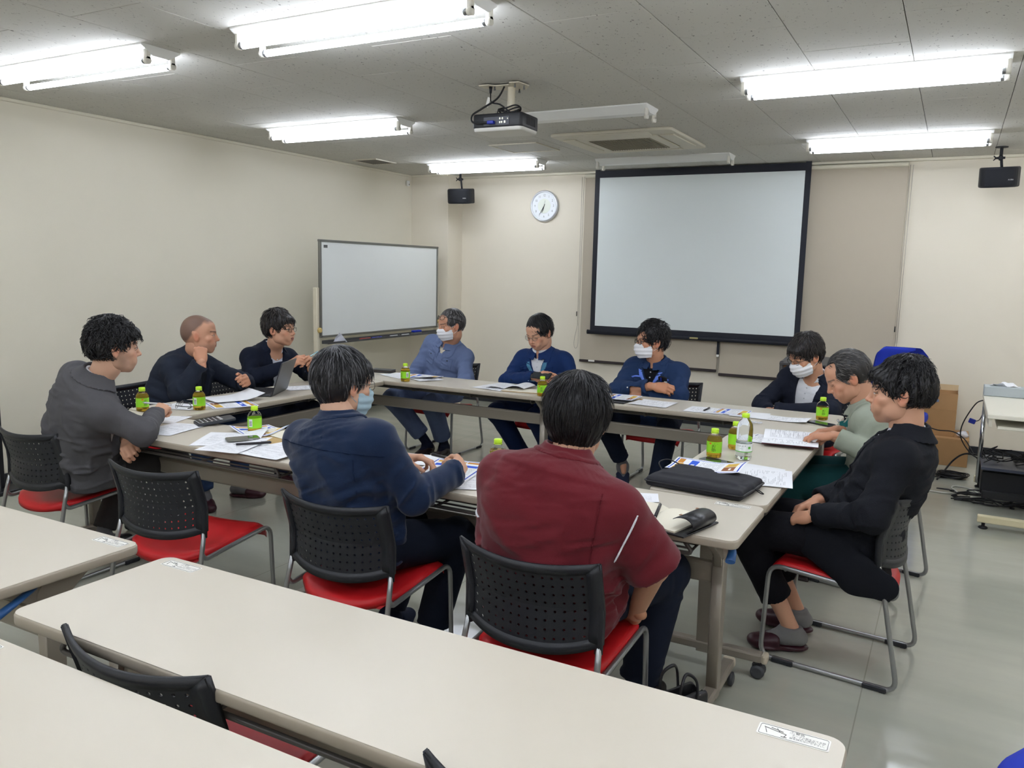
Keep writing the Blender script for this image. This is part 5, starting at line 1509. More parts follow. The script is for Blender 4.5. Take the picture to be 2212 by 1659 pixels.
def face_mask(parent, HF, H, root, m, vs=0.0032, k=1.0):
    S = Sdf()
    def fn(X, Y, Z):
        a = np.sqrt((X/0.0665)**2+((Y-0.022)/0.0925)**2+((Z+0.058)/0.075)**2)
        d = np.abs((a-1)*0.07)-0.0022
        nose = np.sqrt((X/0.030)**2+((Y-0.085)/0.034)**2+((Z+0.040)/0.036)**2)
        d2 = np.abs((nose-1)*0.03)-0.0022
        solid = np.minimum((a-1)*0.07, (nose-1)*0.03)
        h = np.maximum(0.02-np.abs((a-1)*0.07-(nose-1)*0.03), 0)/0.02
        solid = solid-h*h*0.005
        pl = 0.0016*np.sin((Z+0.05)*240)
        d = np.abs(solid+pl)-0.0020
        top = Z-(-0.012-0.10*np.abs(X)); bot = (-0.116+0.28*np.abs(X)*0.6)-Z
        return np.maximum(np.maximum(d, np.maximum(top, bot)), 0.020+0.0*X-Y)
    S.add(fn, (-0.08, 0, -0.14), (0.08, 0.14, 0.02)); P, Q = S.mesh(vs, (-0.085, 0.0, -0.14), (0.085, 0.14, 0.02))
    o = surf((P*k)@HF.T+H-root, Q, 'face_mask', m, parent)
    b = MB()
    def W(p): return Vector((HF@V3(p)*k+H-root).tolist())
    for s in (-1, 1):
        b.tube(catmull([W((s*0.058, 0.045, -0.022)), W((s*0.074, 0.018, -0.004)), W((s*0.080, -0.006, 0.004)), W((s*0.083, -0.022, -0.012)), W((s*0.078, -0.014, -0.040)), W((s*0.066, 0.016, -0.062)), W((s*0.056, 0.040, -0.082))], 4), 0.0011, n=5)
    b.build('ear_loop', m, o)

def person(label, pel, N, H, hip_yaw, sh_yaw, head, arms, legs, st):
    """head=(yaw,pitch,roll); arms: right,left dict(w, pole, f, d, curl, thumb) ; legs: right,left dict(a, pole, toe)"""
    pel, N, H = V3(pel), V3(N), V3(H)
    root = V3(pel[0], pel[1], 0.0)
    t = empty('person', label, 'person', tuple(float(c) for c in root), 0, 'people seated round the tables')
    vs = st.get('vs', 0.0075)
    skin = st.get('skin', SKIN)
    yv = lambda a: V3(math.cos(math.radians(a)), math.sin(math.radians(a)), 0)
    xh = np.cross(yv(hip_yaw), (0, 0, 1)); xs = np.cross(yv(sh_yaw), (0, 0, 1)) + V3(0, 0, st.get('tilt', 0.0))
    up = V3(0, 0, 1)
    P0 = pel+V3(0, 0, -0.075); hump = st.get('hump', 0.05)
    P1 = pel*0.45+N*0.55 - yv(hip_yaw)*hump
    prof = PROF[st.get('build', 'reg')]
    T = Torso(P0, P1, N, xh, xs, prof)
    TS = Torso(P0, P1, N, xh, xs, PROF['skin'])
    c_, ax_, ay_, az_ = T.frame(st.get('sht', 0.84))
    sw = st.get('sw', 0.165)
    sh = [c_+ax_*s*sw+V3(0, 0, -0.008) for s in (1, -1)]
    c2, bx, by, bz = T.frame(0.1)
    hipj = [pel+nrm(xh)*s*0.092+V3(0, 0, -0.01) for s in (1, -1)]
    W = []; E = []
    for i, (s, a) in enumerate(zip((1, -1), arms)):
        w_ = V3(a['w']); W.append(w_)
        E.append(V3(a['e']) if 'e' in a else ik(sh[i], w_, 0.275, 0.25, a.get('pole', (0, 0, -1))))
    K = []; A = []
    for i, (s, l) in enumerate(zip((1, -1), legs)):
        a = V3(l['a']); A.append(a)
        K.append(V3(l['k']) if 'k' in l else ik(hipj[i], a, 0.42, 0.40, l.get('pole', (0, 0, 1))))
    HF = head_frame(H, *head)
    hk = st.get('hk', 1.03)
    hp = lambda p: (HF@V3(p))*hk+H
    # ---------------- body (one continuous skin mesh; the fine head and hands belong to it)
    S = Sdf(); lo, hi = T.box(0.17); lo[2] = pel[2]-0.01; hi[2] -= 0.10
    S.add(TS.fn(-0.004), lo, hi, 0.02)
    neck0 = N-(HF[:, 1]*0.0)+V3(0, 0, -0.03)
    S.cap(neck0, hp((0, -0.022, -0.070)), 0.062, 0.054, k=0.03)
    S.cap(hp((0, -0.020, -0.085)), hp((0, -0.02, -0.03)), 0.055, 0.055, k=0.03)
    for i in (0, 1):
        S.cap(sh[i], E[i], 0.046, 0.040, k=0.03); S.cap(E[i], W[i], 0.040, 0.026, k=0.02)
        S.cap(hipj[i], K[i], 0.072, 0.050, k=0.03); S.cap(K[i], A[i], 0.050, 0.031, k=0.02)
        S.ell(K[i]*0.65+A[i]*0.35-nrm(np.cross(np.cross(K[i]-A[i], hipj[i]-K[i]), K[i]-A[i]))*-0.012, (0.047, 0.047, 0.085), rot_to((1, 0, 0), A[i]-K[i]) if abs((A[i]-K[i])[2]) < 0.0 else None, k=0.03)
        tv = nrm(V3(legs[i]['toe'])-A[i]); S.cap(A[i], A[i]+V3(tv[0], tv[1], 0)*0.08+V3(0, 0, -0.045), 0.028, 0.018, k=0.01)
    P, Q = S.mesh(max(vs, 0.008)+0.001)
    PP, QQ = [P], [Q]; CC = [np.tile(np.array(srgb(*skin)[:3], f4), (len(P), 1))]
    hs = head_sdf(st.get('fat', 1.0), st.get('jaw', 1.0), st.get('nose', 1.0))
    hv = st.get('hvs', 0.0028)
    P, Q = hs.mesh(hv); CC.append(head_colors(P, skin, st.get('face', {})))
    if st.get('buzz'):
        b_ = np.clip((P[:, 2]-(0.045-0.9*(P[:, 1]+0.02)*0.0-0.03*(P[:, 1] < 0.03)))/0.02+0, 0, 1)
        x, y, z = P[:, 0], P[:, 1], P[:, 2]
        hl = np.where(y > 0.03, 0.070, np.where(y > -0.02, 0.012+0.058*np.clip((y+0.02)/0.05, 0, 1), -0.055+0.067*np.clip((y+0.07)/0.05, 0, 1)))
        b_ = np.clip((z-hl+0.006*noise3(x*60+9, y*60+9, z*60+9))/0.022, 0, 1)*st['buzz']
        ear = (np.abs(x) > 0.0775) & (z < 0.025) & (y > -0.04)
        b_ = np.where(ear, 0, b_)[:, None]
        CC[-1] = CC[-1]*(1-b_)+np.array(srgb(60, 55, 54)[:3], f4)*b_
    PP.append((P*hk)@HF.T+H); QQ.append(Q)
    for i, (s, a) in enumerate(zip((1, -1), arms)):
        if 'f' not in a: continue
        hd = hand_sdf(W[i], a['f'], a['d'], s, a.get('curl', (0.4, 0.45, 0.5, 0.55)), a.get('thumb', 0.4), a.get('spread', 0.05), st.get('hs', 1.0))
        P, Q = hd.mesh(st.get('handvs', 0.0030))
        PP.append(P); QQ.append(Q); CC.append(np.tile(np.array(srgb(skin[0]-2, skin[1]-8, skin[2]-10)[:3], f4), (len(P), 1)))
    off = 0; q2 = []
    for p, q in zip(PP, QQ): q2.append(q+off); off += len(p)
    surf(np.concatenate(PP)-root, np.concatenate(q2), 'body', M_skin, t, np.concatenate(CC))
    # ---------------- hair
    hst = st.get('hair')
    if hst:
        rs = np.random.RandomState(st.get('seed', 3))
        hS = hair_sdf(hst); P, Q = hS.mesh(st.get('hairvs', 0.0034))
        Nn = vnormals(P, Q); V, F, tone = hair_locks(P, Nn, hst, rs, None)
        C = np.concatenate([np.full(len(P), 0.12, f4), tone]); C = np.stack([C]*3, 1)
        surf((np.concatenate([P, V])*hk)@HF.T+H-root, np.concatenate([Q, F+len(P)]), 'hair', hair_mat(*st['hairmat']), t, C)
    # ---------------- trousers
    mt = st['trousers']
    S = Sdf(); bag = st.get('bag', 0.0)
    lo, hi = T.box(0.22); lo[2] = pel[2]-0.12; hi[2] = pel[2]+0.10
    S.ell(pel+V3(0, 0, -0.012)-yv(hip_yaw)*0.01, (0.178, 0.118, 0.088), np.stack([nrm(xh), yv(hip_yaw), up], 1), k=0.04)
    for i in (0, 1):
        fo = ((0.007, 0.0, 0.20, 1+i), (0.005, 1.0, 0.25, 2+i)); fo2 = ((0.007, 0.0, 0.25, 3+i), (0.006, 1.0, 0.22, 5+i))
        sd = nrm(A[i]-K[i]); hem = K[i]+sd*(np.linalg.norm(A[i]-K[i])*st.get('hem', 0.93))
        S.cap(hipj[i], K[i], 0.090+bag, 0.068+bag, k=0.035, fold=fo)
        S.cap(K[i], hem+sd*0.03, 0.068+bag, 0.056+bag, k=0.03, fold=fo2)
        Rm = rot_to(sd, (0.3, 0.9, 0.1)); S.rbox(hem+sd*0.055, (0.10, 0.055, 0.10), Rm, rad=0.004, kind='s', k=0.003)
        S.cap(hem-sd*0.015, hem+sd*0.02, 0.043+bag, 0.046+bag, k=0.004, kind='s')
    S.rbox(V3(pel[0], pel[1], 0.36), (0.14, 0.14, 0.035), rad=0.01, kind='s', k=0.01)
    P, Q = S.mesh(vs+0.0005); surf(P-root, Q, 'trousers', mt, t)
    # ---------------- socks and footwear
    for i, l in enumerate(legs):
        if st.get('nofeet'): break
        a = A[i]; toe = V3(l['toe']); d = nrm(V3(toe[0]-a[0], toe[1]-a[1], 0)); pit = l.get('pit', 0.0)
        f = nrm(d*math.cos(pit)+V3(0, 0, -1)*math.sin(pit)); u_ = np.cross(np.cross(f, up), f); u_ = nrm(u_)
        sdn = nrm(K[i]-a)
        S = Sdf(); S.cap(a+sdn*st.get('sockh', 0.13), a+u_*-0.010, 0.041, 0.037, k=0.0)
        if st.get('sockh', 0.13) < 0.05: S.rbox(a+f*-0.02+u_*(0.055+st.get('sockh', 0.0)), (0.1, 0.1, 0.05), R0 if False else None, rad=0.005, kind='s')
        S.cap(a-f*0.035-u_*0.040, a+f*0.02-u_*0.035, 0.035, 0.036, k=0.03)
        S.cap(a+f*0.01-u_*0.030, a+f*0.135-u_*0.058, 0.038, 0.026, k=0.03, flat=u_, ff=0.8)
        P, Q = S.mesh(0.0055); surf(P-root, Q, 'sock', st['sock'], t)
        S = Sdf(); R = rot_to(f, u_)
        if st.get('shoe', 'slipper') == 'slipper':
            S.ell(a+f*0.085-u_*0.080, (0.050, 0.070, 0.013), R, k=0.01); S.ell(a-f*0.020-u_*0.078, (0.040, 0.055, 0.016), R, k=0.03)
            S.cap(a+f*0.060-u_*0.052, a+f*0.135-u_*0.062, 0.049, 0.038, k=0.012, flat=u_, ff=0.72)
            S.rbox(a+f*0.0-u_*0.015, (0.09, 0.048, 0.052), R, rad=0.01, k=0.008, kind='s')
        else:
            S.cap(a-f*0.035-u_*0.050, a+f*0.03-u_*0.048, 0.041, 0.042, k=0.02); S.cap(a+f*0.02-u_*0.046, a+f*0.155-u_*0.066, 0.045, 0.032, k=0.02, flat=u_, ff=0.78)
            S.rbox(a+f*0.055-u_*0.088, (0.042, 0.130, 0.010), R, rad=0.008, k=0.008)
            S.rbox(a-f*0.01+u_*0.035, (0.08, 0.045, 0.04), R, rad=0.01, k=0.008, kind='s')
        S.rbox(a+V3(0, 0, -a[2]-0.05) if a[2] < 0.12 else a-u_*0.16, (0.25, 0.25, 0.05) if a[2] < 0.12 else (0.2, 0.2, 0.06), None if a[2] < 0.12 else R, rad=0.002, kind='s')
        P, Q = S.mesh(0.0050); surf(P-root, Q, 'slipper' if st.get('shoe', 'slipper') == 'slipper' else 'shoe', st['shoem'], t)
    # ---------------- shirt under an open jacket
    ck0 = st.get('collar', 'lapel')
    op = st.get('open')          # None or (t0, w0, w1): front opening from t0 upwards, half width w0 -> w1
    joff = 0.008; fold = st.get('fold', 0.006); seed = st.get('seed', 3)*1.7
    tlo, thi = T.C.min(0)-0.235-(0.03 if st.get('build') == 'big' else 0), T.C.max(0)+0.235+(0.03 if st.get('build') == 'big' else 0)
    tlo[2] = T.C[:, 2].min()-0.035; thi[2] = N[2]+0.09
    cf, fx, fy, fz = T.frame(0.7)
    if op:
        S = Sdf(); fc = T.pt(0.6, 0, 0.9); a0 = T.pt(op[0], 0, 0.9); a1 = T.pt(1.0, 0, 0.6)
        blo = np.minimum(np.minimum(a0, a1), fc)-0.12; bhi = np.maximum(np.maximum(a0, a1), fc)+0.12; bhi[2] = N[2]+0.05
        S.add(T.fn(-0.010 if ck0 == 'lapel' and not st.get('thickshirt') else -0.004, 0.001, seed), blo, bhi)
        def cutb(X, Y, Z): return -((X-cf[0])*fy[0]+(Y-cf[1])*fy[1]+(Z-cf[2])*fy[2])+0.0
        S.add(cutb, blo, bhi, 0, 'i')
        if st.get('vneck'):
            S.ell(T.pt(0.99, 0, 0.9)+V3(0, 0, 0.01), (0.045, 0.045, st['vneck']), np.stack([fx, fy, fz], 1), kind='s')
        P, Q = S.mesh(0.006, blo, bhi); so = surf(P-root, Q, 'shirt', st['shirt'], t)
        if st.get('shirtcollar', True):
            ring_collar(N+fz*0.004+fy*0.004, fz+HF[:, 2]*0.2+fy*0.15, fy, 0.059, 0.027, 0.0024, 0.006, st['shirt'], 'shirt_collar', t, root, 0.0042, fall=0.030)
            b = MB()
            for k in range(4):
                tt = 0.88-0.085*k
                if tt < op[0]: break
                p = T.pt(tt, 0, 1.0)+T.frame(tt)[2]*(-0.003)-root; M = Matrix.Translation(Vector(p.tolist())) @ Matrix(rot_to(T.frame(tt)[2]).tolist()).to_4x4() @ Matrix.Rotation(-PI/2, 4, 'X')
                b.lathe([(0.0055, 0.0), (0.0055, 0.0022), (0.003, 0.0026)], n=10, M=M)
            b.build('shirt_buttons', M_btnw, so)
    # ---------------- jacket
    S = Sdf()
    S.add(T.fn(joff, fold, seed), tlo, thi, 0.03)
    mj = st['jacket']; sr = st.get('sleeve', 1.0); short = st.get('short')
    for i in (0, 1):
        fo = ((0.012, 0.98, 0.34, seed+i), (0.008, 0.25, 0.30, seed+4+i)); fo2 = ((0.012, 0.0, 0.36, seed+2+i), (0.010, 0.95, 0.28, seed+6+i))
        S.ell(sh[i], (0.066*sr, 0.066*sr, 0.060*sr), k=0.05)
        tz = T.pt(0.965, 0.25*(1, -1)[i], 0); S.cap(tz+V3(0, 0, -0.022), sh[i]+V3(0, 0, -0.004), 0.050, 0.054*sr, k=0.05)
        if short:
            e2 = sh[i]+(E[i]-sh[i])*1.02; S.cap(sh[i], e2, 0.070*sr, 0.088*sr, k=0.04, fold=((0.006, 0.7, 0.5, seed+i),))
            dv = nrm(e2-sh[i]); S.rbox(e2+dv*0.058, (0.12, 0.060, 0.12), rot_to(dv, (0.3, 0.9, 0.1)), rad=0.003, kind='s')
            S.cap(e2-dv*0.05, e2+dv*0.02, 0.055, 0.078*sr, k=0.004, kind='s')
            continue
        S.cap(sh[i], E[i], 0.064*sr, 0.054*sr, k=0.035, fold=fo)
        dw = nrm(W[i]-E[i]); we = W[i]-dw*st.get('cuff', 0.012)
        S.cap(E[i], we+dw*0.02, 0.055*sr, 0.040*sr, k=0.02, fold=fo2)
        S.rbox(we+dw*0.040, (0.07, 0.040, 0.07), rot_to(dw, (0.3, 0.9, 0.1)), rad=0.003, kind='s')
        S.cap(we-dw*0.02, we+dw*0.03, 0.029*sr, 0.033*sr, k=0.003, kind='s')
    if st.get('skirt', 0) > 0:
        for i in (0, 1):
            q = hipj[i]+(K[i]-hipj[i])*st['skirt']; S.cap(hipj[i]+V3(0, 0, 0.0), q, 0.104, 0.086, k=0.04, fold=((0.006, 0.8, 0.4, seed+9),))
        if st.get('tail'): S.cap(pel-yv(hip_yaw)*0.06+V3(0, 0, 0.02), pel-yv(hip_yaw)*0.11+V3(0, 0, -0.10-st['tail']), 0.10, 0.085, k=0.04, flat=yv(hip_yaw), ff=0.5)
    for e in st.get('extra', ()): S.cap(V3(e[0]), V3(e[1]), e[2], e[3], k=0.03, flat=e[4], ff=e[5])
    if not st.get('tail'): S.rbox(V3(pel[0], pel[1], 0.34), (0.3, 0.3, 0.085), rad=0.01, kind='s', k=0.02)
    if op:
        t0, w0, w1 = op[:3]
        def wedge(X, Y, Z):
            u, v, w_, tt = T.local(X, Y, Z)
            ww = w0+(w1-w0)*np.clip((tt-t0)/(0.97-t0), 0, 1)**st.get('opow', 1.0)
            dd = 0.075-v
            return np.maximum(np.maximum((np.abs(u)-ww), (t0-tt)*0.5), dd-0.02)
        a0 = T.pt(t0, 0, 0.9); a1 = T.pt(1.0, 0, 0.9)
        blo = np.minimum(a0, a1)-0.13; bhi = np.maximum(a0, a1)+0.13
        S.add(wedge, blo, bhi, 0.006, 's')
    # neck hole
    S.cap(N+fz*-0.005, N+fz*0.08, 0.060, 0.075, k=0.008, kind='s')
    lo, hi = S.bounds(); 
    P, Q = S.mesh(vs, lo-0.015, hi+0.015); JP = P; jn = surf(P-root, Q, st.get('jname', 'jacket'), mj, t)
    # ---------------- collar, lapels, panels
    ck = st.get('collar', 'lapel')
    if ck == 'work':
        surf_collar(S, N, fz+HF[:, 2]*0.15, fy, 0.066, 0.030, 0.036, 0.010 if op else 0.004, st.get('collarm', mj), 'collar', t, root, 0.0045, tip=0.030)
    elif ck == 'lapel':
        surf_collar(S, N, fz+HF[:, 2]*0.1, fy, 0.066, 0.042, 0.040, 0.02, mj, 'collar', t, root, 0.0045, tip=0.0, back_only=0.055)
    if op and ck in ('lapel', 'work'):
        t0, w0, w1 = op[:3]
        lw = st.get('lapelw', 0.045 if ck == 'lapel' else 0.030)
        def reg(u, v, tt):
            ww = w0+(w1-w0)*np.clip((tt-t0)/(0.97-t0), 0, 1)**st.get('opow', 1.0)
            wd = lw*np.clip((tt-t0)/(0.80-t0), 0.05, 1)*(1-0.0*tt)
            r = np.maximum(ww-np.abs(u)-0.001, np.abs(u)-ww-wd)
            r = np.maximum(r, np.maximum(t0+0.01-tt, tt-st.get('lapelt', 0.90))*0.5)
            bb = np.interp(tt.ravel(), T.prof[:, 0], T.prof[:, 2]).reshape(tt.shape)
            return np.maximum(np.maximum(r, -v), v-bb-0.040)
        a0 = T.pt(t0, 0, 0.95); a1 = T.pt(0.97, 0, 0.95)
        blo = np.minimum(a0, a1)-0.14; bhi = np.maximum(a0, a1)+0.14
        layer(T, S, 0.0035, 0.0025, reg, blo, bhi, 0.0042, 'lapel', st.get('lapelm', mj), t, root)
    for (nm, t0, t1, u0, u1, front, m_) in st.get('panels', ()):
        def reg2(u, v, tt, t0=t0, t1=t1, u0=u0, u1=u1, front=front):
            r = np.maximum(np.maximum(u0-u, u-u1), np.maximum(t0-tt, tt-t1)*0.5)
            bb = np.interp(tt.ravel(), T.prof[:, 0], T.prof[:, 2]).reshape(tt.shape)
            return np.maximum(np.maximum(r, -v if front else v), np.abs(v)-bb-0.030)
        tm, um = (t0+t1)/2, (u0+u1)/2
        c, x_, y_, z_ = T.frame(tm)
        b_ = np.interp(tm, T.prof[:, 0], T.prof[:, 2]); a_ = np.interp(tm, T.prof[:, 0], T.prof[:, 1])
        ctr = c+x_*um+y_*(b_*(1-min(abs(um)/a_, 0.95)**2.4)**(1/2.4))*(1 if front else -1)
        ext = max(abs(u1-u0), (t1-t0)*0.5)*0.75+0.05
        layer(T, S, 0.0016, 0.0022, reg2, ctr-ext, ctr+ext, 0.004 if ext < 0.14 else 0.006, nm, m_, t, root)
    for (nm, c_, n_, hw, o_, m_, ext, side) in st.get('bands', ()):      # seams and piping cut by a plane
        c_ = V3(c_); n_ = nrm(n_); sd_ = None if side is None else nrm(side)
        def pb(D, X, Y, Z):
            q = np.abs((X-c_[0])*n_[0]+(Y-c_[1])*n_[1]+(Z-c_[2])*n_[2])-hw
            q = np.maximum(q, np.sqrt((X-c_[0])**2+(Y-c_[1])**2+(Z-c_[2])**2)-ext)
            if sd_ is not None: q = np.maximum(q, -((X-c_[0])*sd_[0]+(Y-c_[1])*sd_[1]+(Z-c_[2])*sd_[2]))
            return np.maximum(np.abs(D-o_*0.5)-abs(o_)*0.5-0.001, q)
        P, Q = S.mesh(0.0026 if ext < 0.15 else 0.0036, c_-ext, c_+ext, pb)
        if len(Q): surf(P-root, Q, nm, m_, t)
    if st.get('mask'): face_mask(t, HF, H, root, st['mask'], k=hk)
    if st.get('glass'): glasses(t, HF, H, root, st['glass'][0], st['glass'][1], up=len(st['glass']) > 2, k=hk)
    return dict(T=T, sh=sh, E=E, W=W, K=K, A=A, HF=HF, H=H, root=root, obj=t, hk=hk, HJ=hipj, JP=JP)

def on_chest(pp, t, u):
    """point on the front of the jacket and a frame there (x across, y up, z out)"""
    T = pp['T']; c, x, y, z = T.frame(t); o = c+x*u
    d = pp['JP']-o; al = d@y; r = np.linalg.norm(d-np.outer(al, y), axis=1)
    k = np.where(r < 0.010)[0]
    p = o+y*(float(al[k].max()) if len(k) else 0.13)-pp['root']
    M = Matrix(((x[0], z[0], y[0], p[0]), (x[1], z[1], y[1], p[1]), (x[2], z[2], y[2], p[2]), (0, 0, 0, 1)))
    return M
def snap(pp, t, u, m, r=0.006, name='snap_button'):
    MB().lathe([(r, -0.001), (r, 0.0028), (r*0.6, 0.004)], n=12, M=on_chest(pp, t, u)).build(name, m, pp['obj'])
BLK = ('hair_black', (12, 11, 13), (36, 35, 38))
BRB = ('hair_soft_black', (22, 19, 19), (64, 56, 52))
GRY = ('hair_greying', (26, 26, 29), (120, 120, 124), 0.5)
GRM = ('hair_salt', (50, 48, 48), (150, 148, 148), 0.2)
CAST = {}
# 1 man in grey blazer, leaning on the front-left table
CAST[1] = person('man in grey blazer leaning on the table, seen from behind, black wavy hair and beard',
 (-3.71, 2.42, 0.52), (-3.475, 2.37, 0.985), (-3.41, 2.42, 1.130), 84, 78, (66, 4, 0),
 [dict(w=(-3.50, 2.70, 0.765), e=(-3.23, 2.42, 0.745), f=(-0.35, 0.9, 0.25), d=(0.2, 0.2, 0.95), curl=(0.55, 0.7, 0.8, 0.85), thumb=0.6),
  dict(w=(-3.40, 2.46, 0.68), e=(-3.62, 2.58, 0.70), f=(0.8, -0.5, -0.15), d=(0.2, -0.6, 0.7), curl=(0.6, 0.7, 0.8, 0.8), thumb=0.5)],
 [dict(a=(-3.50, 2.72, 0.09), toe=(-3.45, 2.95, 0), k=(-3.50, 2.80, 0.50)), dict(a=(-3.86, 2.62, 0.09), toe=(-3.88, 2.85, 0), k=(-3.88, 2.84, 0.49))],
 dict(build='reg', vs=0.0065, jacket=cloth('grey_worsted', (104, 103, 106)), trousers=cloth('charcoal_wool', (66, 64, 64)), shirt=M_shirtw, sock=M_sgrey, shoem=M_blks, shoe='shoe',
      open=(0.40, 0.010, 0.055), skirt=0.22, tail=0.0, seed=5, hump=0.075, fold=0.011, tilt=-0.08,
      hair=dict(thick=0.012, top=0.014, front=0.050, locks=1700, len=0.034, w=0.0028, curl=0.8, lift=0.25, mess=0.6, lump=0.007, fringe=0.010, cut=0.035), hairmat=BLK,
      face=dict(beard=(44, 34, 30)), sw=0.172))
# 2 shaven-headed man
CAST[2] = person('shaven-headed man in navy blazer resting his cheek on his fist',
 (-4.42, 3.50, 0.52), (-4.285, 3.60, 0.935), (-4.20, 3.585, 1.075), 10, 22, (42, 2, 0),
 [dict(w=(-4.02, 3.44, 0.925), e=(-4.13, 3.36, 0.735), f=(-0.35, 0.25, 0.9), d=(0.75, -0.60, 0.2), curl=(1.0, 1.05, 1.05, 1.0), thumb=0.8),
  dict(w=(-3.93, 3.70, 0.775), e=(-4.10, 3.86, 0.735), f=(0.75, -0.55, 0.35), d=(0.75, 0.5, 0.5), curl=(0.7, 0.85, 0.95, 1.0), thumb=0.2)],
 [dict(a=(-4.05, 3.45, 0.09), toe=(-3.90, 3.38, 0), k=(-4.02, 3.42, 0.49)), dict(a=(-4.04, 3.74, 0.09), toe=(-3.86, 3.82, 0), k=(-4.02, 3.72, 0.49))],
 dict(build='big', jacket=cloth('navy_blazer_wool', (44, 50, 66)), trousers=cloth('blue_denim', (52, 74, 112)), shirt=cloth('black_knit', (24, 28, 38)), shirtcollar=False, vneck=0.03, sock=M_sgrey, shoem=M_burg,
      open=(0.30, 0.02, 0.070), skirt=0.15, seed=2, buzz=0.75, face=dict(stub=(120, 104, 96), stubk=0.15, open=0.8), skin=(200, 150, 122), fat=1.04, hump=0.04, sw=0.18, sleeve=1.08, sockh=0.16))
# 3 man behind the laptop
CAST[3] = person('bespectacled man in dark navy suit and open white shirt gesturing with a pen',
 (-4.42, 4.28, 0.52), (-4.29, 4.30, 0.930), (-4.19, 4.275, 1.075), 4, -8, (14, 0, 0),
 [dict(w=(-4.035, 4.19, 0.835), e=(-4.22, 4.03, 0.745), f=(0.6, 0.35, 0.35), d=(0.3, -0.6, 0.7), curl=(0.45, 0.7, 0.8, 0.8), thumb=0.6),
  dict(w=(-3.98, 4.36, 0.80), e=(-4.15, 4.52, 0.74), f=(0.5, -0.35, 0.55), d=(0.5, 0.5, 0.6), curl=(0.5, 0.6, 0.7, 0.7), thumb=0.5)],
 [dict(a=(-4.08, 4.16, 0.09), toe=(-3.9, 4.12, 0), k=(-4.02, 4.18, 0.49)), dict(a=(-4.08, 4.44, 0.09), toe=(-3.9, 4.48, 0), k=(-4.02, 4.40, 0.49))],
 dict(build='slim', jacket=cloth('dark_navy_suit', (26, 33, 50)), trousers=cloth('dark_navy_suit', (26, 33, 50)), shirt=cloth('pale_shirt', (205, 211, 224), bump=0.2), sock=M_snavy, shoem=M_burg,
      open=(0.30, 0.012, 0.062), skirt=0.12, seed=7, glass=(M_gblk, 'round'), face=dict(), skin=(204, 156, 128),
      hair=dict(thick=0.013, top=0.014, front=0.046, locks=900, len=0.038, w=0.0028, curl=0.15, lift=0.22, mess=0.30, fringe=0.010, down=0.5, cut=0.03), hairmat=BRB, hump=0.03))
# 4 grey-haired man in navy work jacket, seen from behind
CAST[4] = person('grey-haired man in navy work jacket, seen from behind, pen between his hands',
 (-1.87, 2.30, 0.52), (-1.930, 2.26, 0.974), (-1.968, 2.33, 1.092), 88, 84, (72, 6, 2),
 [dict(w=(-1.60, 2.555, 0.765), e=(-1.635, 2.315, 0.715), f=(-0.45, 0.85, 0.12), d=(0.75, 0.3, 0.55), curl=(0.55, 0.8, 0.95, 1.0), thumb=0.75),
  dict(w=(-1.905, 2.60, 0.765), e=(-2.17, 2.40, 0.735), f=(0.9, 0.35, 0.05), d=(-0.2, 0.1, 0.95), curl=(0.35, 0.4, 0.5, 0.6), thumb=0.35)],
 [dict(a=(-1.725, 2.56, 0.09), toe=(-1.56, 2.63, 0), k=(-1.665, 2.64, 0.462)), dict(a=(-1.98, 2.62, 0.09), toe=(-1.98, 2.8, 0), k=(-1.90, 2.72, 0.47))],
 dict(build='reg', vs=0.0062, jacket=cloth('navy_work_twill', (27, 47, 82), sheen=0.2), trousers=cloth('dark_navy_twill', (20, 28, 44)), sock=M_snavy, shoem=M_denims, collar='work', shirt=M_shirtw,
      seed=4, mask=M_maskb, glass=(M_gmet, 'round'), bag=0.008, fold=0.011, sleeve=1.08, hump=0.07, sw=0.178, tilt=0.0,
      hair=dict(thick=0.012, top=0.010, front=0.052, locks=3400, len=0.046, w=0.0014, curl=0.12, lift=0.08, mess=0.14, down=0.7, fringe=0.006, cut=0.0, lump=0.002, nape=0.020), hairmat=GRY, hairvs=0.003,
      bands=[('yoke_seam', (-1.90, 2.26, 0.875), (0.02, 0.12, 1.0), 0.0022, 0.003, cloth('navy_seam', (24, 43, 76)), 0.24, (0.15, -1, 0)), ('pleat_seam', (-1.755, 2.14, 0.76), (1, 0.2, 0.12), 0.0022, 0.003, cloth('navy_seam', (24, 43, 76)), 0.11, (0, -1, 0))]))
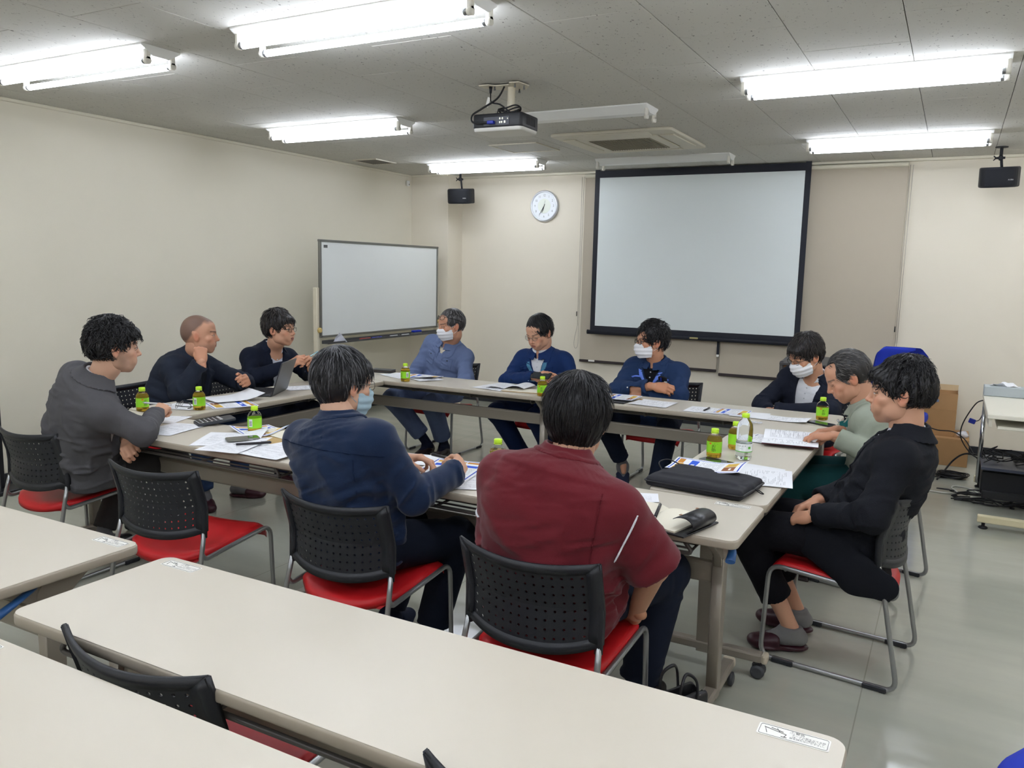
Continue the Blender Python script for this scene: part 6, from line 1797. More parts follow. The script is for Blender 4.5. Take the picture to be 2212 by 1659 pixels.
# 5 man in burgundy shirt, seen from behind
CAST[5] = person('man in burgundy short-sleeved work shirt with white piping, seen from behind',
 (-1.035, 2.20, 0.52), (-0.978, 2.165, 0.978), (-0.980, 2.245, 1.078), 88, 92, (104, 9, 0),
 [dict(w=(-0.800, 2.335, 0.46), e=(-0.705, 2.215, 0.670), f=(-0.5, 0.5, -0.35), d=(0.6, -0.2, 0.6), curl=(0.5, 0.5, 0.6, 0.6)),
  dict(w=(-1.19, 2.36, 0.52), e=(-1.22, 2.22, 0.68), f=(0.4, 0.7, -0.2), d=(-0.5, 0, 0.7))],
 [dict(a=(-0.86, 2.57, 0.09), toe=(-0.82, 2.80, 0), k=(-0.80, 2.62, 0.50)), dict(a=(-1.25, 2.55, 0.09), toe=(-1.28, 2.8, 0), k=(-1.22, 2.62, 0.49))],
 dict(build='big', vs=0.0062, jacket=cloth('burgundy_twill', (120, 33, 43), sheen=0.15), trousers=cloth('indigo_twill', (30, 38, 56)), sock=M_snavy, shoem=M_blks, shoe='shoe', collar='work', short=True, shirt=M_shirtw, jname='work_shirt',
      seed=8, bag=0.012, fold=0.012, hump=0.085, sw=0.190, sht=0.775, sleeve=1.0, skin=(190, 146, 118),
      hair=dict(thick=0.015, top=0.012, front=0.052, locks=2600, len=0.055, w=0.0016, curl=0.12, lift=0.12, mess=0.14, down=0.9, fringe=0.006, nape=0.030, cut=0.0, lump=0.003, whorl=(0.004, -0.02, 0.12)), hairmat=BLK, hairvs=0.003,
      bands=[('white_piping', (-0.745, 2.09, 0.800), (0.87, 0.33, -0.40), 0.0028, 0.006, M_shirtw, 0.095, (0.4, -0.9, 0.0)), ('sleeve_seam', (-0.83, 2.06, 0.82), (1.0, 0.3, -0.15), 0.002, 0.003, cloth('burgundy_seam', (106, 28, 38)), 0.14, (0, -1, 0)),
             ('white_piping', (-1.215, 2.18, 0.800), (-0.42, -0.25, 0.90), 0.0022, 0.004, M_shirtw, 0.10, (-0.5, -0.8, 0.1))]))
# 6 light blue workwear
lb = cloth('light_blue_twill', (122, 140, 182))
CAST[6] = person('man in light blue workwear and white mask with glasses pushed up on grey hair',
 (-3.73, 5.66, 0.52), (-3.60, 5.58, 0.930), (-3.55, 5.52, 1.075), 268, 262, (238, 8, 0),
 [dict(w=(-3.80, 5.28, 0.60), e=(-3.90, 5.48, 0.62)), dict(w=(-3.45, 5.26, 0.60), e=(-3.36, 5.46, 0.63))],
 [dict(a=(-3.73, 5.47, 0.09), toe=(-3.72, 5.30, 0), k=(-3.93, 5.26, 0.47)), dict(a=(-3.60, 5.52, 0.09), toe=(-3.55, 5.33, 0), k=(-3.52, 5.22, 0.47))],
 dict(build='reg', vs=0.008, jacket=lb, trousers=cloth('slate_blue_twill', (98, 112, 148)), shirt=cloth('cream_tee', (224, 214, 194)), sock=M_snavy, shoem=M_brown, shoe='shoe', collar='work',
      open=(0.84, 0.010, 0.050), lapelm=lb, seed=12, mask=M_mask, glass=(M_gblk, 'rect', 'up'), shirtcollar=False, vneck=0.02, bag=0.012, hem=0.80, hump=0.03, sleeve=1.06, cdrop=0.03,
      hair=dict(thick=0.009, top=0.004, front=0.066, locks=900, len=0.03, w=0.0022, curl=0.1, lift=0.10, mess=0.15, cut=0.035), hairmat=GRM, face=dict(open=0.5, brow=(60, 54, 50)), skin=(198, 146, 118),
      panels=[('chest_pocket', 0.58, 0.80, -0.125, -0.040, True, lb), ('chest_pocket', 0.58, 0.80, 0.040, 0.125, True, lb), ('placket', 0.15, 0.84, -0.018, 0.018, True, lb)]))
# 7 blue jacket, looking at phone
rb = cloth('royal_blue_twill', (30, 58, 112))
CAST[7] = person('older man in royal blue work jacket with pale placket looking down at his phone',
 (-2.68, 5.58, 0.52), (-2.70, 5.47, 0.925), (-2.695, 5.40, 1.070), 268, 266, (258, 24, -2),
 [dict(w=(-2.60, 5.17, 0.765), e=(-2.90, 5.30, 0.70), f=(0.75, -0.35, 0.1), d=(-0.1, -0.75, 0.2), curl=(0.45, 0.5, 0.55, 0.6), thumb=0.5),
  dict(w=(-2.44, 5.20, 0.765), e=(-2.40, 5.42, 0.71), f=(-0.75, -0.35, 0.05), d=(0.2, -0.75, 0.3), curl=(0.45, 0.5, 0.55, 0.6), thumb=0.5)],
 [dict(a=(-2.80, 5.42, 0.09), toe=(-2.72, 5.24, 0), k=(-2.90, 5.16, 0.48)), dict(a=(-2.52, 5.40, 0.09), toe=(-2.55, 5.2, 0), k=(-2.56, 5.13, 0.48))],
 dict(build='reg', vs=0.008, jacket=rb, trousers=cloth('deep_navy_twill', (18, 38, 76)), shirt=M_shirtw, sock=M_snavy, shoem=M_brown, shoe='shoe', collar='work', open=(0.55, 0.014, 0.070), lapelw=0.034,
      lapelm=cloth('pale_blue_placket', (98, 160, 196)), lapelt=0.90, seed=15, glass=(M_gmet, 'round'), hump=0.03, sleeve=1.06, bag=0.006, cdrop=0.03,
      hair=dict(thick=0.010, top=0.006, front=0.058, locks=900, len=0.05, w=0.0026, curl=0.05, lift=0.06, mess=0.06, cut=0.03, recede=False, comb=(-0.8, 0.2, 0), temple=-0.004), hairmat=BLK, face=dict(open=0.2, brow=(70, 60, 54)), skin=(206, 158, 130),
      panels=[('pocket_flap', 0.74, 0.82, -0.132, -0.062, True, rb), ('pocket_flap', 0.74, 0.82, 0.066, 0.136, True, rb), ('chest_pocket', 0.56, 0.72, -0.130, -0.064, True, rb), ('chest_pocket', 0.56, 0.72, 0.068, 0.134, True, rb)]))
# 8 crossed arms
db = cloth('denim_blue_twill', (44, 66, 108)); tr = cloth('periwinkle_trim', (104, 134, 222))
CAST[8] = person('masked man in blue work jacket with periwinkle trim, black glasses, arms crossed',
 (-1.82, 5.60, 0.52), (-1.815, 5.50, 0.910), (-1.835, 5.44, 1.055), 268, 262, (222, 2, 0),
 [dict(w=(-1.735, 5.245, 0.765), e=(-2.03, 5.33, 0.705), f=(0.9, 0.15, -0.1), d=(0.0, -0.8, 0.5), curl=(0.5, 0.5, 0.5, 0.5), thumb=0.5),
  dict(w=(-1.885, 5.27, 0.685), e=(-1.60, 5.36, 0.700), f=(-0.9, 0.15, -0.05), d=(0.0, -0.8, 0.5), curl=(0.4, 0.4, 0.4, 0.4), thumb=0.4)],
 [dict(a=(-2.00, 5.42, 0.16), toe=(-1.93, 5.28, 0.05), k=(-2.08, 5.20, 0.50), pit=0.7), dict(a=(-1.66, 5.15, 0.09), toe=(-1.64, 4.95, 0), k=(-1.60, 5.16, 0.50))],
 dict(build='reg', vs=0.008, jacket=db, trousers=cloth('ink_twill', (22, 31, 48)), shirt=cloth('black_polo', (20, 22, 30)), sock=M_sgrey, shoem=M_denims, collar='work', open=(0.62, 0.010, 0.075), lapelw=0.030, lapelm=tr, lapelt=0.92,
      seed=18, mask=M_mask, glass=(M_gblk, 'rect'), shirtcollar=True, hump=0.02, sleeve=1.12, cuff=0.05, bag=0.004, hem=0.86, cdrop=0.03,
      hair=dict(thick=0.012, top=0.016, front=0.064, locks=1000, len=0.036, w=0.0026, curl=0.7, lift=0.4, mess=0.45, cut=0.035, down=0.3), hairmat=BLK, face=dict(open=0.8), skin=(196, 144, 114),
      panels=[('pocket_trim', 0.785, 0.812, -0.145, -0.068, True, tr), ('pocket_trim', 0.785, 0.812, 0.068, 0.145, True, tr), ('chest_pocket', 0.60, 0.78, -0.143, -0.070, True, db), ('chest_pocket', 0.60, 0.78, 0.070, 0.143, True, db)]))
# 9 dark suit by the lectern
ns = cloth('ink_navy_suit', (32, 36, 50))
CAST[9] = person('masked man in dark suit and white shirt with head bowed, beside the lectern',
 (-0.80, 5.62, 0.52), (-0.745, 5.49, 0.895), (-0.800, 5.40, 1.030), 262, 246, (226, 24, 2),
 [dict(w=(-0.92, 5.22, 0.64), e=(-1.06, 5.42, 0.68)), dict(w=(-0.93, 5.24, 0.685), e=(-0.62, 5.27, 0.705), f=(-0.8, 0.3, -0.5), d=(0, -0.5, 0.8))],
 [dict(a=(-1.30, 5.42, 0.09), toe=(-1.45, 5.42, 0), k=(-1.04, 5.18, 0.50)), dict(a=(-0.90, 5.30, 0.09), toe=(-0.95, 5.1, 0), k=(-0.76, 5.13, 0.50))],
 dict(build='reg', vs=0.008, jacket=ns, trousers=ns, shirt=M_shirtw, sock=M_snavy, shoem=M_burg, open=(0.22, 0.045, 0.075), skirt=0.1, seed=21, mask=M_mask, glass=(M_gblk, 'round'), hump=0.03, cuff=-0.01,
      hair=dict(thick=0.012, top=0.012, front=0.056, locks=1300, len=0.038, w=0.0024, curl=0.25, lift=0.22, mess=0.28, cut=0.03, fringe=0.006, down=0.3), hairmat=BRB, face=dict(open=0.3), skin=(200, 150, 120)))
# 10 pale green jacket
pg = cloth('pale_green_twill', (182, 190, 172))
CAST[10] = person('older man in pale green work jacket with teal collar lining reading a booklet',
 (-0.27, 4.38, 0.52), (-0.345, 4.355, 0.905), (-0.435, 4.33, 1.035), 176, 184, (196, 30, 0),
 [dict(w=(-0.465, 4.295, 0.765), e=(-0.38, 4.55, 0.705), f=(-0.75, -0.45, -0.10), d=(-0.1, 0.1, 0.95), curl=(0.25, 0.3, 0.35, 0.4), thumb=0.5),
  dict(w=(-0.455, 4.10, 0.770), e=(-0.24, 4.10, 0.690), f=(-0.85, 0.1, -0.12), d=(-0.1, 0.0, 0.95), curl=(0.3, 0.35, 0.4, 0.45), thumb=0.4)],
 [dict(a=(-0.60, 4.55, 0.09), toe=(-0.78, 4.58, 0), k=(-0.66, 4.47, 0.50)), dict(a=(-0.60, 4.20, 0.09), toe=(-0.78, 4.2, 0), k=(-0.69, 4.19, 0.50))],
 dict(build='reg', vs=0.0075, jacket=pg, trousers=cloth('deep_teal_twill', (24, 78, 80)), shirt=cloth('dark_tee', (30, 34, 40)), sock=M_snavy, shoem=M_brown, shoe='shoe', collar='work', open=(0.70, 0.010, 0.062), lapelw=0.036, lapelm=cloth('teal_lining', (38, 116, 116)), lapelt=0.93,
      seed=24, shirtcollar=False, hump=0.06, sleeve=1.12, bag=0.012, cuff=0.02, cdrop=0.02,
      hair=dict(thick=0.008, top=0.004, front=0.066, locks=1500, len=0.036, w=0.0018, curl=0.08, lift=0.08, mess=0.10, cut=0.035, recede=True, comb=(0, -0.7, 0.1)), hairmat=('hair_dark_grey', (40, 38, 38), (120, 116, 112)), face=dict(open=0.2, brow=(60, 54, 52)), skin=(200, 150, 122),
      panels=[('chest_pocket', 0.50, 0.70, -0.135, -0.055, True, pg), ('pocket_flap', 0.70, 0.76, -0.138, -0.052, True, pg)]))
# 11 black suit, right side
bs = cloth('black_suit', (27, 29, 36), bump=0.5, bs=250)
CAST[11] = person('man in black suit with thick black hair, seen in profile, hands folded in his lap',
 (-0.275, 3.405, 0.515), (-0.112, 3.395, 0.945), (-0.150, 3.385, 1.095), 178, 176, (183, 2, 0),
 [dict(w=(-0.42, 3.40, 0.625), e=(-0.26, 3.60, 0.68), f=(-0.70, -0.55, -0.35), d=(-0.45, 0.1, 0.85), curl=(0.45, 0.5, 0.5, 0.55), thumb=0.3),
  dict(w=(-0.405, 3.22, 0.615), e=(-0.195, 3.115, 0.675), f=(-0.80, 0.35, -0.35), d=(-0.35, -0.2, 0.9), curl=(0.65, 0.7, 0.75, 0.8), thumb=0.3)],
 [dict(a=(-0.485, 3.535, 0.10), toe=(-0.68, 3.55, 0), k=(-0.69, 3.50, 0.515)), dict(a=(-0.475, 3.340, 0.095), toe=(-0.66, 3.27, 0), k=(-0.68, 3.26, 0.515))],
 dict(build='reg', vs=0.006, jacket=bs, trousers=cloth('black_trouser', (20, 21, 27)), shirt=M_shirtw, sock=cloth('sock_light_grey', (150, 150, 150), bs=500), shoem=M_burg, open=(0.34, 0.012, 0.060), skirt=0.30, tail=0.06, extra=(((-0.38, 3.225, 0.50), (-0.23, 3.172, 0.425), 0.07, 0.075, (0, 1, 0), 0.26), ((-0.23, 3.172, 0.425), (-0.14, 3.165, 0.40), 0.075, 0.055, (0, 1, 0), 0.26)), seed=27, hump=0.035, fold=0.010, sockh=0.0, hem=0.70, bag=0.004,
      hair=dict(thick=0.009, top=0.014, front=0.050, locks=3000, len=0.028, w=0.0020, curl=0.40, lift=0.10, mess=0.45, fringe=0.010, lump=0.009, cut=0.045, down=0.35), hairmat=BLK, hairvs=0.003, hvs=0.0022, handvs=0.0024, face=dict(open=0.9), skin=(206, 158, 130)))

pp = CAST[6]
for u in (-0.085, 0.085): snap(pp, 0.765, u, M_btn)
pp = CAST[7]
for u in (-0.10, 0.10): snap(pp, 0.755, u, M_btn, 0.004)
b = MB(); M0 = on_chest(pp, 0.84, -0.105)      # illegible pale stitching over his left pocket
for k in range(8): b.box(tuple(M0 @ Vector((-0.026+0.0075*k, 0, 0.001))), (0.0048, 0.0050 if k % 2 else 0.0038, 0.0014), rot=M0.to_3x3())
b.build('embroidery', mat('thread_pale', (150, 190, 220), rough=0.7), pp['obj'], kind='stuff')
pp = CAST[8]
M0 = on_chest(pp, 0.825, 0.105)
for u in (-0.075, 0.075): snap(pp, 0.775, u, M_btnw, 0.005)
M0 = on_chest(pp, 0.815, -0.100); M0 = M0 if M0 else M0
b = MB(); b.poly_prism([(-0.035, -0.02), (0.035, -0.02), (0.030, 0.012), (0.012, 0.020), (-0.01, 0.016), (-0.033, 0.010)], -0.002, 0.010, bev=0.003, M=M0); b.build('pocket_pouch', M_blkp, pp['obj'])
MB().box((0.008, -0.004, 0.012), (0.008, 0.026, 0.004)).build('pen_clip', mat('pen_blue', (44, 62, 168), rough=0.3), pp['obj']).data.transform(M0)
MB().box((-0.026, -0.022, 0.012), (0.020, 0.014, 0.003)).build('pocket_label', M_stick, pp['obj']).data.transform(M0)
q_ = pp['sh'][1]-pp['root']; d_ = V3(-0.18, -0.98, 0.0)
MB().box((0, 0, 0), (0.013, 0.004, 0.010), bev=0.001).build('sleeve_tag', mat('tag_lime', (214, 236, 120), rough=0.5), pp['obj'], loc=Vector((q_+d_*0.080+V3(0.015, 0, -0.02)).tolist()))
pp = CAST[10]
M0 = on_chest(pp, 0.80, 0.085)
MB().tube([M0 @ Vector((0, -0.012, 0.004)), M0 @ Vector((0, 0.022, 0.005))], 0.005, n=8).build('pocket_pen', M_chrome, pp['obj'])
MB().box((0.006, -0.014, 0.002), (0.055, 0.003, 0.003)).build('pocket_slit', cloth('teal_lining', (38, 116, 116)), pp['obj']).data.transform(M0)
# ------------------------------------------------------------------ paper with print
def paper_mat(name, kind):
    if name in MATS: return MATS[name]
    m = mat(name, (236, 237, 240), rough=0.7, spec=0.2)
    nt = m.node_tree; b = nt.nodes['Principled BSDF']; L = nt.links.new
    uv = nt.nodes.new('ShaderNodeUVMap'); sp = nt.nodes.new('ShaderNodeSeparateXYZ'); L(uv.outputs[0], sp.inputs[0])
    U, Vv = sp.outputs['X'], sp.outputs['Y']
    def M_(op, a, bb=None, c=None):
        n = nt.nodes.new('ShaderNodeMath'); n.operation = op
        for i, q in enumerate((a, bb, c)):
            if q is None: continue
            if isinstance(q, (int, float)): n.inputs[i].default_value = q
            else: L(q, n.inputs[i])
        return n.outputs[0]
    def rect(u0, u1, v0, v1):
        return M_('MULTIPLY', M_('MULTIPLY', M_('GREATER_THAN', U, u0), M_('LESS_THAN', U, u1)), M_('MULTIPLY', M_('GREATER_THAN', Vv, v0), M_('LESS_THAN', Vv, v1)))
    cur = None
    def over(col, mask):
        nonlocal cur
        mx = nt.nodes.new('ShaderNodeMix'); mx.data_type = 'RGBA'
        L(mask, mx.inputs[0])
        if cur is None: mx.inputs[6].default_value = srgb(236, 237, 240)
        else: L(cur, mx.inputs[6])
        if isinstance(col, tuple): mx.inputs[7].default_value = srgb(*col)
        cur = mx.outputs[2]
    def textlines(u0, u1, v0, v1, n, dens, col=(70, 72, 80)):
        fr = M_('FRACT', M_('MULTIPLY', Vv, n))
        line = M_('MULTIPLY', M_('GREATER_THAN', fr, 0.30), M_('LESS_THAN', fr, 0.72))
        cb = nt.nodes.new('ShaderNodeCombineXYZ'); L(M_('MULTIPLY', U, 70.0), cb.inputs[0]); L(M_('FLOOR', M_('MULTIPLY', Vv, n)), cb.inputs[1])
        nz = nt.nodes.new('ShaderNodeTexNoise'); nz.inputs['Scale'].default_value = 1.0; nz.inputs['Detail'].default_value = 1; L(cb.outputs[0], nz.inputs['Vector'])
        cb2 = nt.nodes.new('ShaderNodeCombineXYZ'); L(M_('MULTIPLY', U, 3.0), cb2.inputs[0]); L(M_('MULTIPLY', M_('FLOOR', M_('MULTIPLY', Vv, n)), 7.7), cb2.inputs[1])
        nz2 = nt.nodes.new('ShaderNodeTexNoise'); nz2.inputs['Scale'].default_value = 1.0; L(cb2.outputs[0], nz2.inputs['Vector'])
        ink = M_('MULTIPLY', M_('GREATER_THAN', nz.outputs[0], 0.46), M_('GREATER_THAN', nz2.outputs[0], dens))
        over(col, M_('MULTIPLY', M_('MULTIPLY', M_('MULTIPLY', line, ink), rect(u0, u1, v0, v1)), 0.5))
    if kind == 'flyer':
        over((40, 78, 190), rect(0.05, 0.95, 0.955, 0.975)); over((40, 78, 190), rect(0.93, 0.955, 0.05, 0.975)); over((40, 78, 190), rect(0.05, 0.95, 0.03, 0.05)); over((40, 78, 190), rect(0.045, 0.07, 0.05, 0.975))
        over((224, 170, 70), rect(0.10, 0.60, 0.84, 0.93)); over((205, 140, 60), rect(0.62, 0.90, 0.86, 0.94))
        over((52, 92, 205), rect(0.12, 0.88, 0.66, 0.77)); over((236, 237, 240), rect(0.42, 0.60, 0.69, 0.74))
        textlines(0.12, 0.88, 0.30, 0.63, 42, 0.42); textlines(0.15, 0.55, 0.85, 0.92, 30, 0.2, (110, 60, 20))
        over((150, 96, 60), rect(0.14, 0.44, 0.10, 0.26)); over((228, 186, 80), rect(0.46, 0.86, 0.10, 0.26)); over((236, 237, 240), rect(0.20, 0.34, 0.15, 0.18))
        textlines(0.48, 0.84, 0.12, 0.24, 42, 0.3)
    elif kind == 'text':
        textlines(0.12, 0.88, 0.10, 0.80, 40, 0.50); textlines(0.30, 0.72, 0.84, 0.90, 30, 0.25)
    elif kind == 'form':
        for k in range(9): over((96, 98, 104), rect(0.10, 0.90, 0.12+k*0.085, 0.123+k*0.085))
        over((96, 98, 104), rect(0.30, 0.304, 0.12, 0.80)); over((96, 98, 104), rect(0.10, 0.104, 0.12, 0.80)); over((96, 98, 104), rect(0.897, 0.90, 0.12, 0.80))
        textlines(0.12, 0.88, 0.13, 0.79, 36, 0.52); textlines(0.25, 0.75, 0.85, 0.91, 28, 0.2)
        over((34, 40, 110), rect(0.72, 0.90, 0.93, 0.95))
    if cur is not None: L(cur, b.inputs['Base Color'])
    return m
PM = {k: paper_mat('paper_'+k, k) for k in ('flyer', 'text', 'form')}
PM['blank'] = mat('paper_blank', (234, 235, 238), rough=0.7, spec=0.2)
PM['beige'] = mat('kraft_paper', (190, 160, 104), rough=0.7)
PM['cream'] = mat('cream_page', (232, 226, 206), rough=0.7)
def sheet(x, y, deg, kind, label, z=TH, w_=0.21, h_=0.297, curl=0.0, lift=None, n=1, group='papers on the tables', parent=None, wave=0.002, thick=0.0006):
    """one sheet: local x across, local y up the page; curl lifts the far edge, lift=(corner index, height)"""
    zz = z+0.0008
    t = empty('paper_sheet', label, 'paper', (x, y, zz), math.radians(deg), group) if parent is None else parent
    def fn(off):
        def f(u, v):
            X, Y = (u-0.5)*w_, (v-0.5)*h_
            Z = wave*(0.5+0.5*math.sin(u*5+v*4+x*9))+0.0005
            if curl: Z += abs(curl)*(max(0, (v if curl > 0 else 1-v)-0.45)/0.55)**2
            if lift:
                for (cu, cv, hgt) in lift:
                    d_ = max(0, 1-math.hypot(u-cu, v-cv)/0.75); Z += hgt*d_*d_
            return (X, Y, Z+off)
        return f
    k = 10
    b = MB(); b.grid(fn(0.0006), k, k); b.build('printed_side', PM[kind], t)
    b = MB()
    vs_ = [[b.bm.verts.new(fn(0.0)(i/k, j/k)) for j in range(k+1)] for i in range(k+1)]
    for i in range(k):
        for j in range(k): b.bm.faces.new((vs_[i][j], vs_[i][j+1], vs_[i+1][j+1], vs_[i+1][j])).smooth = True
    b.build('reverse_side', PM['blank'], t)
    return t
# ---- bottles
M_pet = mat('pet_plastic', (244, 248, 246), rough=0.03, trans=1.0, ior=1.12)
M_tea = mat('green_tea', (238, 196, 70), rough=0.03, trans=0.80, ior=1.2)
M_wat = mat('water', (240, 246, 248), rough=0.02, trans=1.0, ior=1.33)
M_cap2 = mat('cap_lime', (196, 240, 50), rough=0.4)
M_lab = mat('label_green', (150, 222, 44), rough=0.4)
M_labw = mat('label_white', (236, 240, 238), rough=0.4)
M_labt = mat('label_ink', (20, 44, 24), rough=0.5)
M_seal = mat('label_orange_seal', (226, 120, 40), rough=0.5)
TEAB = {}
def curved_text(body, size, R, z, ang, m, parent, name='label_text', sx=1.0):
    cu = bpy.data.curves.new('t', 'FONT'); cu.body = body; cu.size = size; cu.align_x = 'CENTER'; cu.align_y = 'CENTER'; cu.resolution_u = 1
    o = bpy.data.objects.new('t', cu); COL.objects.link(o)
    me = bpy.data.meshes.new_from_object(o.evaluated_get(bpy.context.evaluated_depsgraph_get())); bpy.data.objects.remove(o)
    for v in me.vertices:
        a_ = ang+v.co.x*sx/R; zz = z+v.co.y
        v.co = (R*math.sin(a_), -R*math.cos(a_), zz)
    me.materials.clear(); me.materials.append(m)
    return link(bpy.data.objects.new(name, me), parent)
def tea_bottle(x, y, rz, label, level=1.0, water=False):
    key = (round(level, 2), water)
    if key in TEAB: t = copy_tree(TEAB[key])
    else:
        t = bpy.data.objects.new('tea_bottle' if not water else 'water_bottle', None); COL.objects.link(t); TEAB[key] = t
        if not water:
            out = [(0.016, 0.0), (0.0285, 0.003), (0.0305, 0.012), (0.0300, 0.030), (0.0305, 0.045), (0.0305, 0.085), (0.0310, 0.092), (0.0300, 0.104), (0.0240, 0.118), (0.0165, 0.127), (0.0130, 0.132), (0.0130, 0.138)]
            hcap, lz0, lz1, R = 0.138, 0.030, 0.090, 0.0312
        else:
            out = [(0.016, 0.0), (0.0300, 0.004), (0.0325, 0.014), (0.0310, 0.030), (0.0325, 0.042), (0.0325, 0.085), (0.0305, 0.095), (0.0325, 0.105), (0.0325, 0.150), (0.0300, 0.172), (0.0210, 0.192), (0.0140, 0.200), (0.0130, 0.208)]
            hcap, lz0, lz1, R = 0.206, 0.040, 0.082, 0.0333
        MB().lathe(out, n=28, caps=True).build('bottle_body', M_pet, t)
        inn = [(max(r-0.0012, 0.001), z+0.0015) for r, z in out]
        top = out[0][1]+(out[-3][1])*level
        liq = [p for p in inn if p[1] < top]
        r_top = np.interp(top, [p[1] for p in inn], [p[0] for p in inn])
        liq += [(float(r_top), top), (0.0005, top)]
        MB().lathe(liq, n=28).build('drink', M_wat if water else M_tea, t)
        c_ = MB().lathe([(0.0150, 0.0), (0.0155, 0.002), (0.0155, 0.017), (0.0140, 0.0195), (0.0001, 0.020)], n=24, c=(0, 0, hcap)); c_.build('screw_cap', M_cap2, t)
        MB().lathe([(0.0158, 0.0), (0.0162, 0.002), (0.0158, 0.004)], n=24, c=(0, 0, hcap-0.005), caps=False).build('neck_ring', M_cap2 if not water else M_pet, t)
        lb = MB().lathe([(R, lz0), (R, lz1)], n=32, caps=False).build('label_sleeve', M_lab if not water else M_labw, t)
        Rt = R+0.0004
        if not water:
            for a0 in (0.0, 2.1):
                for q, ch in enumerate('お茶'): curved_text(ch, 0.021, Rt, 0.066-q*0.020, a0+0.35, M_labt, lb)
                curved_text('お～い', 0.006, Rt, 0.080, a0+0.62, M_labt, lb)
                curved_text('●', 0.014, Rt, 0.080, a0-0.12, M_seal, lb)
                curved_text('緑茶飲料', 0.0045, Rt, 0.036, a0-0.1, M_seal, lb)
            # bar code block
            def patch(a0, a1, z0, z1, m, r_):
                b = MB(); b.grid(lambda u, v: (r_*math.sin(a0+(a1-a0)*u), -r_*math.cos(a0+(a1-a0)*u), z0+(z1-z0)*v), 6, 1); b.build('barcode', m, lb)
            patch(3.6, 4.15, 0.040, 0.084, M_labw, Rt)
            for k in range(9): patch(3.66, 4.09, 0.046+0.0034*k, 0.046+0.0034*k+(0.0012 if k % 3 else 0.0021), M_ink, Rt+0.0003)
        else:
            for a0 in (0.0, 2.5):
                for q, ch in enumerate('いろはす'): curved_text(ch, 0.0085, Rt, 0.070, a0-0.55+q*0.30, M_labt, lb)
                curved_text('天然水', 0.005, Rt, 0.058, a0-0.1, mat('label_teal', (80, 150, 130)), lb)
                curved_text('■', 0.016, Rt, 0.062, a0+0.9, mat('label_leaf', (96, 178, 60)), lb)
            MB().lathe([(Rt, lz0+0.001), (Rt, lz0+0.005)], n=32, caps=False).build('green_stripe', mat('label_leaf', (96, 178, 60)), lb)
    t.location = (x, y, TH+0.0005); t.rotation_euler = (0, 0, math.radians(rz)); t.scale = (1.10, 1.10, 0.84) if not water else (1.10, 1.10, 0.93)
    return tag(t, label, 'bottle', 'small green tea bottles' if not water else None)
tea_bottle(-3.925, 2.945, 60, 'green tea bottle beside the raised pen of the grey-blazer man', 0.9)
tea_bottle(-3.711, 3.15, 150, 'green tea bottle next to the folded eyeglasses', 0.9)
tea_bottle(-2.985, 2.865, 150, 'half-drunk green tea bottle behind the spread flyers', 0.62)
tea_bottle(-1.605, 2.865, 0, 'green tea bottle between the navy and burgundy men', 0.78)
tea_bottle(-3.48, 4.805, 200, 'green tea bottle in front of the man in light blue workwear', 0.9)
tea_bottle(-2.35, 4.78, 0, 'green tea bottle by the man reading his phone', 0.9)
tea_bottle(-0.62, 4.96, 0, 'green tea bottle near the lectern end, in front of the dark suit', 0.72)
tea_bottle(-0.903, 3.625, -10, 'full green tea bottle standing alone behind the phone', 0.9)
tea_bottle(-0.862, 3.86, 40, 'green tea bottle half hidden behind the clear water bottle', 0.9)
tea_bottle(-0.778, 3.66, 0, 'tall clear water bottle with lime cap and white label', 0.42, water=True)

# ---- papers
def S_(*a, **k): return sheet(*a, **k)
S_(-3.37, 2.69, 12, 'text', 'white printed sheet in front of the calculator', w_=0.20, h_=0.28)
S_(-3.62, 2.84, 20, 'form', 'printed sheet under the hand holding the white pen', w_=0.21, h_=0.20)
S_(-2.955, 2.68, 30, 'text', 'grey-printed sheet left of the phone, its corner over the table edge', w_=0.28, h_=0.30, lift=[(1, 1, 0.03)])
S_(-2.965, 2.88, 70, 'flyer', 'blue and orange flyer curling up behind the phone', w_=0.21, h_=0.26, lift=[(1, 0, 0.05), (0, 1, 0.02)], z=TH+0.004)
S_(-2.80, 2.565, 15, 'form', 'sheet with dark blue rules under the phone and pen', w_=0.21, h_=0.297, z=TH+0.012, lift=[(1, 1, 0.012)])
S_(-2.60, 2.57, 0, 'text', 'printed sheet next to the pen beside the navy jacket', w_=0.30, h_=0.21, z=TH+0.008)
S_(-2.585, 2.74, -8, 'text', 'white sheet lying under the left elbow of the navy jacket', w_=0.24, h_=0.20, z=TH+0.002)
S_(-1.98, 3.00, -62, 'blank', 'blank sheet beyond the hands holding the black pen at table far edge', w_=0.19, h_=0.26, z=TH+0.002) if False else S_(-1.98, 2.83, -75, 'blank', 'blank white sheet under the left hand holding the black pen', w_=0.19, h_=0.27, z=TH+0.001)
S_(-1.76, 2.745, 12, 'flyer', 'blue and orange flyer beside the navy cuff and tea bottle', w_=0.25, h_=0.33, z=TH+0.004)
S_(-1.63, 2.65, 25, 'text', 'plain sheet peeking out from under the flyer beside the burgundy shoulder', w_=0.21, h_=0.28, z=TH+0.0)
S_(-0.99, 2.77, 20, 'text', 'white sheet with a raised corner behind the open notebook', w_=0.21, h_=0.15, lift=[(1, 0, 0.01)])
S_(-3.82, 3.50, -20, 'blank', 'blank notepad page curling over in front of the shaven-headed man', w_=0.24, h_=0.30, z=TH+0.010, curl=0.035)
S_(-3.70, 3.37, -28, 'flyer', 'printed leaflet lying under the notepad', w_=0.24, h_=0.26, z=TH+0.0)
S_(-3.86, 3.17, 10, 'text', 'white sheet under the folded eyeglasses', w_=0.24, h_=0.20, z=TH+0.0)
S_(-3.83, 4.13, -30, 'text', 'white printed sheet in front of the laptop man', w_=0.20, h_=0.27)
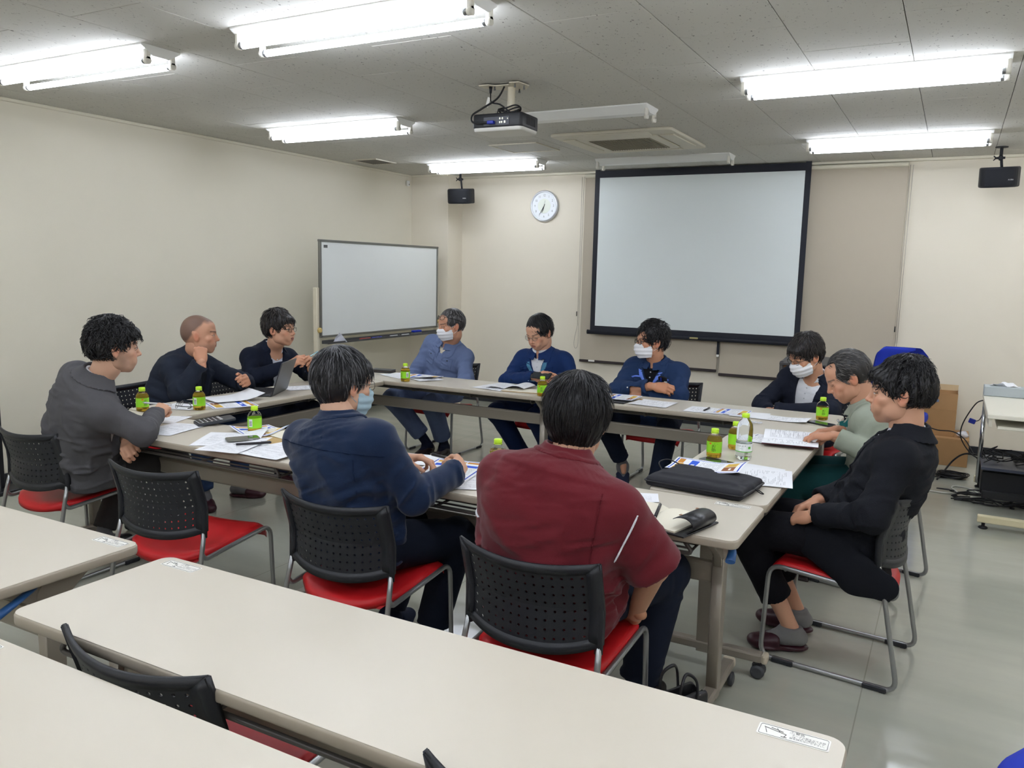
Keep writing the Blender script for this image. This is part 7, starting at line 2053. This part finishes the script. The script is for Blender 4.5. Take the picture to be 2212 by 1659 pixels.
S_(-3.70, 5.03, 70, 'text', 'white sheet beside the tea bottle at the whiteboard end', w_=0.20, h_=0.28)
S_(-3.50, 5.05, 95, 'flyer', 'flyer opened in front of the light blue workwear', w_=0.21, h_=0.26, z=TH+0.006, lift=[(0, 0, 0.02)])
S_(-3.45, 5.00, 60, 'blank', 'stack of white sheets under the flyer of the light blue man', w_=0.20, h_=0.27, z=TH+0.002)
S_(-2.78, 4.94, 80, 'text', 'white sheets under the open magazine by the phone reader', w_=0.26, h_=0.27)
S_(-1.86, 4.98, 92, 'flyer', 'flyer on the dark folder in front of the crossed-arms man', w_=0.23, h_=0.20, z=TH+0.012)
S_(-1.63, 4.92, 88, 'text', 'printed sheets right of the dark folder', w_=0.24, h_=0.25, z=TH+0.002)
S_(-1.27, 4.87, 90, 'text', 'printed sheet with a pen on it on the back table', w_=0.21, h_=0.24)
S_(-1.12, 4.89, 88, 'flyer', 'blue framed flyer right of the sheet with the pen', w_=0.21, h_=0.19, z=TH+0.003)
S_(-1.01, 4.86, 96, 'blank', 'blank sheets sticking out from under the blue framed flyer', w_=0.20, h_=0.22, z=TH+0.001)
S_(-0.81, 4.83, 88, 'text', 'folded sheets in front of the man in dark suit', w_=0.17, h_=0.28, curl=-0.012)
S_(-0.74, 4.16, 80, 'form', 'form lying under the booklet of the pale green jacket', w_=0.22, h_=0.26)
S_(-0.86, 4.18, 95, 'text', 'small printed sheet left of the form on the right table', w_=0.18, h_=0.16, z=TH+0.001)
S_(-0.62, 3.36, 100, 'text', 'printed sheet at the table edge beyond the black sleeve', w_=0.30, h_=0.21, z=TH+0.002)
S_(-0.69, 3.47, 85, 'blank', 'blank sheet right of the phone on the right table', w_=0.18, h_=0.22, z=TH+0.001)
S_(-0.83, 3.235, 92, 'flyer', 'blue and orange flyer lying on the black laptop sleeve', w_=0.21, h_=0.297, z=TH+0.040, curl=-0.022, wave=0.006)

# open booklet in hands
bk = empty('booklet', 'printed booklet held open by the man in pale green jacket', 'booklet', (-0.66, 4.17, TH+0.004), math.radians(8))
for s_, hgt in ((-1, 0.02), (1, 0.035)):
    b = MB(); b.grid(lambda u, v: ((v-0.5)*0.26, s_*u*0.165, 0.006+hgt*math.sin(u*2.6)*0.8+0.002), 14, 8); b.build('page', PM['text' if s_ < 0 else 'form'], bk)
    b = MB(); b.grid(lambda u, v: ((v-0.5)*0.26, s_*u*0.165, 0.003+hgt*math.sin(u*2.6)*0.8), 14, 8); b.build('page_under', mat('booklet_cover', (120, 60, 72), rough=0.5), bk)
# open magazine by the phone reader
mg = empty('magazine', 'open magazine with arched pages in front of the phone reader', 'magazine', (-2.70, 4.98, TH+0.004), math.radians(4))
for s_, hgt in ((-1, 0.010), (1, 0.026)):
    b = MB(); b.grid(lambda u, v: (s_*u*0.15, (v-0.5)*0.21, 0.004+hgt*math.sin(u*2.7)), 14, 8); b.build('page', PM['text'], mg)
fd = empty('folder', 'beige document folder under the magazine', 'folder', (-2.56, 4.90, TH), math.radians(8), None)
MB().box((0, 0, 0.003), (0.27, 0.16, 0.005), bev=0.001).build('cover', mat('folder_beige', (176, 150, 110), rough=0.6), fd); MB().box((0, 0.0, 0.0065), (0.25, 0.15, 0.002)).build('sheets', PM['cream'], fd)
fd = empty('folder', 'dark folder under a flyer in front of the crossed-arms man', 'folder', (-1.88, 4.90, TH), 0.0)
MB().box((0, 0, 0.004), (0.20, 0.22, 0.007), bev=0.001).build('cover', M_blkp, fd); MB().box((0.05, 0.10, 0.009), (0.20, 0.02, 0.003)).build('wood_edge_card', mat('card_tan', (196, 160, 104)), fd)
fd = empty('envelope', 'open beige envelope by the left arm of the navy jacket', 'envelope', (-2.80, 2.80, TH), math.radians(-12))
MB().box((0, 0, 0.002), (0.26, 0.20, 0.003)).build('envelope_body', PM['beige'], fd); b = MB(); b.grid(lambda u, v: ((u-0.5)*0.25, 0.02+v*0.11, 0.006+0.018*math.sin(v*2.4)), 6, 8); b.build('envelope_flap', PM['cream'], fd)

# ---- phones, pens, calculator, laptop, glasses, wallet, sleeve, notebook
M_phone = mat('phone_glass', (40, 46, 52), rough=0.05, spec=0.8); M_phb = mat('phone_case_grey', (118, 118, 108), rough=0.4); M_phk = mat('phone_case_black', (22, 22, 26), rough=0.35)
def phone(x, y, deg, label, case, z=TH, group='smartphones'):
    t = empty('smartphone', label, 'phone', (x, y, z+0.0005), math.radians(deg), group)
    MB().poly_prism(rrect(0.073, 0.148, 0.011, 5), 0.0, 0.0085, bev=0.0022).build('case', case, t)
    MB().poly_prism(rrect(0.066, 0.140, 0.008, 5), 0.0085, 0.0090).build('screen', M_phone, t)
    MB().box((0.0367, 0.03, 0.0045), (0.001, 0.02, 0.0025)).build('side_button', M_chrome, t)
phone(-2.845, 2.655, -32, 'grey phone lying on the sheet beside the pen', M_phb, z=TH+0.018)
phone(-0.865, 3.525, 68, 'phone in a grey case in front of the tall water bottle', M_phb)
phone(-0.60, 4.80, 60, 'black phone below the tea bottle by the man in dark suit', M_phk)
phone(-3.925, 3.265, -82, 'black phone lying beside the tea bottle of the shaven-headed man', M_phk, z=TH+0.004)
t = empty('smartphone', 'phone held in both hands by the man in royal blue jacket', 'phone', (-2.525, 5.115, 0.785), math.radians(90), 'smartphones')
MB().poly_prism(rrect(0.073, 0.148, 0.011, 5), 0.0, 0.0085, bev=0.0022, M=Matrix.Rotation(-0.5, 4, 'Y')).build('case', M_phk, t); MB().poly_prism(rrect(0.066, 0.140, 0.008, 5), 0.0086, 0.0092, M=Matrix.Rotation(-0.5, 4, 'Y')).build('screen', M_phone, t)
def pen(p0, p1, label, body, r=0.0046, group=None):
    p0, p1 = Vector(p0), Vector(p1); t = empty('pen', label, 'pen', tuple(p0), 0, group)
    d_ = p1-p0; L_ = d_.length; d_ = d_.normalized()
    MB().tube([d_*0.012, d_*(L_-0.004), d_*L_], [r, r, r*0.6], n=12).build('barrel', body, t)
    MB().tube([d_*0.0, d_*0.012], [0.0008, r*0.9], n=10).build('tip', M_chrome, t)
    up_ = Vector((0, 0, 1)); up_ = (up_-d_*up_.dot(d_)).normalized()
    MB().tube([d_*(L_-0.045)+up_*(r+0.0012), d_*(L_-0.006)+up_*(r+0.0015), d_*(L_-0.004)], 0.0011, n=6).build('clip', M_chrome, t)
M_penb = mat('pen_black', (26, 24, 30), rough=0.35)
pen((-2.775, 2.535, TH+0.024), (-2.675, 2.665, TH+0.024), 'black ballpoint lying beside the grey phone', M_penb, 0.0055)
pen((-0.806, 2.505, TH+0.026), (-0.838, 2.66, TH+0.028), 'black pen lying in the fold of the open notebook', M_penb, 0.0055)
pen((-1.275, 4.80, TH+0.009), (-1.270, 4.93, TH+0.009), 'black pen lying on the printed sheet at the back table', M_penb, 0.005)
pen((-1.83, 2.700, 0.772), (-1.655, 2.672, 0.768), 'black pen held between both hands of the grey-haired man', M_penb, 0.0062)
pen((-3.66, 2.745, 0.800), (-3.535, 2.825, 0.790), 'white pen in the hand of the man in grey blazer', mat('pen_white', (226, 228, 232), rough=0.3), 0.005)
pen((-4.01, 4.27, 0.84), (-3.92, 4.37, 0.925), 'white and pale blue pen raised by the laptop man', mat('pen_pale', (176, 216, 226), rough=0.3), 0.0042)
cl = empty('calculator', 'desktop calculator with silver face lying left of the flyers', 'calculator', (-3.31, 2.905, TH+0.0005), math.radians(-27))
R_ = Matrix.Rotation(0.10, 4, 'X')
MB().poly_prism(rrect(0.108, 0.19, 0.008, 4), 0.0, 0.014, bev=0.003, M=Matrix.Translation((0, 0, 0.010)) @ R_).build('case', mat('calc_dark', (56, 60, 68), rough=0.4), cl)
MB().poly_prism(rrect(0.100, 0.120, 0.004, 3), 0.014, 0.0150, M=Matrix.Translation((0, -0.028, 0.010)) @ R_).build('face_plate', mat('calc_silver', (196, 200, 204), rough=0.35, metal=0.4), cl)
MB().poly_prism(rrect(0.092, 0.040, 0.003, 3), 0.014, 0.0155, M=Matrix.Translation((0, 0.062, 0.012)) @ R_).build('display', mat('calc_lcd', (122, 128, 122), rough=0.15), cl)
k0 = None
for r_ in range(5):
    for c_ in range(5):
        if k0 is None:
            k0 = MB().box((0, 0, 0.0025), (0.014, 0.014, 0.005), bev=0.0015).build('key', M_penb, cl); o = k0
        else: o = share(k0, 'key', cl)
        o.location = (-0.038+0.019*c_, -0.078+0.0215*r_, 0.0245+0.10*(-0.078+0.0215*r_)+0.001); o.rotation_euler = (0.10, 0, 0)
lp = empty('laptop', 'dark grey laptop standing open on the left table', 'laptop', (-3.885, 3.80, TH+0.0005), math.radians(-63))
M_lap = mat('laptop_grey', (74, 76, 80), rough=0.35, metal=0.6)
# local +y is the hinge side (towards the room), user sits at -y
b = MB(); b.poly_prism(rrect(0.312, 0.218, 0.010, 4), 0, 0.013, bev=0.003); b.build('base_deck', M_lap, lp)
kk = None
for r_ in range(5):
    for c_ in range(13):
        if kk is None: kk = MB().box((0, 0, 0.0008), (0.016, 0.016, 0.0016), bev=0.0004).build('key', M_penb, lp); o = kk
        else: o = share(kk, 'key', lp)
        o.location = (-0.126+0.021*c_, -0.018+0.020*r_, 0.013)
MB().box((0, -0.068, 0.0131), (0.10, 0.060, 0.0005)).build('touchpad', mat('touchpad', (60, 62, 66), rough=0.3), lp)
Rl = Matrix.Translation((0, 0.109, 0.010)) @ Matrix.Rotation(math.radians(72), 4, 'X') @ Matrix.Translation((0, 0.109, 0))
MB().poly_prism(rrect(0.312, 0.218, 0.010, 4), -0.007, 0.0, bev=0.002, M=Rl).build('lid', M_lap, lp)
MB().poly_prism(rrect(0.296, 0.196, 0.004, 3), 0.0, 0.0008, M=Rl).build('display', M_phone, lp)
# folded eyeglasses
gl = empty('eyeglasses', 'folded eyeglasses with dark temples lying on the left table', 'glasses', (-3.84, 3.12, TH+0.003), math.radians(-60))
b = MB()
for s_ in (-1, 1):
    b.tube([(s_*0.034+0.024*math.cos(a_), 0.0+0.004*math.sin(a_), 0.018+0.016*math.sin(a_)) for a_ in [2*PI*i/14 for i in range(14)]], 0.0013, n=6, closed=True)
b.tube([(-0.010, 0, 0.024), (0, 0.003, 0.027), (0.010, 0, 0.024)], 0.0014, n=6)
b.build('rims', M_gmet, gl)
for s_ in (-1, 1): MB().tube(catmull([(s_*0.060, 0.002, 0.022), (s_*0.050, 0.05+0.01*s_, 0.014), (s_*-0.02, 0.085+0.012*s_, 0.006), (s_*-0.045, 0.075+0.012*s_, 0.004)], 5), 0.0022, n=6).build('temple', M_gblk, gl)
for s_ in (-1, 1): MB().lathe([(0.022, 0), (0.0001, 0.0005)], n=16, M=Matrix.Translation((s_*0.034, 0, 0.018)) @ Matrix.Diagonal((1, 1, 0.7, 1)) @ RX).build('lens', M_lens, gl)
wl = empty('wallet', 'dark brown leather wallet near the whiteboard end of the back table', 'wallet', (-3.935, 5.13, TH+0.0005), math.radians(10))
for z_, m_ in ((0.0, M_leath), (0.013, M_leath)): MB().poly_prism(rrect(0.19, 0.10, 0.012, 4), z_, z_+0.010, bev=0.004).build('leather_cover', m_, wl)
MB().box((0, 0.0, 0.0115), (0.18, 0.092, 0.004)).build('inner_fold', mat('wallet_tan', (120, 104, 92), rough=0.6), wl)
# laptop sleeve
sl = empty('laptop_sleeve', 'black zipped laptop sleeve bag lying on the right table', 'bag', (-0.80, 3.085, TH+0.0005), math.radians(-6))
_S = Sdf(); _S.rbox((0, 0, 0.021), (0.195, 0.135, 0.021), rad=0.018); _S.rbox((0.0, 0.02, 0.038), (0.15, 0.09, 0.008), rad=0.006, k=0.02)
_S.add(lambda X, Y, Z: 0.006*noise3(X*9+9, Y*14+9, Z*8+9)*np.clip(Z/0.02, 0, 1)+0.0015*noise3(X*40+9, Y*40+9, Z*10+9), (-0.22, -0.16, 0.0), (0.22, 0.16, 0.07), 0, 'd')
_P, _Q = _S.mesh(0.005); surf(_P, _Q, 'padded_body', mat('sleeve_nylon', (30, 31, 38), rough=0.75, bump=0.4, bscale=900), sl)
MB().tube([(p_[0], p_[1], 0.022) for p_ in rrect(0.392, 0.272, 0.022, 5)], (0.0035, 0.005), n=6, closed=True, flat=(0, 0, 1)).build('zipper', M_cable, sl)
MB().tube(catmull([(0.185, 0.0, 0.024), (0.212, 0.006, 0.020), (0.228, 0.020, 0.006), (0.215, 0.022, 0.006), (0.200, 0.008, 0.020)], 4), 0.0022, n=6).build('zip_pull', M_cable, sl)
MB().tube(catmull([(-0.185, 0.02, 0.030), (-0.215, 0.05, 0.055), (-0.20, 0.11, 0.058), (-0.14, 0.115, 0.040)], 5), 0.0025, n=6).build('cord_loop', M_cable, sl)
# notebook
nb = empty('notebook', 'open notebook with leather strap cover in front of the burgundy shirt', 'notebook', (-0.835, 2.575, TH+0.0005), math.radians(-14))
MB().box((0.02, 0, 0.003), (0.33, 0.225, 0.005), bev=0.001).build('leather_cover', M_leath, nb)
for s_ in (-1, 1):
    def pg(u, v, s_=s_): return (s_*u*0.145, (v-0.5)*0.205, 0.008+0.016*math.sin(min(u*3.3+0.25, 3.14))**0.8*(1-u*0.35))
    b = MB(); b.grid(pg, 14, 6); b.build('page_block', PM['cream'], nb)
    MB().box((s_*0.075, 0, 0.0085), (0.14, 0.203, 0.006)).build('page_stack', PM['cream'], nb)
MB().box((-0.06, -0.104, 0.010), (0.12, 0.003, 0.006)).build('red_edge', mat('notebook_red', (170, 40, 36)), nb)
b = MB()
prof_ = [(0.150, 0.004), (0.178, 0.008), (0.196, 0.024), (0.190, 0.044), (0.168, 0.054), (0.142, 0.052), (0.122, 0.044)]
prof_ = catmull([(x_, 0, z_) for x_, z_ in prof_], 4)
va = [[b.bm.verts.new((p_.x, sy*0.075, p_.z)) for p_ in prof_] for sy in (-1, 1)]
vb = [[b.bm.verts.new((p_.x*0.985, sy*0.075, p_.z-0.003)) for p_ in prof_] for sy in (-1, 1)]
n_ = len(prof_)
for i in range(n_-1):
    for q in ((va[0][i], va[0][i+1], va[1][i+1], va[1][i]), (vb[1][i], vb[1][i+1], vb[0][i+1], vb[0][i]), (va[0][i+1], va[0][i], vb[0][i], vb[0][i+1]), (va[1][i], va[1][i+1], vb[1][i+1], vb[1][i])):
        b.bm.faces.new(q).smooth = True
for i in (0, n_-1): b.bm.faces.new((va[0][i], va[1][i], vb[1][i], vb[0][i]))
bmesh.ops.recalc_face_normals(b.bm, faces=b.bm.faces)
fl_ = b.build('strap_flap', M_leath, nb)
for y_ in (-0.052, 0.052): MB().lathe([(0.006, 0.0), (0.006, 0.0015), (0.003, 0.0025)], n=12, M=Matrix.Translation((0.136, y_, 0.0535)) @ Matrix.Rotation(-0.25, 4, 'Y')).build('snap_button', mat('copper_snap', (214, 168, 140), rough=0.2, metal=0.9), fl_)
# small clear clips near the table joint
cp = empty('clear_wrapper', 'small clear plastic wrapper at the corner of the right table', 'wrapper', (-0.93, 4.60, TH+0.001))
b = MB(); b.grid(lambda u, v: ((u-0.5)*0.09, (v-0.5)*0.045, 0.004+0.005*abs(math.sin(u*11+v*5))), 14, 8); b.build('wrapper_film', mat('clear_film', (226, 228, 238)), cp)
